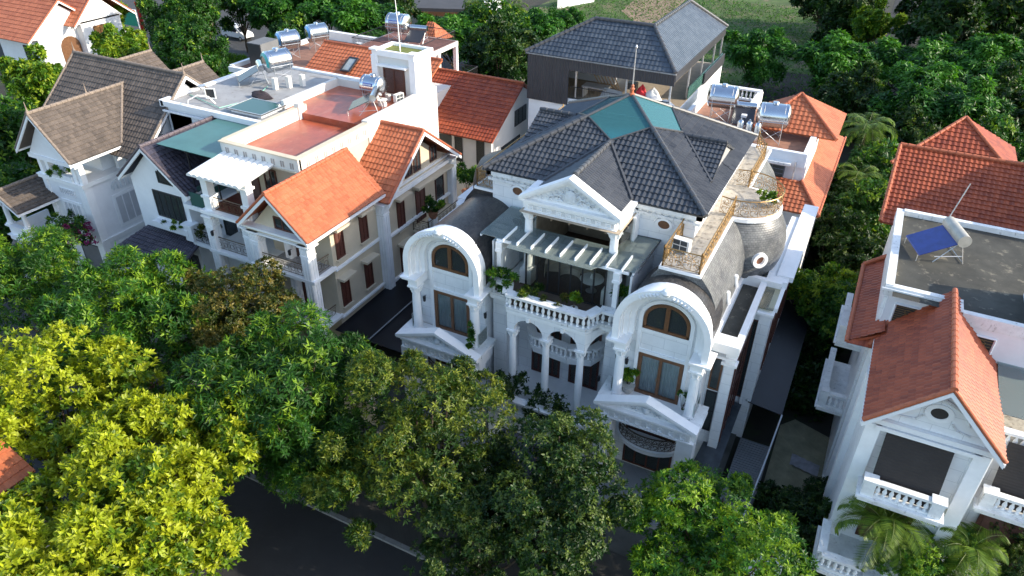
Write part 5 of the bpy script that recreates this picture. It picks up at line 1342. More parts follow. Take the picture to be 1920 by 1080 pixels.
def grille(y, pts, nbar, name='grille_window'):
    b = MB(); b.poly([(x, y - .02, z) for x, z in pts]); o = part(name, b, INSIDE, H)
    c = MB(); k = len(pts)
    for i in range(k):
        c.tube([(pts[i][0], y - .05, pts[i][1]), (pts[(i + 1) % k][0], y - .05, pts[(i + 1) % k][1])], .05, 4)
    part('frame', c, PAINT, o)
    c = MB(); zs_ = [p[1] for p in pts]; z0, z1 = min(zs_), max(zs_)
    for i in range(1, nbar):
        z = z0 + (z1 - z0) * i / nbar; xs_ = []
        for j in range(k):
            (xa, za), (xb, zb) = pts[j], pts[(j + 1) % k]
            if (za - z) * (zb - z) < 0: xs_.append(xa + (xb - xa) * (z - za) / (zb - za))
        if len(xs_) >= 2: c.tube([(min(xs_), y - .05, z), (max(xs_), y - .05, z)], .012, 4)
    cx_ = sum(p[0] for p in pts) / k; 
    for fl in (-1, 1): scroll(c, Vector((cx_, y - .06, z1 - .85)), Vector((1, 0, 0)), .7, fl, r=.012)
    part('bar', c, BRASS, o)
grille(32.0, [(3.15, 11.7), (3.15, 10.45), (3.75, 10.45), (4.85, 11.7)], 11)
grille(31.25, [(5.75, 11.55), (7.1, 11.55), (7.1, 10.2)], 9)
b = MB(); b.smooth = True
rows = [[(5.17 + math.cos(t) * a, 25.65 - d, 11.15 + math.sin(t) * a * .85) for a, d in ((.3, .06), (.5, .06), (.5, 0), (.3, 0), (.3, .06))] for t in np.linspace(0, 2 * PI, 21)]
b.grid([r[::-1] for r in rows]); o = part('oculus_window', b, TRIM, H)
b = MB(); b.poly([(5.17 + math.cos(t) * .31, 25.62, 11.15 + math.sin(t) * .26) for t in np.linspace(0, 2 * PI, 21)[:-1]]); part('pane', b, INSIDE, o)
b = MB(); b.tube([(4.1, 25.58, 11.0), (4.3, 25.58, 11.45), (4.8, 25.58, 11.65), (5.17, 25.58, 11.85), (5.6, 25.58, 11.65), (6.05, 25.58, 11.4), (6.25, 25.58, 10.95)], .06, 5); b.tube([(3.9, 25.6, 10.55), (4.5, 25.6, 10.6), (4.7, 25.6, 10.9)], .04, 4); b.tube([(6.4, 25.6, 10.5), (5.9, 25.6, 10.6), (5.7, 25.6, 10.85)], .04, 4); part('stucco_ornament', b, WEATH, o)
b = MB(); b.box(2.8, 7.5, 25.45, 25.7, 9.95, 10.18); b.box(3.3, 7.0, 25.4, 25.7, 9.72, 9.9); part('cornice', b, TRIM, H)
for x0, x1 in ((2.95, 3.5), (6.75, 7.3)): pilaster(H, x0, x1, 25.45, 25.7, 0, 9.9, TRIM, fl=0, cap=False, name='corner_pier')
for y in (31.4, 28.6): pilaster(H, 2.68, 2.95, y, y + .7, 0, 9.9, TRIM, fl=0, cap=False, name='corner_pier')
SHADE = wave_mat('dark_blind', (.035, .030, .028), 'Z', .12, .3, rough=.9)
for (x0, x1, yw) in ((3.75, 6.15, 25.65), (8.0, 10.6, 27.15)):
    b = MB(); b.prism([(x0, yw - .06, 9.7), (x1, yw - .06, 9.7), (x1, yw - .82, 7.1), (x0, yw - .82, 7.1)], (0, -.02, 0)); part('roller_blind', b, SHADE, H)
    b = MB(); b.box(x0 - .3, x1 + .3, yw - 1.25, yw, 6.75, 7.0); b.box(x0 - .4, x1 + .4, yw - 1.35, yw, 6.95, 7.05)
    for x in (x0 - .25, x1 - .2): b.box(x, x + .45, yw - 1.22, yw - .82, 7.0, 7.82); b.box(x - .05, x + .5, yw - 1.27, yw - .77, 7.82, 7.9)
    o = part('balcony', b, WEATH, H)
    balustrade(o, [(x0 + .2, yw - 1.05), (x1 - .2, yw - 1.05)], 7.02, .82, mat=WEATH, sp=.24, w=.1, wt=.14)
    window(H, '-y', yw, x0 + .3, x1 - .3, 3.6, 6.0, DWOOD, INSIDE, 2, 1, .14, 'front_door' if x0 < 5 else 'window', shutter=DWOOD)
b = MB(); b.box(2.7, 12, 23.4, 25.7, 2.9, 3.2); b.box(2.6, 12, 23.3, 25.7, 3.1, 3.22); o = part('front_terrace', b, WEATH, H)
balustrade(o, [(2.85, 25.4), (2.85, 23.5), (4.4, 23.5)], 3.22, .85, mat=WEATH, sp=.25, w=.12, wt=.18); balustrade(o, [(5.9, 23.5), (12, 23.5)], 3.22, .85, mat=WEATH, sp=.25, w=.12, wt=.18)
b = MB(); b.box(4.6, 5.6, 23.6, 25.2, 3.22, 3.4); b.box(5.3, 5.9, 24.0, 25.5, 3.22, 3.9); part('step', b, WEATH, o)
for (z, y0, y1) in ((3.9, 33.2, 37.5), (7.2, 34.6, 38.2)):          # side balconies
    b = MB(); b.box(1.35, 2.65, y0, y1, z - .3, z); b.box(1.25, 2.65, y0 - .1, y1 + .1, z - .1, z - .02); b.box(1.35, 1.75, y0, y0 + .5, z, z + 1.0); o = part('side_balcony', b, WEATH, H)
    balustrade(o, [(2.6, y0 + .15), (1.5, y0 + .15), (1.5, y1)], z, .9, mat=WEATH, sp=.27, w=.1, wt=.16)
b = MB(); b.prism([(7.5, 27.9, 10.3), (9.3, 27.9, 10.3), (9.3, 31.3, 10.5), (7.5, 31.3, 10.5)], (0, 0, .03)); part('glass_canopy', b, GLASSC, H)
b = MB(); b.box(7.5, 12, 27.3, 31.3, 9.2, 9.25); part('terrace_floor', b, SLABW, H)
balustrade(H, [(7.6, 27.3), (12, 27.3)], 9.22, .85, mat=WEATH, sp=.25, w=.1, wt=.16)
b = MB(); b.box(8.0, 12, 31.6, 34.2, 12.34, 14.2); part('roof_hut', b, PAINT, H)
b = MB(); b.box(13.2, 17, 41.5, 49.5, 0, 16.2); part('shadow_block', b, PAINT, H)  # unseen block added to cast the shadow on the rear roof
b = MB(); b.tube([(4.9, 40.2, 12.5), (5.3, 40.3, 14.6)], .03, 5); part('mast', b, STEELW, H)
# ---------------------------------------------------------------- distant buildings
H = thing('arched_door_house', 'distant white house top left with orange roof and arched brown door', 'house', (-103, 62, 0))
b = MB(); b.box(-106, -97.5, 57.5, 66, 0, 5.0); b.box(-104.0, -96.2, 63, 69, 0, 6.2); b.yz([(56.9, 5), (66.5, 5), (61.5, 8.6)], -97.6, -97.5); b.yz([(62.5, 6), (69.5, 6), (66, 9.2)], -96.3, -96.2); part('wall', b, PAINT, H)
gable_x(H, -112, -96.9, 55.8, 67.0, 5.0, 9.2, OTILE, CAPO, du=.45, dv=.6, ym=61.4, ends=(1,)); gable_x(H, -108, -95.4, 61.5, 71, 6.0, 10.0, OTILE, CAPO, du=.45, dv=.6, ym=66, ends=(1,))
b = MB(); b.yz([(60.2, 1), (63.0, 1), (63.0, 3.2)] + [(61.6 + 1.4 * math.cos(a), 3.2 + 1.4 * math.sin(a)) for a in np.linspace(0, PI, 9)][1:], -97.5, -97.4); part('arched_door', b, WOOD, H)
window(H, '+x', -96.2, 64.6, 66.6, 3.2, 5.4, WOOD, INSIDE, 2, 1, .1, shutter=M('orange_wood', (.45, .2, .05), rough=.6)); window(H, '-y', 57.5, -101, -99.6, 1.5, 4, DARKF, INSIDE, 1, 1, .1)
H = thing('dark_eaves_house', 'distant house at the top with a wide dark roof and brown eaves', 'house', (-64, 106, 0))
b = MB(); b.xy([at(740, 20, 4.2)[:2], at(884, 24, 4.2)[:2], at(905, -30, 4.2)[:2], at(755, -60, 4.2)[:2]], 4.2, 4.7); o = part('roof', b, M('felt_roof', (.05, .05, .055), var=.2, scale=.4, rough=.8), H)
b = MB(); b.xy([at(745, 24, 3.9)[:2], at(884, 28, 3.9)[:2], at(900, -30, 3.9)[:2], at(755, -50, 3.9)[:2]], 3.6, 4.2); part('eaves', b, WOOD, o)
b = MB(); q = [at(760, 10, 3.5)[:2], at(868, 16, 3.5)[:2], at(880, -30, 3.5)[:2], at(770, -40, 3.5)[:2]]; b.xy(q, 0, 3.6); part('wall', b, PALE, H)
b = MB(); b.xy([at(905, 30, 3)[:2], at(925, 26, 3)[:2], at(945, -30, 3)[:2], at(920, -30, 3)[:2]], 0, 5.0); solo('white_block', b, M('far_wall', (.5, .52, .56), rough=.8), 'pale plain block at the top beside the palm trees', 'building', at(925, 0, 0))
b = MB(); p0, p1 = at(1045, 16, 0), at(1110, 4, 0); b.prism([p0, p1, (p1[0] + .3, p1[1] + .3, 0), (p0[0] + .3, p0[1] + .3, 0)], (0, 0, 2.6)); solo('hoarding_wall', b, PAINT, 'white hoarding wall at the top edge of the grass field', 'wall', p0)
# orange roofed house just cut by the left bottom edge
H = thing('left_edge_house', 'orange eave and grey wall of a house cut by the lower left edge', 'house', (-31, 7, 0))
b = MB(); tiles(b, [(-36, 8.0, 6.0), (-28.0, 8.0, 6.0), (-28.0, 12.4, 7.5), (-36, 12.4, 7.5)] if False else [(-27.75, 7.6, 6.4), (-27.75, 10.2, 6.4), (-31.5, 10.2, 8.6), (-31.5, 7.6, 8.6)], du=.3, dv=.36); part('roof', b, OTILE, H)
b = MB(); b.box(-33, -28.6, 4.5, 10.0, 0, 6.2); b.box(-28.6, -26.6, 4.5, 7.0, 0, 3.9); part('wall', b, M('blue_grey_wall', (.42, .45, .50), var=.1, rough=.8), H)  # wall in one even blue-grey tone
# ================================================================= plants
def unit(a): return a / np.maximum(1e-9, np.linalg.norm(a, axis=-1, keepdims=True))
def leaf_object_mesh(name, base, d, side, nrm, L, W, col, fold=.25, mat=LEAF):
    """n folded diamond leaves: base point, direction, side vector, normal, length, width, colour"""
    n = len(base)
    L = np.broadcast_to(L, (n,))[:, None]; W = np.broadcast_to(W, (n,))[:, None]
    m_ = base + d * L * .45
    v = np.stack([base, m_ + side * W * .5 + nrm * W * fold, base + d * L, m_ - side * W * .5 + nrm * W * fold], axis=1).reshape(-1, 3)
    me = bpy.data.meshes.new(name)
    me.vertices.add(4 * n); me.vertices.foreach_set('co', v.astype(np.float32).ravel())
    f = (np.arange(n)[:, None] * 4 + np.array([[0, 1, 2, 0, 2, 3]])).ravel()
    me.loops.add(6 * n); me.loops.foreach_set('vertex_index', f.astype(np.int32))
    me.polygons.add(2 * n); me.polygons.foreach_set('loop_start', np.arange(2 * n, dtype=np.int32) * 3)
    a = me.attributes.new('Col', 'FLOAT_COLOR', 'POINT')
    c4 = np.concatenate([np.repeat(col, 4, axis=0), np.ones((4 * n, 1))], axis=1)
    a.data.foreach_set('color', c4.astype(np.float32).ravel())
    me.update(calc_edges=True)
    me.materials.append(mat)
    return me

def crown(name, seed, rx, rz, nclump, nros, nleaf, L, W, cols, tip=.12, spread=(35, 100), upb=.5, rc=(.19, .33), flat=1.0, fill=.25, gap=.9):
    """leaf crown around the origin; cols = (dark, mid, young tips)"""
    g = np.random.default_rng(seed)
    k = nclump
    dirs = unit(g.normal(size=(k, 3)) * np.array([1, 1, .85]) + np.array([0, 0, .22]))
    rad = g.uniform(.42, .92, size=(k, 1)); rad[:max(3, k // 6)] *= .45
    ex = max(5, k // 4)                              # boughs that stick out of the outline
    rad[-ex:] = g.uniform(.90, 1.06, size=(ex, 1))
    cc = dirs * rad * np.array([rx, rx, rz])
    cr = g.uniform(*rc, size=k) * rx
    cr[-ex:] *= .62
    wv = unit(g.normal(size=(7, 3))) * g.uniform(3.2, 6.5, size=(7, 1)) / max(.25, rx / 4.0); wp = g.uniform(0, 6.28, 7)
    ros = []; axs = []; inner = []
    need = nros; tries = 0
    while need > 0 and tries < 30:
        tries += 1
        q = g.integers(0, k, need * 2)
        dd = unit(g.normal(size=(need * 2, 3)) + np.array([0, 0, .35]))
        isin = g.random(need * 2) < fill
        p = cc[q] + dd * (cr[q] * np.where(isin, g.uniform(.55, .85, need * 2), g.uniform(.88, 1.12, need * 2)))[:, None] * np.array([1, 1, flat])
        dist = np.linalg.norm((p[:, None, :] - cc[None]) / np.array([1, 1, flat]), axis=2) / cr[None]
        ok = (dist.min(axis=1) > np.where(isin, .5, .80))
        # thin out at random so that the outline breaks up
        ok &= (np.sin(p @ wv.T + wp).sum(axis=1) + g.normal(size=need * 2) * .5 > -gap) | (isin & (g.random(need * 2) < .35))
        p = p[ok][:need]; dd_ = dd[ok][:need]
        ros.append(p); axs.append(unit(dd_ * .8 + np.array([0, 0, upb]) + g.normal(size=p.shape) * .25)); need -= len(p)
    ros = np.concatenate(ros); axs = np.concatenate(axs); n = len(ros)
    clump_tone = g.random(k)
    near = np.linalg.norm(ros[:, None, :] - cc[None], axis=2).argmin(axis=1)
    dark, mid, young = (np.array(c) for c in cols)
    t = np.clip(.45 * g.random(n) + .55 * clump_tone[near], 0, 1)[:, None]
    rcol = dark + (mid - dark) * t
    hgt = (ros[:, 2] / rz * .5 + .5)
    yv = g.random(n) < tip * (.4 + 1.2 * np.clip(hgt, 0, 1)) * (.5 + clump_tone[near])
    rcol[yv] = mid + (young - mid) * g.uniform(.5, 1, size=(yv.sum(), 1))
    # leaves of every rosette
    ref = np.where(np.abs(axs[:, 2:3]) > .9, np.array([[1., 0, 0]]), np.array([[0, 0, 1.]]))
    e1 = unit(np.cross(axs, ref)); e2 = np.cross(axs, e1)
    az = (np.arange(nleaf) * 2.399963)[None, :] + g.uniform(0, 6.28, (n, 1)) + g.normal(size=(n, nleaf)) * .2
    el = np.radians(g.uniform(spread[0], spread[1], size=(n, nleaf)))
    rdir = e1[:, None] * np.cos(az)[..., None] + e2[:, None] * np.sin(az)[..., None]
    d = axs[:, None] * np.cos(el)[..., None] + rdir * np.sin(el)[..., None]
    d = unit(d + np.array([0, 0, -.12])).reshape(-1, 3)
    side = unit(np.cross(d, np.repeat(axs, nleaf, axis=0) + g.normal(size=d.shape) * .2))
    nrm = np.cross(side, d)
    base = np.repeat(ros, nleaf, axis=0) + d * L * .05 + g.normal(size=d.shape) * L * .12
    col = np.repeat(rcol, nleaf, axis=0) * g.uniform(.75, 1.25, size=(len(d), 1))
    ll = L * g.uniform(.7, 1.15, len(d)); ww = W * g.uniform(.8, 1.2, len(d))
    return leaf_object_mesh(name, base, d, side, nrm, ll, ww, np.clip(col, .004, .9)), cc, cr

def trunk(seed, base_z, cc, r=.16, lean=(0, 0)):
    """tapered trunk from the ground (z = base_z below the crown centre) with limbs to the clumps"""
    rnd_ = random.Random(seed); mb = MB(); mb.smooth = True
    top = Vector((0, 0, min(c[2] for c in cc) * .6)); b0 = Vector((lean[0], lean[1], base_z))
    pts = [b0, b0.lerp(top, .3) + Vector((rnd_.uniform(-.1, .1), rnd_.uniform(-.1, .1), 0)), b0.lerp(top, .65), top]
    mb.tube(pts, r * 1.25, 8, r * .7)
    for c in cc[:16]:
        c = Vector(c); s = b0.lerp(top, rnd_.uniform(.6, 1.0)); m_ = s.lerp(c, .5) + Vector((rnd_.uniform(-.2, .2), rnd_.uniform(-.2, .2), -.15))
        mb.tube([s, m_, c], r * .5, 5, .03)
    return mb

PAL = {
 'yellow': ((.028, .085, .008), (.16, .25, .010), (.36, .40, .020)),
 'green': ((.010, .042, .006), (.045, .145, .014), (.20, .31, .02)),
 'mid': ((.012, .055, .007), (.062, .185, .013), (.22, .34, .02)),
 'olive': ((.012, .038, .005), (.052, .110, .009), (.165, .195, .018)),
 'rust': ((.020, .038, .007), (.080, .100, .012), (.19, .150, .03)),
 'dark': ((.006, .026, .005), (.026, .072, .010), (.11, .155, .03)),
 'feather': ((.009, .050, .007), (.036, .145, .013), (.08, .22, .02)),
 'lime': ((.035, .105, .008), (.12, .24, .014), (.29, .37, .025)),
}
TREES = {}
def tree_kind(key, *a, **k):
    TREES[key] = crown(key, *a, **k)
def place(name, key, pos, label, cat='tree', group=None, rot=0., sc=1., tr=.16, seed=1, shared={}):
    """tree thing at the foot of its trunk; pos = crown centre"""
    me, cc, cr = TREES[key]
    x, y, z = pos
    o = thing(name, label, cat, (x, y, 0), group)
    c = bpy.data.objects.new('crown', me); C.objects.link(c); c.parent = o; c.location = (0, 0, z); c.rotation_euler = (0, 0, rot); c.scale = (sc,) * 3 if not isinstance(sc, tuple) else sc
    s_ = c.scale
    mb = trunk(seed, 0, [Matrix.Rotation(rot, 3, 'Z') @ Vector((q[0] * s_[0], q[1] * s_[1], q[2] * s_[2])) + Vector((0, 0, z)) for q in cc], tr)
    m_ = mb.mesh('trunk'); m_.materials.append(BARK)
    t = bpy.data.objects.new('trunk', m_); C.objects.link(t); t.parent = o
    return o
# street trees in front
G1 = 'street trees along the kerb'
tree_kind('y1', 11, 4.1, 3.6, 52, 2700, 12, .29, .12, PAL['yellow'], tip=.62, spread=(25, 85))
tree_kind('y2', 12, 4.6, 3.8, 58, 3100, 12, .29, .12, PAL['yellow'], tip=.62, spread=(25, 85))
tree_kind('g1', 13, 4.6, 3.6, 46, 3400, 10, .36, .085, PAL['mid'], tip=.22, spread=(35, 110))
tree_kind('g2', 14, 4.5, 4.0, 46, 3600, 10, .37, .085, PAL['green'], tip=.16, spread=(35, 115))
tree_kind('o1', 15, 3.4, 2.8, 40, 3600, 8, .19, .085, PAL['rust'], tip=.35, spread=(30, 100))
tree_kind('o2', 16, 4.4, 4.0, 58, 5200, 9, .22, .07, PAL['olive'], tip=.38, spread=(40, 120))
tree_kind('d1', 17, 3.9, 3.6, 50, 4600, 8, .20, .095, PAL['dark'], tip=.28, spread=(30, 110))
tree_kind('g3', 18, 4.0, 3.4, 44, 3500, 9, .27, .09, PAL['mid'], tip=.32, spread=(30, 105))
place('broadleaf_tree', 'y1', at(318, 905, 5.6), 'yellow green broadleaf tree nearest the road at the lower left', group=G1, tr=.2, seed=1)
place('broadleaf_tree', 'y2', at(95, 790, 5.8), 'yellow green broadleaf tree at the left edge below the green trees', group=G1, tr=.2, seed=2)
place('broadleaf_tree', 'y1', at(150, 1055, 5.4), 'yellow green broadleaf tree in the bottom left corner', group=G1, rot=2.2, sc=1.02, tr=.2, seed=3)
place('mango_tree', 'g1', at(245, 612, 6.0), 'mid green long leaved tree before the navy roofed house', group=G1, tr=.2, seed=4)
place('mango_tree', 'g1', at(45, 535, 5.6), 'green long leaved tree at the left edge before the brown roofed house', group=G1, rot=1.7, sc=.86, seed=5)
place('small_leaf_tree', 'o1', at(432, 590, 6.6), 'rusty olive small leaved tree before the cream house loggia', group=G1, tr=.14, seed=6)
place('mango_tree', 'g2', at(532, 748, 6.0), 'big deep green long leaved tree before the cream house side wall', group=G1, tr=.22, seed=7)
place('small_leaf_tree', 'o2', at(790, 835, 5.8), 'olive yellow fine leaved tree covering the villa left porch', group=G1, tr=.2, seed=8)
place('small_leaf_tree', 'd1', at(1050, 938, 5.0), 'dark glossy small leaved tree before the middle of the villa', group=G1, sc=.95, tr=.18, seed=9)
place('broadleaf_tree', 'g3', at(1350, 1035, 4.4), 'bright green tree at the foot of the villa right porch', group=G1, sc=.86, tr=.2, seed=10)
place('small_leaf_tree', 'd1', at(900, 1010, 3.6), 'low dark tree between the olive tree and the dark tree', group=G1, rot=2.5, sc=.72, seed=12)
place('mango_tree', 'g2', at(600, 860, 3.6), 'shaded tree under the big deep green tree by the kerb', group=G1, rot=1.1, sc=.62, seed=13)
place('broadleaf_tree', 'g3', at(1745, 1062, 3.9), 'round bright green garden tree below the palm at lower right', group=None, rot=1., sc=.5, seed=14)
place('broadleaf_tree', 'd1', at(1905, 1030, 4.2), 'dark garden tree cut by the lower right edge', rot=.4, sc=.45, seed=15)
place('small_leaf_tree', 'd1', at(1665, 905, 4.4), 'small dark bush tree above the palm on the front terrace', rot=.9, sc=.26, tr=.06, seed=16)
# background trees
tree_kind('f1', 21, 5.0, 2.6, 30, 2600, 7, .62, .20, PAL['feather'], tip=.35, spread=(55, 105), upb=1.0, flat=.6)
tree_kind('f2', 22, 4.6, 3.0, 26, 2200, 7, .60, .20, PAL['feather'], tip=.2, spread=(50, 105), upb=.9, flat=.7)
tree_kind('b1', 23, 4.4, 4.0, 44, 1900, 7, .55, .26, PAL['green'], tip=.10)
tree_kind('b2', 24, 4.2, 3.6, 40, 1700, 7, .55, .28, PAL['lime'], tip=.35)
tree_kind('b3', 25, 4.6, 4.2, 44, 2000, 7, .50, .24, PAL['dark'], tip=.08)
tree_kind('b4', 26, 4.2, 3.8, 40, 3000, 7, .36, .16, PAL['green'], tip=.05)
GB = 'trees among the houses behind'
def B(kind, key, px, py, z, label, sc=1., rot=0., seed=0):
    return place(kind, key, at(px, py, z), label, group=GB, sc=sc, rot=rot, tr=.18, seed=seed + 40)
bt = [
 ('broadleaf_tree', 'b2', 85, 150, 5, 'lime green tree at left between the brown roof and the distant white house', .95),
 ('broadleaf_tree', 'b1', 12, 265, 5, 'dark green tree at the left edge beside the brown roofed house', .9),
 ('broadleaf_tree', 'b1', 10, 385, 3.5, 'shaded tree left of the brown roofed house porch', .8),
 ('broadleaf_tree', 'b2', 226, 92, 5.5, 'lime tree right of the distant white house', .72),
 ('broadleaf_tree', 'b2', 190, 22, 6, 'yellowish tree behind the distant white house', .8),
 ('round_tree', 'b4', 345, 112, 6, 'dense dark rounded tree behind the brown roof', 1.1),
 ('round_tree', 'b4', 335, 45, 6, 'dense rounded tree left of the parked van', 1.15),
 ('broadleaf_tree', 'b1', 372, 22, 9, 'tall leafy tree over the van on its left', .6),
 ('feathery_tree', 'f2', 520, 22, 7, 'light feathery tree right of the parked van', 1.0),
 ('feathery_tree', 'f2', 600, 25, 7, 'feathery tree behind the flat roofed tank house', 1.1),
 ('broadleaf_tree', 'b1', 445, -10, 8, 'dark tree at the top edge above the van', 1.0),
 ('feathery_tree', 'f1', 690, 45, 7, 'feathery tree left of the deck water tank', 1.05),
 ('feathery_tree', 'f1', 850, 68, 6, 'feathery tree right of the roof deck', 1.0),
 ('broadleaf_tree', 'b3', 945, 110, 6, 'dark broad tree between the roof deck and the dark clad house', 1.0),
 ('broadleaf_tree', 'b1', 930, 60, 6, 'dark broad tree behind the roof deck, upper of two', .95),
 ('feathery_tree', 'f2', 1000, 62, 5, 'light tree left of the grey hip roof', .9),
 ('feathery_tree', 'f2', 1060, 40, 4, 'low light tree before the white hoarding', .6),
 ('broadleaf_tree', 'b1', 560, 75, 5, 'shaded tree behind the blue topped tanks', .75),
 ('broadleaf_tree', 'b3', 735, 15, 6, 'dark tree behind the mast at the top', .85),
 ('feathery_tree', 'f2', 1415, 105, 4.5, 'bright feathery tree right of the dark clad house', 1.05),
 ('feathery_tree', 'f1', 1590, 125, 5, 'wide feathery tree right of the bare ground', 1.15),
 ('feathery_tree', 'f1', 1722, 128, 5, 'wide feathery tree in front of the lane', 1.2),
 ('feathery_tree', 'f1', 1830, 120, 6, 'wide feathery tree at the right behind the red roof', 1.15),
 ('feathery_tree', 'f1', 1745, 190, 6.5, 'bright layered feathery tree behind the red pyramid roof', 1.1),
 ('broadleaf_tree', 'b3', 1600, 195, 4, 'dark tree behind the orange pyramid roof', .85),
 ('broadleaf_tree', 'b3', 1880, 220, 5, 'dark tree at the right edge behind the red roof', 1.0),
 ('broadleaf_tree', 'b1', 1860, 280, 4.5, 'olive leafy tree right of the red pyramid roof', .7),
 ('broadleaf_tree', 'b3', 1690, 265, 4, 'dark leafy tree left of the red pyramid roof', .75),
 ('broadleaf_tree', 'b1', 1640, 330, 4, 'leafy tree filling the gap between the orange and red roofs', .7),
 ('broadleaf_tree', 'b3', 1580, 375, 3.5, 'shaded tree under the orange skirt roof', .65),
 ('broadleaf_tree', 'b1', 1625, 405, 3.5, 'shaded tree left of the red roofed house flat roof', .65),
 ('broadleaf_tree', 'b3', 1560, 450, 3.2, 'dark tree beside the pale dome', .6),
 ('broadleaf_tree', 'b2', 1535, 545, 4, 'bright leafy tree right of the villa side wing', .55),
 ('broadleaf_tree', 'b1', 1570, 590, 3.5, 'leafy tree by the side balconies of the red roofed house', .5),
 ('broadleaf_tree', 'b3', 1600, 480, 3.2, 'dark tree left of the small red skirt roof', .6),
 ('broadleaf_tree', 'b3', 1585, 25, 6, 'tall shaded tree left of the lane', 1.1),
 ('broadleaf_tree', 'b2', 1640, 42, 6, 'olive tree at the left verge of the lane', .8),
 ('broadleaf_tree', 'b3', 1550, -25, 7, 'dark tree at the top edge left of the lane', 1.1),
 ('broadleaf_tree', 'b2', 1790, 62, 6, 'golden olive tree at the right verge of the lane', 1.0),
 ('broadleaf_tree', 'b3', 1850, 35, 6, 'dark tree at the top right', 1.3),
 ('broadleaf_tree', 'b3', 1800, -22, 7, 'dark tall tree over the lane at the top edge', 1.0),
 ('broadleaf_tree', 'b1', 1915, 70, 6, 'dark tree in the top right corner', 1.2),
 ('broadleaf_tree', 'b3', 1900, 130, 5, 'shaded tree at the right edge below the corner', 1.0),
 ('broadleaf_tree', 'b3', 1800, 30, 9, 'tall dark tree shading the lane from the right', 1.45),
 ('broadleaf_tree', 'b3', 1770, -45, 10, 'tall dark tree at the far end of the lane', 1.5),
 ('broadleaf_tree', 'b3', 1470, 950, 1.4, 'dark clipped bush along the paved yard', .26),
 ('broadleaf_tree', 'b3', 1548, 940, 1.4, 'dark clipped bush between the yard and the front terrace', .27),
 ('broadleaf_tree', 'b3', 1530, 1010, 1.6, 'dark bush in the lower right garden gap', .4),
]
for i, (nm, key, px, py, z, lab, sc) in enumerate(bt):
    B(nm, key, px, py, z, lab, sc, rot=i * 1.37, seed=i)

# palms
def frond_mesh(seed, n, L, lw, ll, pal, droop=1.0, up=(20, 75)):
    g = np.random.default_rng(seed); bs, ds, ss, ns, Ls, cs = [], [], [], [], [], []
    rach = MB()
    for i in range(n):
        az = i * 2.39996 + g.uniform(-.2, .2); el = math.radians(up[0] + (up[1] - up[0]) * (i / n))
        h = np.array([math.cos(az), math.sin(az), 0]); pts = []
        p = np.zeros(3); e = el; st = L * g.uniform(.85, 1.1) / 12
        for k in range(13):
            pts.append(p.copy()); d = h * math.cos(e) + np.array([0, 0, 1]) * math.sin(e); p = p + d * st; e -= droop * .17 * (k / 6 + .4)
        rach.tube([tuple(q) for q in pts], .022, 4, .006)
        sd = np.cross(h, [0, 0, 1])
        for k in range(1, 12):
            for t in (0, .33, .66):
                for s in (-1, 1):
                    q = pts[k] * (1 - t) + pts[k + 1] * t; d = unit(pts[k + 1] - pts[k]); dl = unit(sd * s * .9 + d * .55 + np.array([0, 0, -.25]))
                    bs.append(q); ds.append(dl); ns.append(unit(np.cross(np.cross(dl, [0, 0, 1.]), dl))); ss.append(unit(np.cross(dl, [0, 0, 1.]))); Ls.append(ll * math.sin(math.pi * (k + t + 1.5) / 15) * g.uniform(.85, 1.1))
                    a = np.array(pal[0]); b = np.array(pal[1]); cs.append((a + (b - a) * g.random()) * g.uniform(.8, 1.2))
    me = leaf_object_mesh('frond_leaves', np.array(bs), np.array(ds), np.array(ss), np.array(ns), np.array(Ls), lw, np.array(cs), fold=.1)
    return me, rach
def palm(name, label, pos, L, n, seed, pal, tr=.07, group=None, up=(5, 78), lw=.05, ll=.55, droop=1.0):
    x, y, z = pos
    o = thing(name, label, 'palm', (x, y, 0), group)
    me, rach = frond_mesh(seed, n, L, lw, ll, pal, droop, up)
    c = bpy.data.objects.new('crown', me); C.objects.link(c); c.parent = o; c.location = (0, 0, z)
    rm = rach.mesh('rachis'); rm.materials.append(LEAFSTEM); r = bpy.data.objects.new('rachis', rm); C.objects.link(r); r.parent = c
    mb = MB(); mb.smooth = True; mb.tube([(0, 0, 0), (.05, 0, z * .5), (0, 0, z + .1)], tr, 8, tr * .7)
    m_ = mb.mesh('trunk'); m_.materials.append(BARK); t = bpy.data.objects.new('trunk', m_); C.objects.link(t); t.parent = o
    return o
LEAFSTEM = M('leaf_stem', (.12, .16, .03), var=.3, rough=.6)
PP = ((.05, .11, .012), (.16, .24, .03))
palm('areca_palm', 'large areca palm before the red roofed house front terrace', at(1660, 985, 5.2), 2.7, 26, 3, PP, up=(-5, 85), ll=.62, lw=.055)
palm('areca_palm', 'palm partly behind the round garden tree at lower right', at(1815, 1035, 5.0), 1.9, 18, 4, PP, up=(5, 85), ll=.55)
palm('areca_palm', 'palm among the trees right of the orange pyramid roof', at(1625, 245, 6.5), 3.2, 22, 5, PP, up=(0, 80), ll=.8, lw=.08, tr=.1)
palm('areca_palm', 'shaded palm lower in the tree gap between the orange and red roofs', at(1610, 335, 5.5), 2.4, 18, 6, PP, up=(0, 80), ll=.7, lw=.07, tr=.1)
palm('fan_palm', 'palm at the top beside the dark eaved house', at(890, 12, 6), 2.6, 20, 7, PP, up=(-10, 80), ll=.9, lw=.14, tr=.14)
palm('fan_palm', 'palm at the top edge right of the pale block', at(965, 20, 6), 2.6, 20, 8, PP, up=(-10, 80), ll=.9, lw=.14, tr=.14)
palm('cycad', 'dark cycad in a white planter at the right edge terrace', (9.6, 27.9, 9.75), 1.1, 26, 9, ((.02, .06, .015), (.05, .11, .03)), up=(0, 80), ll=.26, lw=.03, tr=.1)
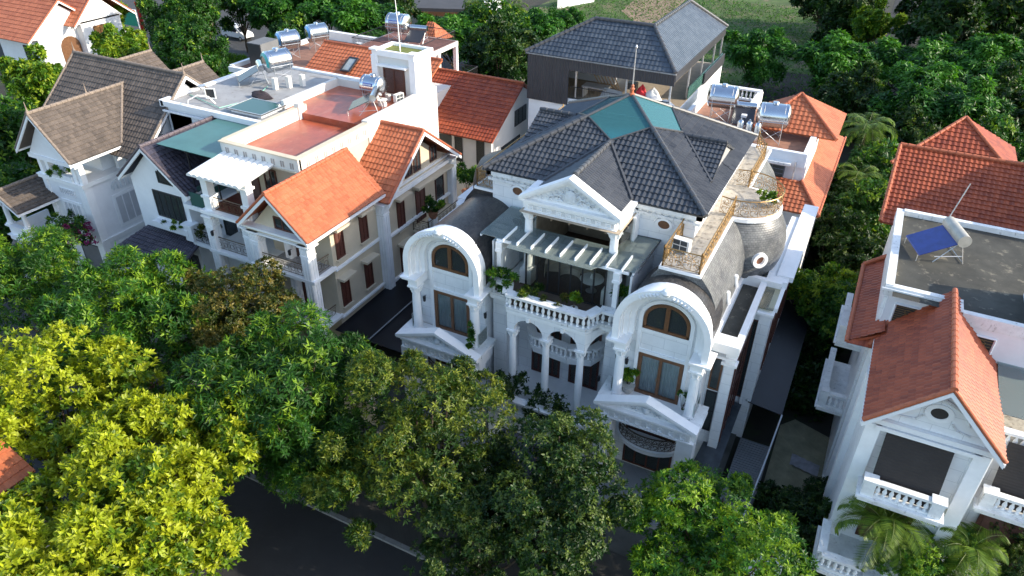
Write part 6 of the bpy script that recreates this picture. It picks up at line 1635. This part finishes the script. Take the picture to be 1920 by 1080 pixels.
# shrubs and pot plants
def shrub(name, label, pos, r, h, n, L, W, pal, seed, tip=.2, cat='plant', group=None, pot=None, potr=.25, spread=(20, 110), flower=None, rc=(.28, .5)):
    x, y, z = pos
    key = name + str(seed); g = np.random.default_rng(seed)
    me, cc, cr = crown('leaves', seed, r, h, max(5, int(n / 18)), n, 7, L, W, pal, tip=tip, spread=spread, rc=rc)
    o = thing(name, label, cat, (x, y, z), group)
    pz = potr * 1.3 if pot else 0
    if pot:
        b = MB(); b.smooth = True; b.lathe([(potr * .6, 0), (potr * .95, potr * .7), (potr, pz), (potr * 1.08, pz), (potr * 1.08, pz + .04), (potr * .9, pz + .03)], 0, 0, 0, 14)
        m_ = b.mesh('pot'); m_.materials.append(pot); q = bpy.data.objects.new('pot', m_); C.objects.link(q); q.parent = o
    c = bpy.data.objects.new('foliage', me); C.objects.link(c); c.parent = o; c.location = (0, 0, pz + h * .95)
    b = MB()
    for k in cc[:8]: b.tube([(0, 0, pz * .8), (k[0] * .4, k[1] * .4, pz + h * .5), (k[0], k[1], pz + h * .95 + k[2])], .018, 4, .006)
    m_ = b.mesh('stem'); m_.materials.append(BARK); q = bpy.data.objects.new('stem', m_); C.objects.link(q); q.parent = o
    if flower:
        fm, _, _ = crown('flowers', seed + 1, r * 1.02, h * .9, max(5, int(n / 25)), n // 2, 5, L * .8, W * 1.3, (flower, flower, flower), tip=0, rc=(.25, .4))
        q = bpy.data.objects.new('flowers', fm); C.objects.link(q); q.parent = o; q.location = (r * .25, 0, pz + h * .7)
    return o
shrub('potted_plant', 'bushy bright green plant in a stone bowl on the right porch balcony', (-7.35, 27.5, 5.69), .42, .42, 120, .2, .1, PAL['lime'], 31, pot=POTW, potr=.34)
shrub('potted_plant', 'thin young plant by the right column of the right porch balcony', (-4.55, 27.45, 5.69), .22, .8, 30, .18, .08, PAL['mid'], 32)
shrub('potted_plant', 'slender shrub on the left porch balcony beside its right column', (-15.95, 26.75, 5.69), .42, .85, 70, .2, .09, PAL['mid'], 33)
shrub('potted_plant', 'small bright plant in a white pot by the villa terrace balustrade', at(1077, 558, 9.9)[:2] + (9.0,), .26, .4, 60, .2, .1, PAL['lime'], 34, pot=PLASTW, potr=.2)
shrub('trailing_plant', 'leafy plant spilling over the left end of the villa terrace balustrade', (-14.75, 28.1, 9.5), .75, .55, 160, .2, .08, PAL['mid'], 35)
shrub('trailing_plant', 'low plants along the inside of the villa terrace balustrade', (-12.9, 27.6, 9.25), .8, .45, 150, .18, .08, PAL['olive'], 36)
shrub('trailing_plant', 'low dry plants inside the balustrade left of the white pot', (-11.6, 27.6, 9.2), .7, .4, 110, .17, .07, PAL['rust'], 37)
shrub('trailing_plant', 'dark shrub behind the right canopy post of the villa terrace', (-8.5, 29.5, 8.95), .7, .9, 130, .22, .1, PAL['green'], 38)
shrub('trailing_plant', 'sprawling shrub at the left column of the villa middle balcony', (-13.4, 26.6, 3.2), .95, .9, 220, .2, .09, PAL['dark'], 39)
shrub('trailing_plant', 'sprawling shrub between the right columns of the villa middle balcony', (-11.2, 26.6, 3.1), 1.1, .7, 240, .2, .09, PAL['dark'], 40)
shrub('potted_plant', 'round succulent plant in a bowl on the dome balcony, left of two', (-4.0, 37.6, 12.58), .3, .22, 60, .14, .07, PAL['lime'], 41, pot=POTW, potr=.22)
shrub('potted_plant', 'round succulent plant in a bowl on the dome balcony, right of two', (-3.5, 37.3, 12.58), .3, .22, 60, .14, .07, PAL['mid'], 42, pot=POTW, potr=.22)
shrub('potted_plant', 'shrub in a clay pot on the side balcony pier of the cream house', (-25.05, 37.45, 6.52), .6, .6, 130, .24, .1, PAL['green'], 43, pot=POTC, potr=.33)
shrub('potted_plant', 'leafy pot plant at the back end of the cream house side balcony', (-25.3, 42.6, 5.75), .8, 1.0, 170, .28, .12, PAL['mid'], 44, pot=POTC, potr=.45)
shrub('bougainvillea', 'bougainvillea with purple flowers hanging on the brown roofed house corner', (-48.9, 27.0, 3.6), 1.15, .95, 300, .2, .1, PAL['green'], 45, flower=(.30, .03, .16))
shrub('bougainvillea', 'green arching part of the bougainvillea left of the purple flowers', (-50.2, 27.1, 4.0), .9, .8, 160, .2, .08, PAL['green'], 46)
shrub('trailing_plant', 'planter greenery in the upper loggia of the brown roofed house', (-49.6, 27.9, 8.2), .85, .3, 120, .2, .07, PAL['mid'], 47, rc=(.13, .22))
shrub('trailing_plant', 'strip of greenery in the window box of the navy roofed house', (-38.9, 27.6, 7.0), .9, .22, 120, .18, .06, PAL['mid'], 48, rc=(.13, .22))
shrub('trailing_plant', 'thin shrub on the balcony of the navy roofed house', (-35.8, 27.9, 6.4), .7, .95, 110, .16, .07, PAL['rust'], 49)
shrub('trailing_plant', 'shaded shrub below the navy roofed house balcony', (-36.2, 26.2, 0), 1.2, 1.6, 240, .26, .12, PAL['green'], 50)
shrub('large_leaf_plant', 'pale plant with big rounded leaves at the bottom edge', at(1045, 1072, 3.4)[:2] + (2.0,), 1.1, .9, 70, .55, .4, ((.10, .22, .05), (.24, .38, .12), (.45, .5, .25)), 51, spread=(10, 70))
shrub('potted_plant', 'yellowish plant between the blue topped tanks', (-48.6, 54.5, 8.85), .8, .6, 90, .25, .06, PAL['lime'], 52)
b = MB(); b.smooth = True; p = at(1093, 1078, 3.0); b.tube([(p[0], p[1], 0), (p[0], p[1], 3.0), (p[0] + .12, p[1] + .1, 3.9)], .09, 6, .012); solo('furled_leaf_spike', b, M('dry_leaf', (.3, .28, .22), rough=.7), 'pointed furled leaf spike beside the pale big leaved plant', 'plant', (p[0], p[1], 0))
# ground cover
def groundcover(name, polyxy, n, L, W, pal, seed, h=.3):
    g = np.random.default_rng(seed); P_ = np.array(polyxy); lo, hi = P_.min(0), P_.max(0)
    xy = g.uniform(lo, hi, size=(n, 2))
    base = np.concatenate([xy, g.uniform(.02, h, (n, 1))], axis=1)
    d = unit(g.normal(size=(n, 3)) * np.array([1, 1, .3]) + np.array([0, 0, .6])); s = unit(np.cross(d, g.normal(size=(n, 3))))
    a, b_ = np.array(pal[0]), np.array(pal[1]); col = a + (b_ - a) * g.random((n, 1))
    me = leaf_object_mesh(name, base, d, s, np.cross(s, d), g.uniform(.6, 1.2, n) * L, W, col)
    o = bpy.data.objects.new(name, me); C.objects.link(o); o['kind'] = 'stuff'
    return o
groundcover('ground_cover', [(-.2, 24.5), (2.7, 29.2)], 5000, .3, .14, PAL['dark'], 71, 1.3)
groundcover('undergrowth', [(-.1, 36.5), (2.0, 60)], 9000, .5, .22, PAL['dark'], 72, 1.5)
groundcover('undergrowth', [(0, 60), (16, 92)], 16000, .8, .32, PAL['dark'], 73, 2.0)
groundcover('grass', [(-58, 93), (-5, 150)], 15000, .6, .12, PAL['mid'], 74, .25)
groundcover('undergrowth', [(-66, 20), (-55, 46)], 9000, .6, .25, PAL['dark'], 75, 1.4)
groundcover('roadside_grass', [(-95, 72), (-60, 76.5)], 9000, .6, .16, PAL['lime'], 76, .5)
groundcover('undergrowth', [(-90, 44), (-58, 70)], 14000, .8, .3, PAL['green'], 77, 1.6)
groundcover('undergrowth', [(-50, 66), (-18, 92)], 16000, .8, .3, PAL['green'], 78, 1.6)
# ================================================================= smaller things
TEALR = M('teal_ring', (.03, .34, .34), rough=.35); BLUET = M('blue_top', (.10, .28, .55), rough=.3, metal=.4); LABELB = M('label_blue', (.02, .05, .32), rough=.5)
TANKS = M('tank_steel', (.60, .63, .66), var=.06, rough=.22, metal=1.)
def tank(label, pos, L, r, rz, leg, ring=None, group='steel water tanks on roofs', plate=None, bal=3):
    """horizontal stainless steel water tank on a stand; pos = foot centre, axis along local X"""
    o = thing('water_tank', label, 'water tank', pos, group)
    base = Vector(pos)
    def put(nm, mb, mt, par=None):
        me = mb.mesh(nm); me.materials.append(mt); q = bpy.data.objects.new(nm, me); C.objects.link(q); q.parent = par or o; return q
    zc = leg + r
    b = MB(); b.smooth = True
    rings = [(0.0, -L / 2 - r * .26), (r * .55, -L / 2 - r * .20), (r * .88, -L / 2 - r * .09), (r, -L / 2 + .03)] + [(r * (1 if k % 2 else .985), -L / 2 + .05 + (L - .1) * k / 10) for k in range(11)] + [(r, L / 2 - .03), (r * .88, L / 2 + r * .09), (r * .55, L / 2 + r * .20), (0.0, L / 2 + r * .26)]
    rows = [[(x, rr * math.cos(a), zc + rr * math.sin(a)) for a in np.linspace(0, 2 * PI, 25)] for rr, x in rings]
    b.grid(rows); body = put('tank_body', b, TANKS)
    b = MB(); b.smooth = True; b.lathe([(.2, -.05), (.2, .06), (.23, .07), (.2, .12), (0, .15)], 0, 0, zc + r, 14); put('lid', b, TANKS, body)
    if ring:
        b = MB(); b.smooth = True; rows = []
        for a in np.linspace(R(-25), R(205), 21): rows.append([(-L / 2 - r * (.215 - .0) - .012 if q < .7 else -L / 2 - r * .085 - .012, -q * r * math.cos(a), zc + q * r * math.sin(a)) for q in (.62, .9)])
        b.grid(rows); put('painted_band', b, ring, body)
    if plate:
        b = MB(); rows = []
        for a in np.linspace(R(188), R(206), 4): rows.append([(x, r * 1.012 * math.cos(a), zc - r * 1.012 * math.sin(a)) for x in (-L * .3, L * .22)])
        b.grid(rows); q = put('name_plate', b, LABELB, body)
        c = MB()
        for k in range(7):
            x = -L * .26 + k * L * .065; a0, a1 = R(192), R(201)
            c.add([(xx, r * 1.02 * math.cos(a), zc - r * 1.02 * math.sin(a)) for xx, a in ((x, a0), (x + L * .04, a0), (x + L * .04, a1), (x, a1))], [(0, 1, 2, 3)])
        put('lettering', c, PLASTW, q)
    b = MB()
    for s in (-1, 1):
        x = s * L * .36
        for t in (-1, 1):
            b.tube([(x, t * r * .95, 0), (x, t * r * .98, zc)], .025, 4); b.tube([(x, t * r * .95, .1), (-x, t * r * .95, leg + .1)], .018, 4)
        b.tube([(x, -r, leg + .1), (x, r, leg + .1)], .025, 4); b.tube([(x, -r * .98, zc), (x, -r * .8, zc + r * .75), (x, 0, zc + r * 1.03), (x, r * .8, zc + r * .75), (x, r * .98, zc)], .018, 4)
    for t in (-1, 1): b.tube([(-L / 2, t * r * .98, zc - r * .3), (L / 2, t * r * .98, zc - r * .3)], .025, 4)
    put('stand', b, STEELW)
    o.rotation_euler = (0, 0, rz)
    return o
tank('steel tank with blue name plate on the cream house red roof terrace', (-31.45, 40.5, 13.2), 1.5, .66, R(2), .1, plate=True)
for i, (x, y) in enumerate(((-31.9, 40.3), (-30.8, 40.3), (-31.9, 41.2), (-30.8, 41.2))):
    b = MB(); b.box(x - .14, x + .14, y - .14, y + .14, 12.74, 13.2); solo('tank_pier', b, PALE, 'pale pier under the tank on the red roof terrace', 'pier', (x, y, 12.74), 'piers under the terrace tank')
tank('steel tank with teal band on the narrow house flat roof', (-40.0, 40.4, 13.35), 1.75, .78, R(68), .4, ring=TEALR)
for i, (x, y) in enumerate(((-39.6, 39.4), (-39.0, 40.2), (-38.4, 41.0))):
    b = MB(); b.box(x - .16, x + .16, y - .16, y + .16, 12.7, 13.55); solo('tank_pier', b, PALE, 'pale pier beside the teal banded tank', 'pier', (x, y, 12.7), 'piers by the teal banded tank')
tank('blue topped steel tank nearest the grey stair hut', (-54.1, 56.6, 8.85), 1.9, .9, R(62), .9, ring=BLUET)
tank('blue topped steel tank behind its twin near the street', (-53.4, 60.2, 8.85), 1.9, .9, R(62), .9, ring=BLUET)
tank('steel tank with dark name plate on the railed deck', (-41.6, 58.2, 11.83), 1.9, .85, R(5), .7, plate=True)
tank('steel tank behind the villa roof, left of the two on that flat roof', (-10.2, 54.9, 10.45), 1.9, .85, R(8), 1.0)
tank('steel tank at the right end of the flat roof by the orange pyramid', (-6.1, 52.6, 10.45), 1.9, .85, R(10), 1.0)
def heater(label, pos, rz, L=1.7, panel=None, r=.24):
    o = thing('solar_heater', label, 'solar heater', pos, 'solar water heaters')
    def put(nm, mb, mt, par=None):
        me = mb.mesh(nm); me.materials.append(mt); q = bpy.data.objects.new(nm, me); C.objects.link(q); q.parent = par or o; return q
    b = MB(); b.smooth = True; b.tube([(-L / 2, 0, 1.25), (L / 2, 0, 1.25)], r, 20); put('cylinder', b, TANKS if panel is None else M('dull_cylinder', (.45, .42, .36), var=.2, rough=.5, metal=.3))
    b = MB(); b.prism([(-L / 2 * .95, -.25, 1.05), (L / 2 * .95, -.25, 1.05), (L / 2 * .95, -1.75, .35), (-L / 2 * .95, -1.75, .35)], (0, .03, .05)); put('collector', b, panel or M('tube_collector', (.03, .03, .035), rough=.25))
    b = MB()
    for s in (-1, 1):
        x = s * L * .42
        for a, c in (((x, 0, 1.1), (x, .35, 0)), ((x, -.1, 1.1), (x, -1.0, 0)), ((x, -1.75, .33), (x, -1.75, 0)), ((x, -1.0, .3), (x, .2, .4))): b.tube([a, c], .022, 4)
    b.tube([(-L * .42, .35, .05), (L * .42, .35, .05)], .02, 4); put('frame', b, STEELW)
    o.rotation_euler = (0, 0, rz); return o
heater('tube solar heater with silver cylinder on the red roof terrace', (-30.2, 38.9, 12.75), R(-62), 2.0)
heater('solar heater with blue panel on the stained roof at right', (5.0, 36.6, 12.34), R(-70), 2.0, M('blue_collector', (.02, .04, .22), var=.2, rough=.2, spec=.8), .3)
heater('solar heater on the railed deck beside its tank', (-39.6, 58.6, 11.83), R(10), 1.7)
heater('solar heater between the two tanks behind the villa roof', (-8.6, 55.6, 10.45), R(8), 1.7)
heater('solar heater left of the teal banded tank', (-41.6, 40.2, 12.72), R(-40), 1.6)
def ac_unit(label, pos, rz, s=1.):
    o = thing('air_conditioner', label, 'air conditioner', pos, 'outdoor air conditioner units')
    def put(nm, mb, mt):
        me = mb.mesh(nm); me.materials.append(mt); q = bpy.data.objects.new(nm, me); C.objects.link(q); q.parent = o; return q
    b = MB(); b.box(-.42 * s, .42 * s, -.17 * s, .17 * s, .08, .08 + .62 * s); b.box(-.35 * s, -.28 * s, -.15 * s, .15 * s, 0, .08); b.box(.28 * s, .35 * s, -.15 * s, .15 * s, 0, .08); put('casing', b, PLASTW)
    b = MB()
    for i in range(2):
        for j in range(2): b.box((-.36 + i * .36) * s, (-.04 + i * .36) * s, -.18 * s, -.168 * s, (.14 + j * .29) * s, (.38 + j * .29) * s)
    put('grille', b, M('ac_grille', (.05, .06, .07), rough=.6) if 'ac_grille' not in bpy.data.materials else bpy.data.materials['ac_grille'])
    o.rotation_euler = (0, 0, rz); return o
ac_unit('white air conditioner unit on the villa terrace behind the gilded railing', (-6.4, 30.4, 12.58), R(-8))
ac_unit('white air conditioner unit before the stair tower door', (-29.9, 41.2, 12.76), R(80), .9)
ac_unit('white air conditioner unit on the parapet house, left of two', (-49.3, 59.2, 8.85), R(-12), 1.5)
ac_unit('white air conditioner unit on the parapet house, right of two', (-48.8, 61.4, 8.85), R(-12), 1.5)
b = MB(); frame_ring(b, Vector((-42.4, 35.4, 12.75)), Vector((.9, .42, 0)), Vector((0, 0, 1)), Vector((.4, -.9, 0)).normalized(), .75, .75, .07, .06); o = solo('window_sash', b, PLASTW, 'small white framed dark sash standing on the narrow house flat roof', 'sash', (-42.4, 35.4, 12.72)); b = MB(); b.poly([(-42.35, 35.4, 12.8), (-41.75, 35.68, 12.8), (-41.75, 35.68, 13.45), (-42.35, 35.4, 13.45)]); part('pane', b, DARKF, o)
for i in range(3):
    b = MB(); b.smooth = True; x, y = -8.0 + i * .6, 51.2 - i * .02; b.lathe([(.1, 0), (.2, .1), (.22, .2), (.22, 1.5), (.16, 1.62), (.05, 1.68), (.05, 1.8)], x, y, 10.43, 14); solo('filter_cylinder', b, TANKS, 'steel filter cylinder before the flat roof tanks', 'filter', (x, y, 10.43), 'steel filter cylinders in a row')
# junk on the narrow house roof
b = MB(); b.smooth = True; heap(b, -39.2, 37.5, 12.7, .9, .5, .5, seed=8); solo('dark_cloth', b, M('dark_cloth', (.04, .03, .035), var=.5, scale=8, rough=.9), 'dark crumpled cloth on the narrow house flat roof', 'cloth', (-39.2, 37.5, 12.7))
b = MB(); b.tube([(-42.3, 34.0, 11.6), (-42.3, 33.6, 12.6), (-42.1, 33.6, 13.2), (-41.6, 34.0, 13.5), (-41.2, 34.6, 13.3), (-41.0, 34.9, 12.75)], .045, 6); solo('white_hose', b, PLASTW, 'white bent pipe over the edge of the narrow house flat roof', 'pipe', (-42, 34, 12.6))
b = MB(); b.tube([(-44.0, 35.4, 12.76), (-40.0, 34.3, 12.8), (-39.3, 36.9, 12.76), (-40.5, 39.5, 12.76)], .035, 5); solo('green_pipe', b, M('green_pipe', (.2, .45, .35), rough=.5), 'pale green pipe lying across the narrow house flat roof', 'pipe', (-41, 36, 12.7))
b = MB(); b.tube([(-43.4, 36.2, 12.72), (-43.4, 36.2, 13.3)], .03, 5); b.lathe([(.02, 0), (.28, .1), (.3, .14)], -43.4, 36.1, 13.2, 12); solo('satellite_dish', b, STEELW, 'small satellite dish on the narrow house flat roof corner', 'dish', (-43.4, 36.2, 12.72))
b = MB(); b.lathe([(.02, 0), (.25, .08), (.36, .2)], -30.5, 40.1, 13.0, 14); b.box(-30.75, -30.25, 39.95, 40.25, 12.74, 13.02); solo('white_basin', b, PLASTW, 'white basin under the terrace tank', 'basin', (-30.5, 40.1, 12.74))
# furniture behind the villa glass wall
t = thing('round_table', 'white oval table inside the villa glass room', 'table', (-10.75, 30.5, 8.97))
b = MB(); b.smooth = True; b.lathe([(0, .70), (.62, .70), (.64, .73), (.6, .76), (0, .765)], -10.75, 30.5, 8.97, 24); tt = part('tabletop', b, PLASTW, t)
b = MB(); b.lathe([(.3, 0), (.06, .08), (.05, .7)], -10.75, 30.5, 8.97, 12); part('leg', b, STEELW, t)
b = MB(); b.smooth = True; b.lathe([(.05, 0), (.09, .1), (.05, .22), (.07, .3), (.0, .34)], -10.75, 30.45, 9.735, 10); solo('white_vase', b, PLASTW, 'small white vase on the oval table in the glass room', 'vase', (-10.75, 30.45, 9.735))
t = thing('curved_sofa', 'cream curved sofa inside the villa glass room', 'sofa', (-12.2, 31.0, 8.97))
b = MB(); b.smooth = True
b.grid([[(-12.2 + 1.25 * math.cos(a) * q, 31.0 + .95 * math.sin(a) * q, z) for q, z in ((.45, 9.0), (.45, 9.4), (1.0, 9.42), (1.0, 9.85), (1.12, 9.85), (1.14, 8.98))] for a in np.linspace(R(20), R(210), 16)]); part('sofa_seat', b, M('cream_fabric', (.55, .48, .38), rough=.9), t)
# vehicles on the far road
def van(label, pos, rz, paint, group=None):
    o = thing('parked_van', label, 'van', pos, group)
    def put(nm, mb, mt, par=None):
        me = mb.mesh(nm); me.materials.append(mt); q = bpy.data.objects.new(nm, me); C.objects.link(q); q.parent = par or o; return q
    prof = [(-2.5, .45), (-2.55, 1.1), (-2.45, 1.75), (-2.3, 1.95), (.6, 1.98), (.95, 1.9), (1.65, 1.25), (2.35, 1.05), (2.55, .8), (2.55, .4)]
    b = MB(); b.smooth = True
    rows = []
    for yy, sh in ((-.93, .0), (-.90, .04), (.90, .04), (.93, 0)):
        rows.append([(x, yy * (1 if z < 1.2 else .93), z + (sh if z > 1.2 else 0)) for x, z in prof])
    b.grid([r + [r[0]] for r in rows]); b.poly(rows[0]); b.poly(rows[-1][::-1]); body = put('body', b, paint)
    b = MB()
    for s in (-1, 1):
        y = s * .90
        for x0, x1 in ((-2.25, -1.15), (-1.08, -.1), (-.03, .75)): b.prism([(x0, y, 1.22), (x1 + (.35 if x1 > .5 else 0), y, 1.22), (x1, y * .975, 1.78), (x0, y * .975, 1.78)], (0, s * .02, 0))
    b.prism([(1.02, -.78, 1.86), (1.62, -.82, 1.3), (1.62, .82, 1.3), (1.02, .78, 1.86)], (.03, 0, .03)); put('window', b, M('car_glass', (.015, .017, .02), rough=.08) if 'car_glass' not in bpy.data.materials else bpy.data.materials['car_glass'], body)
    for x in (-1.6, 1.6):
        for s in (-1, 1):
            b = MB(); b.smooth = True; b.tube([(x, s * .72, .34), (x, s * .95, .34)], .34, 18); w_ = put('wheel', b, DARKF); c = MB(); c.tube([(x, s * .94, .34), (x, s * .965, .34)], .2, 12); put('rim', c, STEELW, w_)
    for s in (-1, 1):
        b = MB(); b.box(2.42, 2.57, s * .55, s * .85, .72, .9); put('headlight', b, STEELW); b = MB(); b.box(1.05, 1.2, s * .95, s * 1.1, 1.2, 1.38); put('mirror', b, paint)
    b = MB(); b.box(2.5, 2.6, -.8, .8, .42, .5); put('bumper', b, DARKF)
    o.rotation_euler = (0, 0, rz); return o
CARW = M('car_white', (.72, .73, .74), var=.02, rough=.25)
van('white van parked on the far street under trees', at(447, 72, 0), R(-4), CARW)
van('dark car in the shade behind the white van', at(500, 38, 0)[:2] + (0,), R(178), M('car_black', (.02, .02, .022), rough=.25))
van('white van roof showing through the lower right garden gap', (0.75, 23.6, 0), R(88), CARW)
# street furniture by the kerb
def street_lamp(pos, label):
    o = thing('street_lamp', label, 'street lamp', pos)
    b = MB(); b.smooth = True; b.lathe([(.16, 0), (.16, .3), (.07, .5), (.05, 3.0)], *pos, 10); b.tube([(pos[0] - .4, pos[1], 3.0), (pos[0], pos[1], 2.8), (pos[0] + .4, pos[1], 3.0)], .03, 5); part('post', b, M('lamp_green', (.02, .06, .04), rough=.5), o)
    for s in (-1, 1):
        b = MB(); b.smooth = True; b.lathe([(0.05, 0), (.17, .1), (.2, .22), (.15, .36), (0, .42)], pos[0] + s * .4, pos[1], 3.0, 14); part('globe', b, M('globe', (.6, .62, .64), rough=.3) if 'globe' not in bpy.data.materials else bpy.data.materials['globe'], o)
street_lamp(at(905, 1010, .1), 'green twin globe lamp post on the pavement by the dark tree')
p = at(893, 1018, .14)
b = MB(); b.smooth = True; b.lathe([(.26, 0), (.33, .8), (.36, .82), (.36, .9), (.1, 1.0)], *p, 12); solo('litter_bin', b, M('bin_green', (.015, .09, .06), rough=.5), 'dark green litter bin on the pavement under the trees', 'bin', p)
# rock, banner, gate roof, clothes
b = MB(); b.smooth = False
g_ = np.random.default_rng(4)
rows = []
for i in range(9):
    t = i / 8; rr = (.95 - .7 * t) 
    rows.append([(-57.2 + rr * 1.0 * math.cos(a) * (1 + .35 * g_.normal() * .5) + t * .3, 27.0 + rr * math.sin(a) * (1 + .3 * g_.normal() * .5), 2.4 * t) for a in np.linspace(0, 2 * PI, 13)[:-1]])
rows = [r + [r[0]] for r in rows]; b.grid(rows); b.poly(rows[-1][:-1]); solo('garden_rock', b, M('rock', (.22, .20, .19), var=.5, scale=4, rough=.9, bump=.8, bscale=6), 'craggy grey garden rock left of the brown roofed house porch', 'rock', (-57.2, 27, 0))
p = at(268, 40, 4)
b = MB(); rows = []
for i in range(9): rows.append([(p[0] - .9 + 1.8 * j / 6 * (1 - i / 12), p[1] + .2 * math.sin(j * 1.7 + i * .4), 6.6 - i * .62) for j in range(7)])
b.grid(rows); o = solo('red_banner', b, M('red_banner', (.62, .04, .035), var=.12, rough=.8), 'red cloth banner drooping beside the green panel among the trees', 'banner', (p[0], p[1], 0))
b = MB(); b.tube([(p[0], p[1] + .1, 0), (p[0], p[1] + .1, 7.0)], .05, 5); part('pole', b, STEELW, o)
p = at(243, 35, 3)
b = MB(); b.box(p[0] - 1.7, p[0] + 1.7, p[1] - .06, p[1] + .06, 2.0, 4.4); o = solo('hoarding', b, M('green_sheet_panel', (.01, .36, .22), var=.15, rough=.5), 'bright green hoarding panel left of the red banner', 'hoarding', (p[0], p[1], 0))
b = MB(); b.box(p[0] - 1.78, p[0] - 1.7, p[1] - .08, p[1] + .08, 0, 4.5); b.box(p[0] + 1.7, p[0] + 1.78, p[1] - .08, p[1] + .08, 0, 4.5); b.box(p[0] - 1.7, p[0] + 1.7, p[1] - .08, p[1] + .08, 4.4, 4.48); part('frame', b, PLASTW, o)
for i, (dx_, cn, lab) in enumerate(((0, (.7, .5, .52), 'pink garment hanging under the railed deck'), (.55, (.7, .7, .7), 'white garment hanging under the railed deck'), (-.55, (.3, .3, .34), 'grey garment hanging under the railed deck'))):
    b = MB(); x = -37.9 + dx_; rows = [[(x + .42 * j / 4, 54.5 + .05 * math.sin(j * 2 + k), 10.9 - .3 * k) for j in range(5)] for k in range(5)]
    b.grid(rows); solo('garment', b, M('garment', cn, rough=.9), lab, 'garment', (x, 54.5, 9.7), 'washing hung under the deck')
b = MB(); b.tube([(-39.2, 54.52, 10.92), (-36.8, 54.52, 10.92)], .012, 4); solo('clothes_line', b, STEELW, 'clothes line under the railed deck', 'line', (-38, 54.5, 10.9))
p = at(975, 850, 3.0)
b = MB(); tiles(b, [(p[0] - 2.4, p[1] - 1.2, 2.7), (p[0] + 2.2, p[1] - 1.2, 2.7), (p[0] + 1.0, p[1] + .6, 3.7), (p[0] - 1.2, p[1] + .6, 3.7)], du=.25, dv=.35); g0 = thing('gate_canopy', 'dark tiled gate roof half hidden by the trees before the villa', 'gate', (p[0], p[1], 0)); part('roof', b, NTILE, g0)
b = MB(); [b.box(p[0] + x, p[0] + x + .35, p[1] - .4, p[1] - .05, 0, 2.9) for x in (-2.0, 1.4)]; part('post', b, TRIM, g0)
b = MB(); b.smooth = True; rows = [[(.9 + 1.5 * j / 9 , 32.2 + .9 * i / 6 - .3 * j / 9, .14 + .08 * abs(math.sin(j * 1.3 + i))) for j in range(10)] for i in range(7)]; b.grid(rows); solo('clear_tarp', b, M('grey_tarp', (.20, .20, .215), var=.3, scale=3, rough=.5), 'crumpled grey plastic sheet on the paved yard', 'sheet', (1.5, 32.5, .12))
# low front walls and fences
def iron_fence(a, c, h, label, mat=IRON):
    o = thing('iron_fence', label, 'fence', (a[0], a[1], 0))
    b = MB(); b.box(min(a[0], c[0]) - .1, max(a[0], c[0]) + .1, min(a[1], c[1]) - .1, max(a[1], c[1]) + .1, 0, .5); part('plinth', b, WEATH, o)
    railing(o, [a, c], .5, h, mat, 'fence_panel', pitch=.5, posts=False, style='ring'); return o
iron_fence((-47.0, 26.6), (-36.9, 26.6), 1.3, 'ornate dark iron fence in front of the navy roofed house')
iron_fence((-54.0, 25.0), (-47.4, 25.6), 1.3, 'ornate dark iron fence below the brown roofed house')
b = MB(); b.box(-30.9, -21, 24.2, 24.45, 0, 1.9); b.box(-31, -20.9, 24.1, 24.55, 1.9, 2.0); solo('garden_wall', b, CREAM, 'low cream garden wall before the cream house', 'wall', (-26, 24.3, 0))
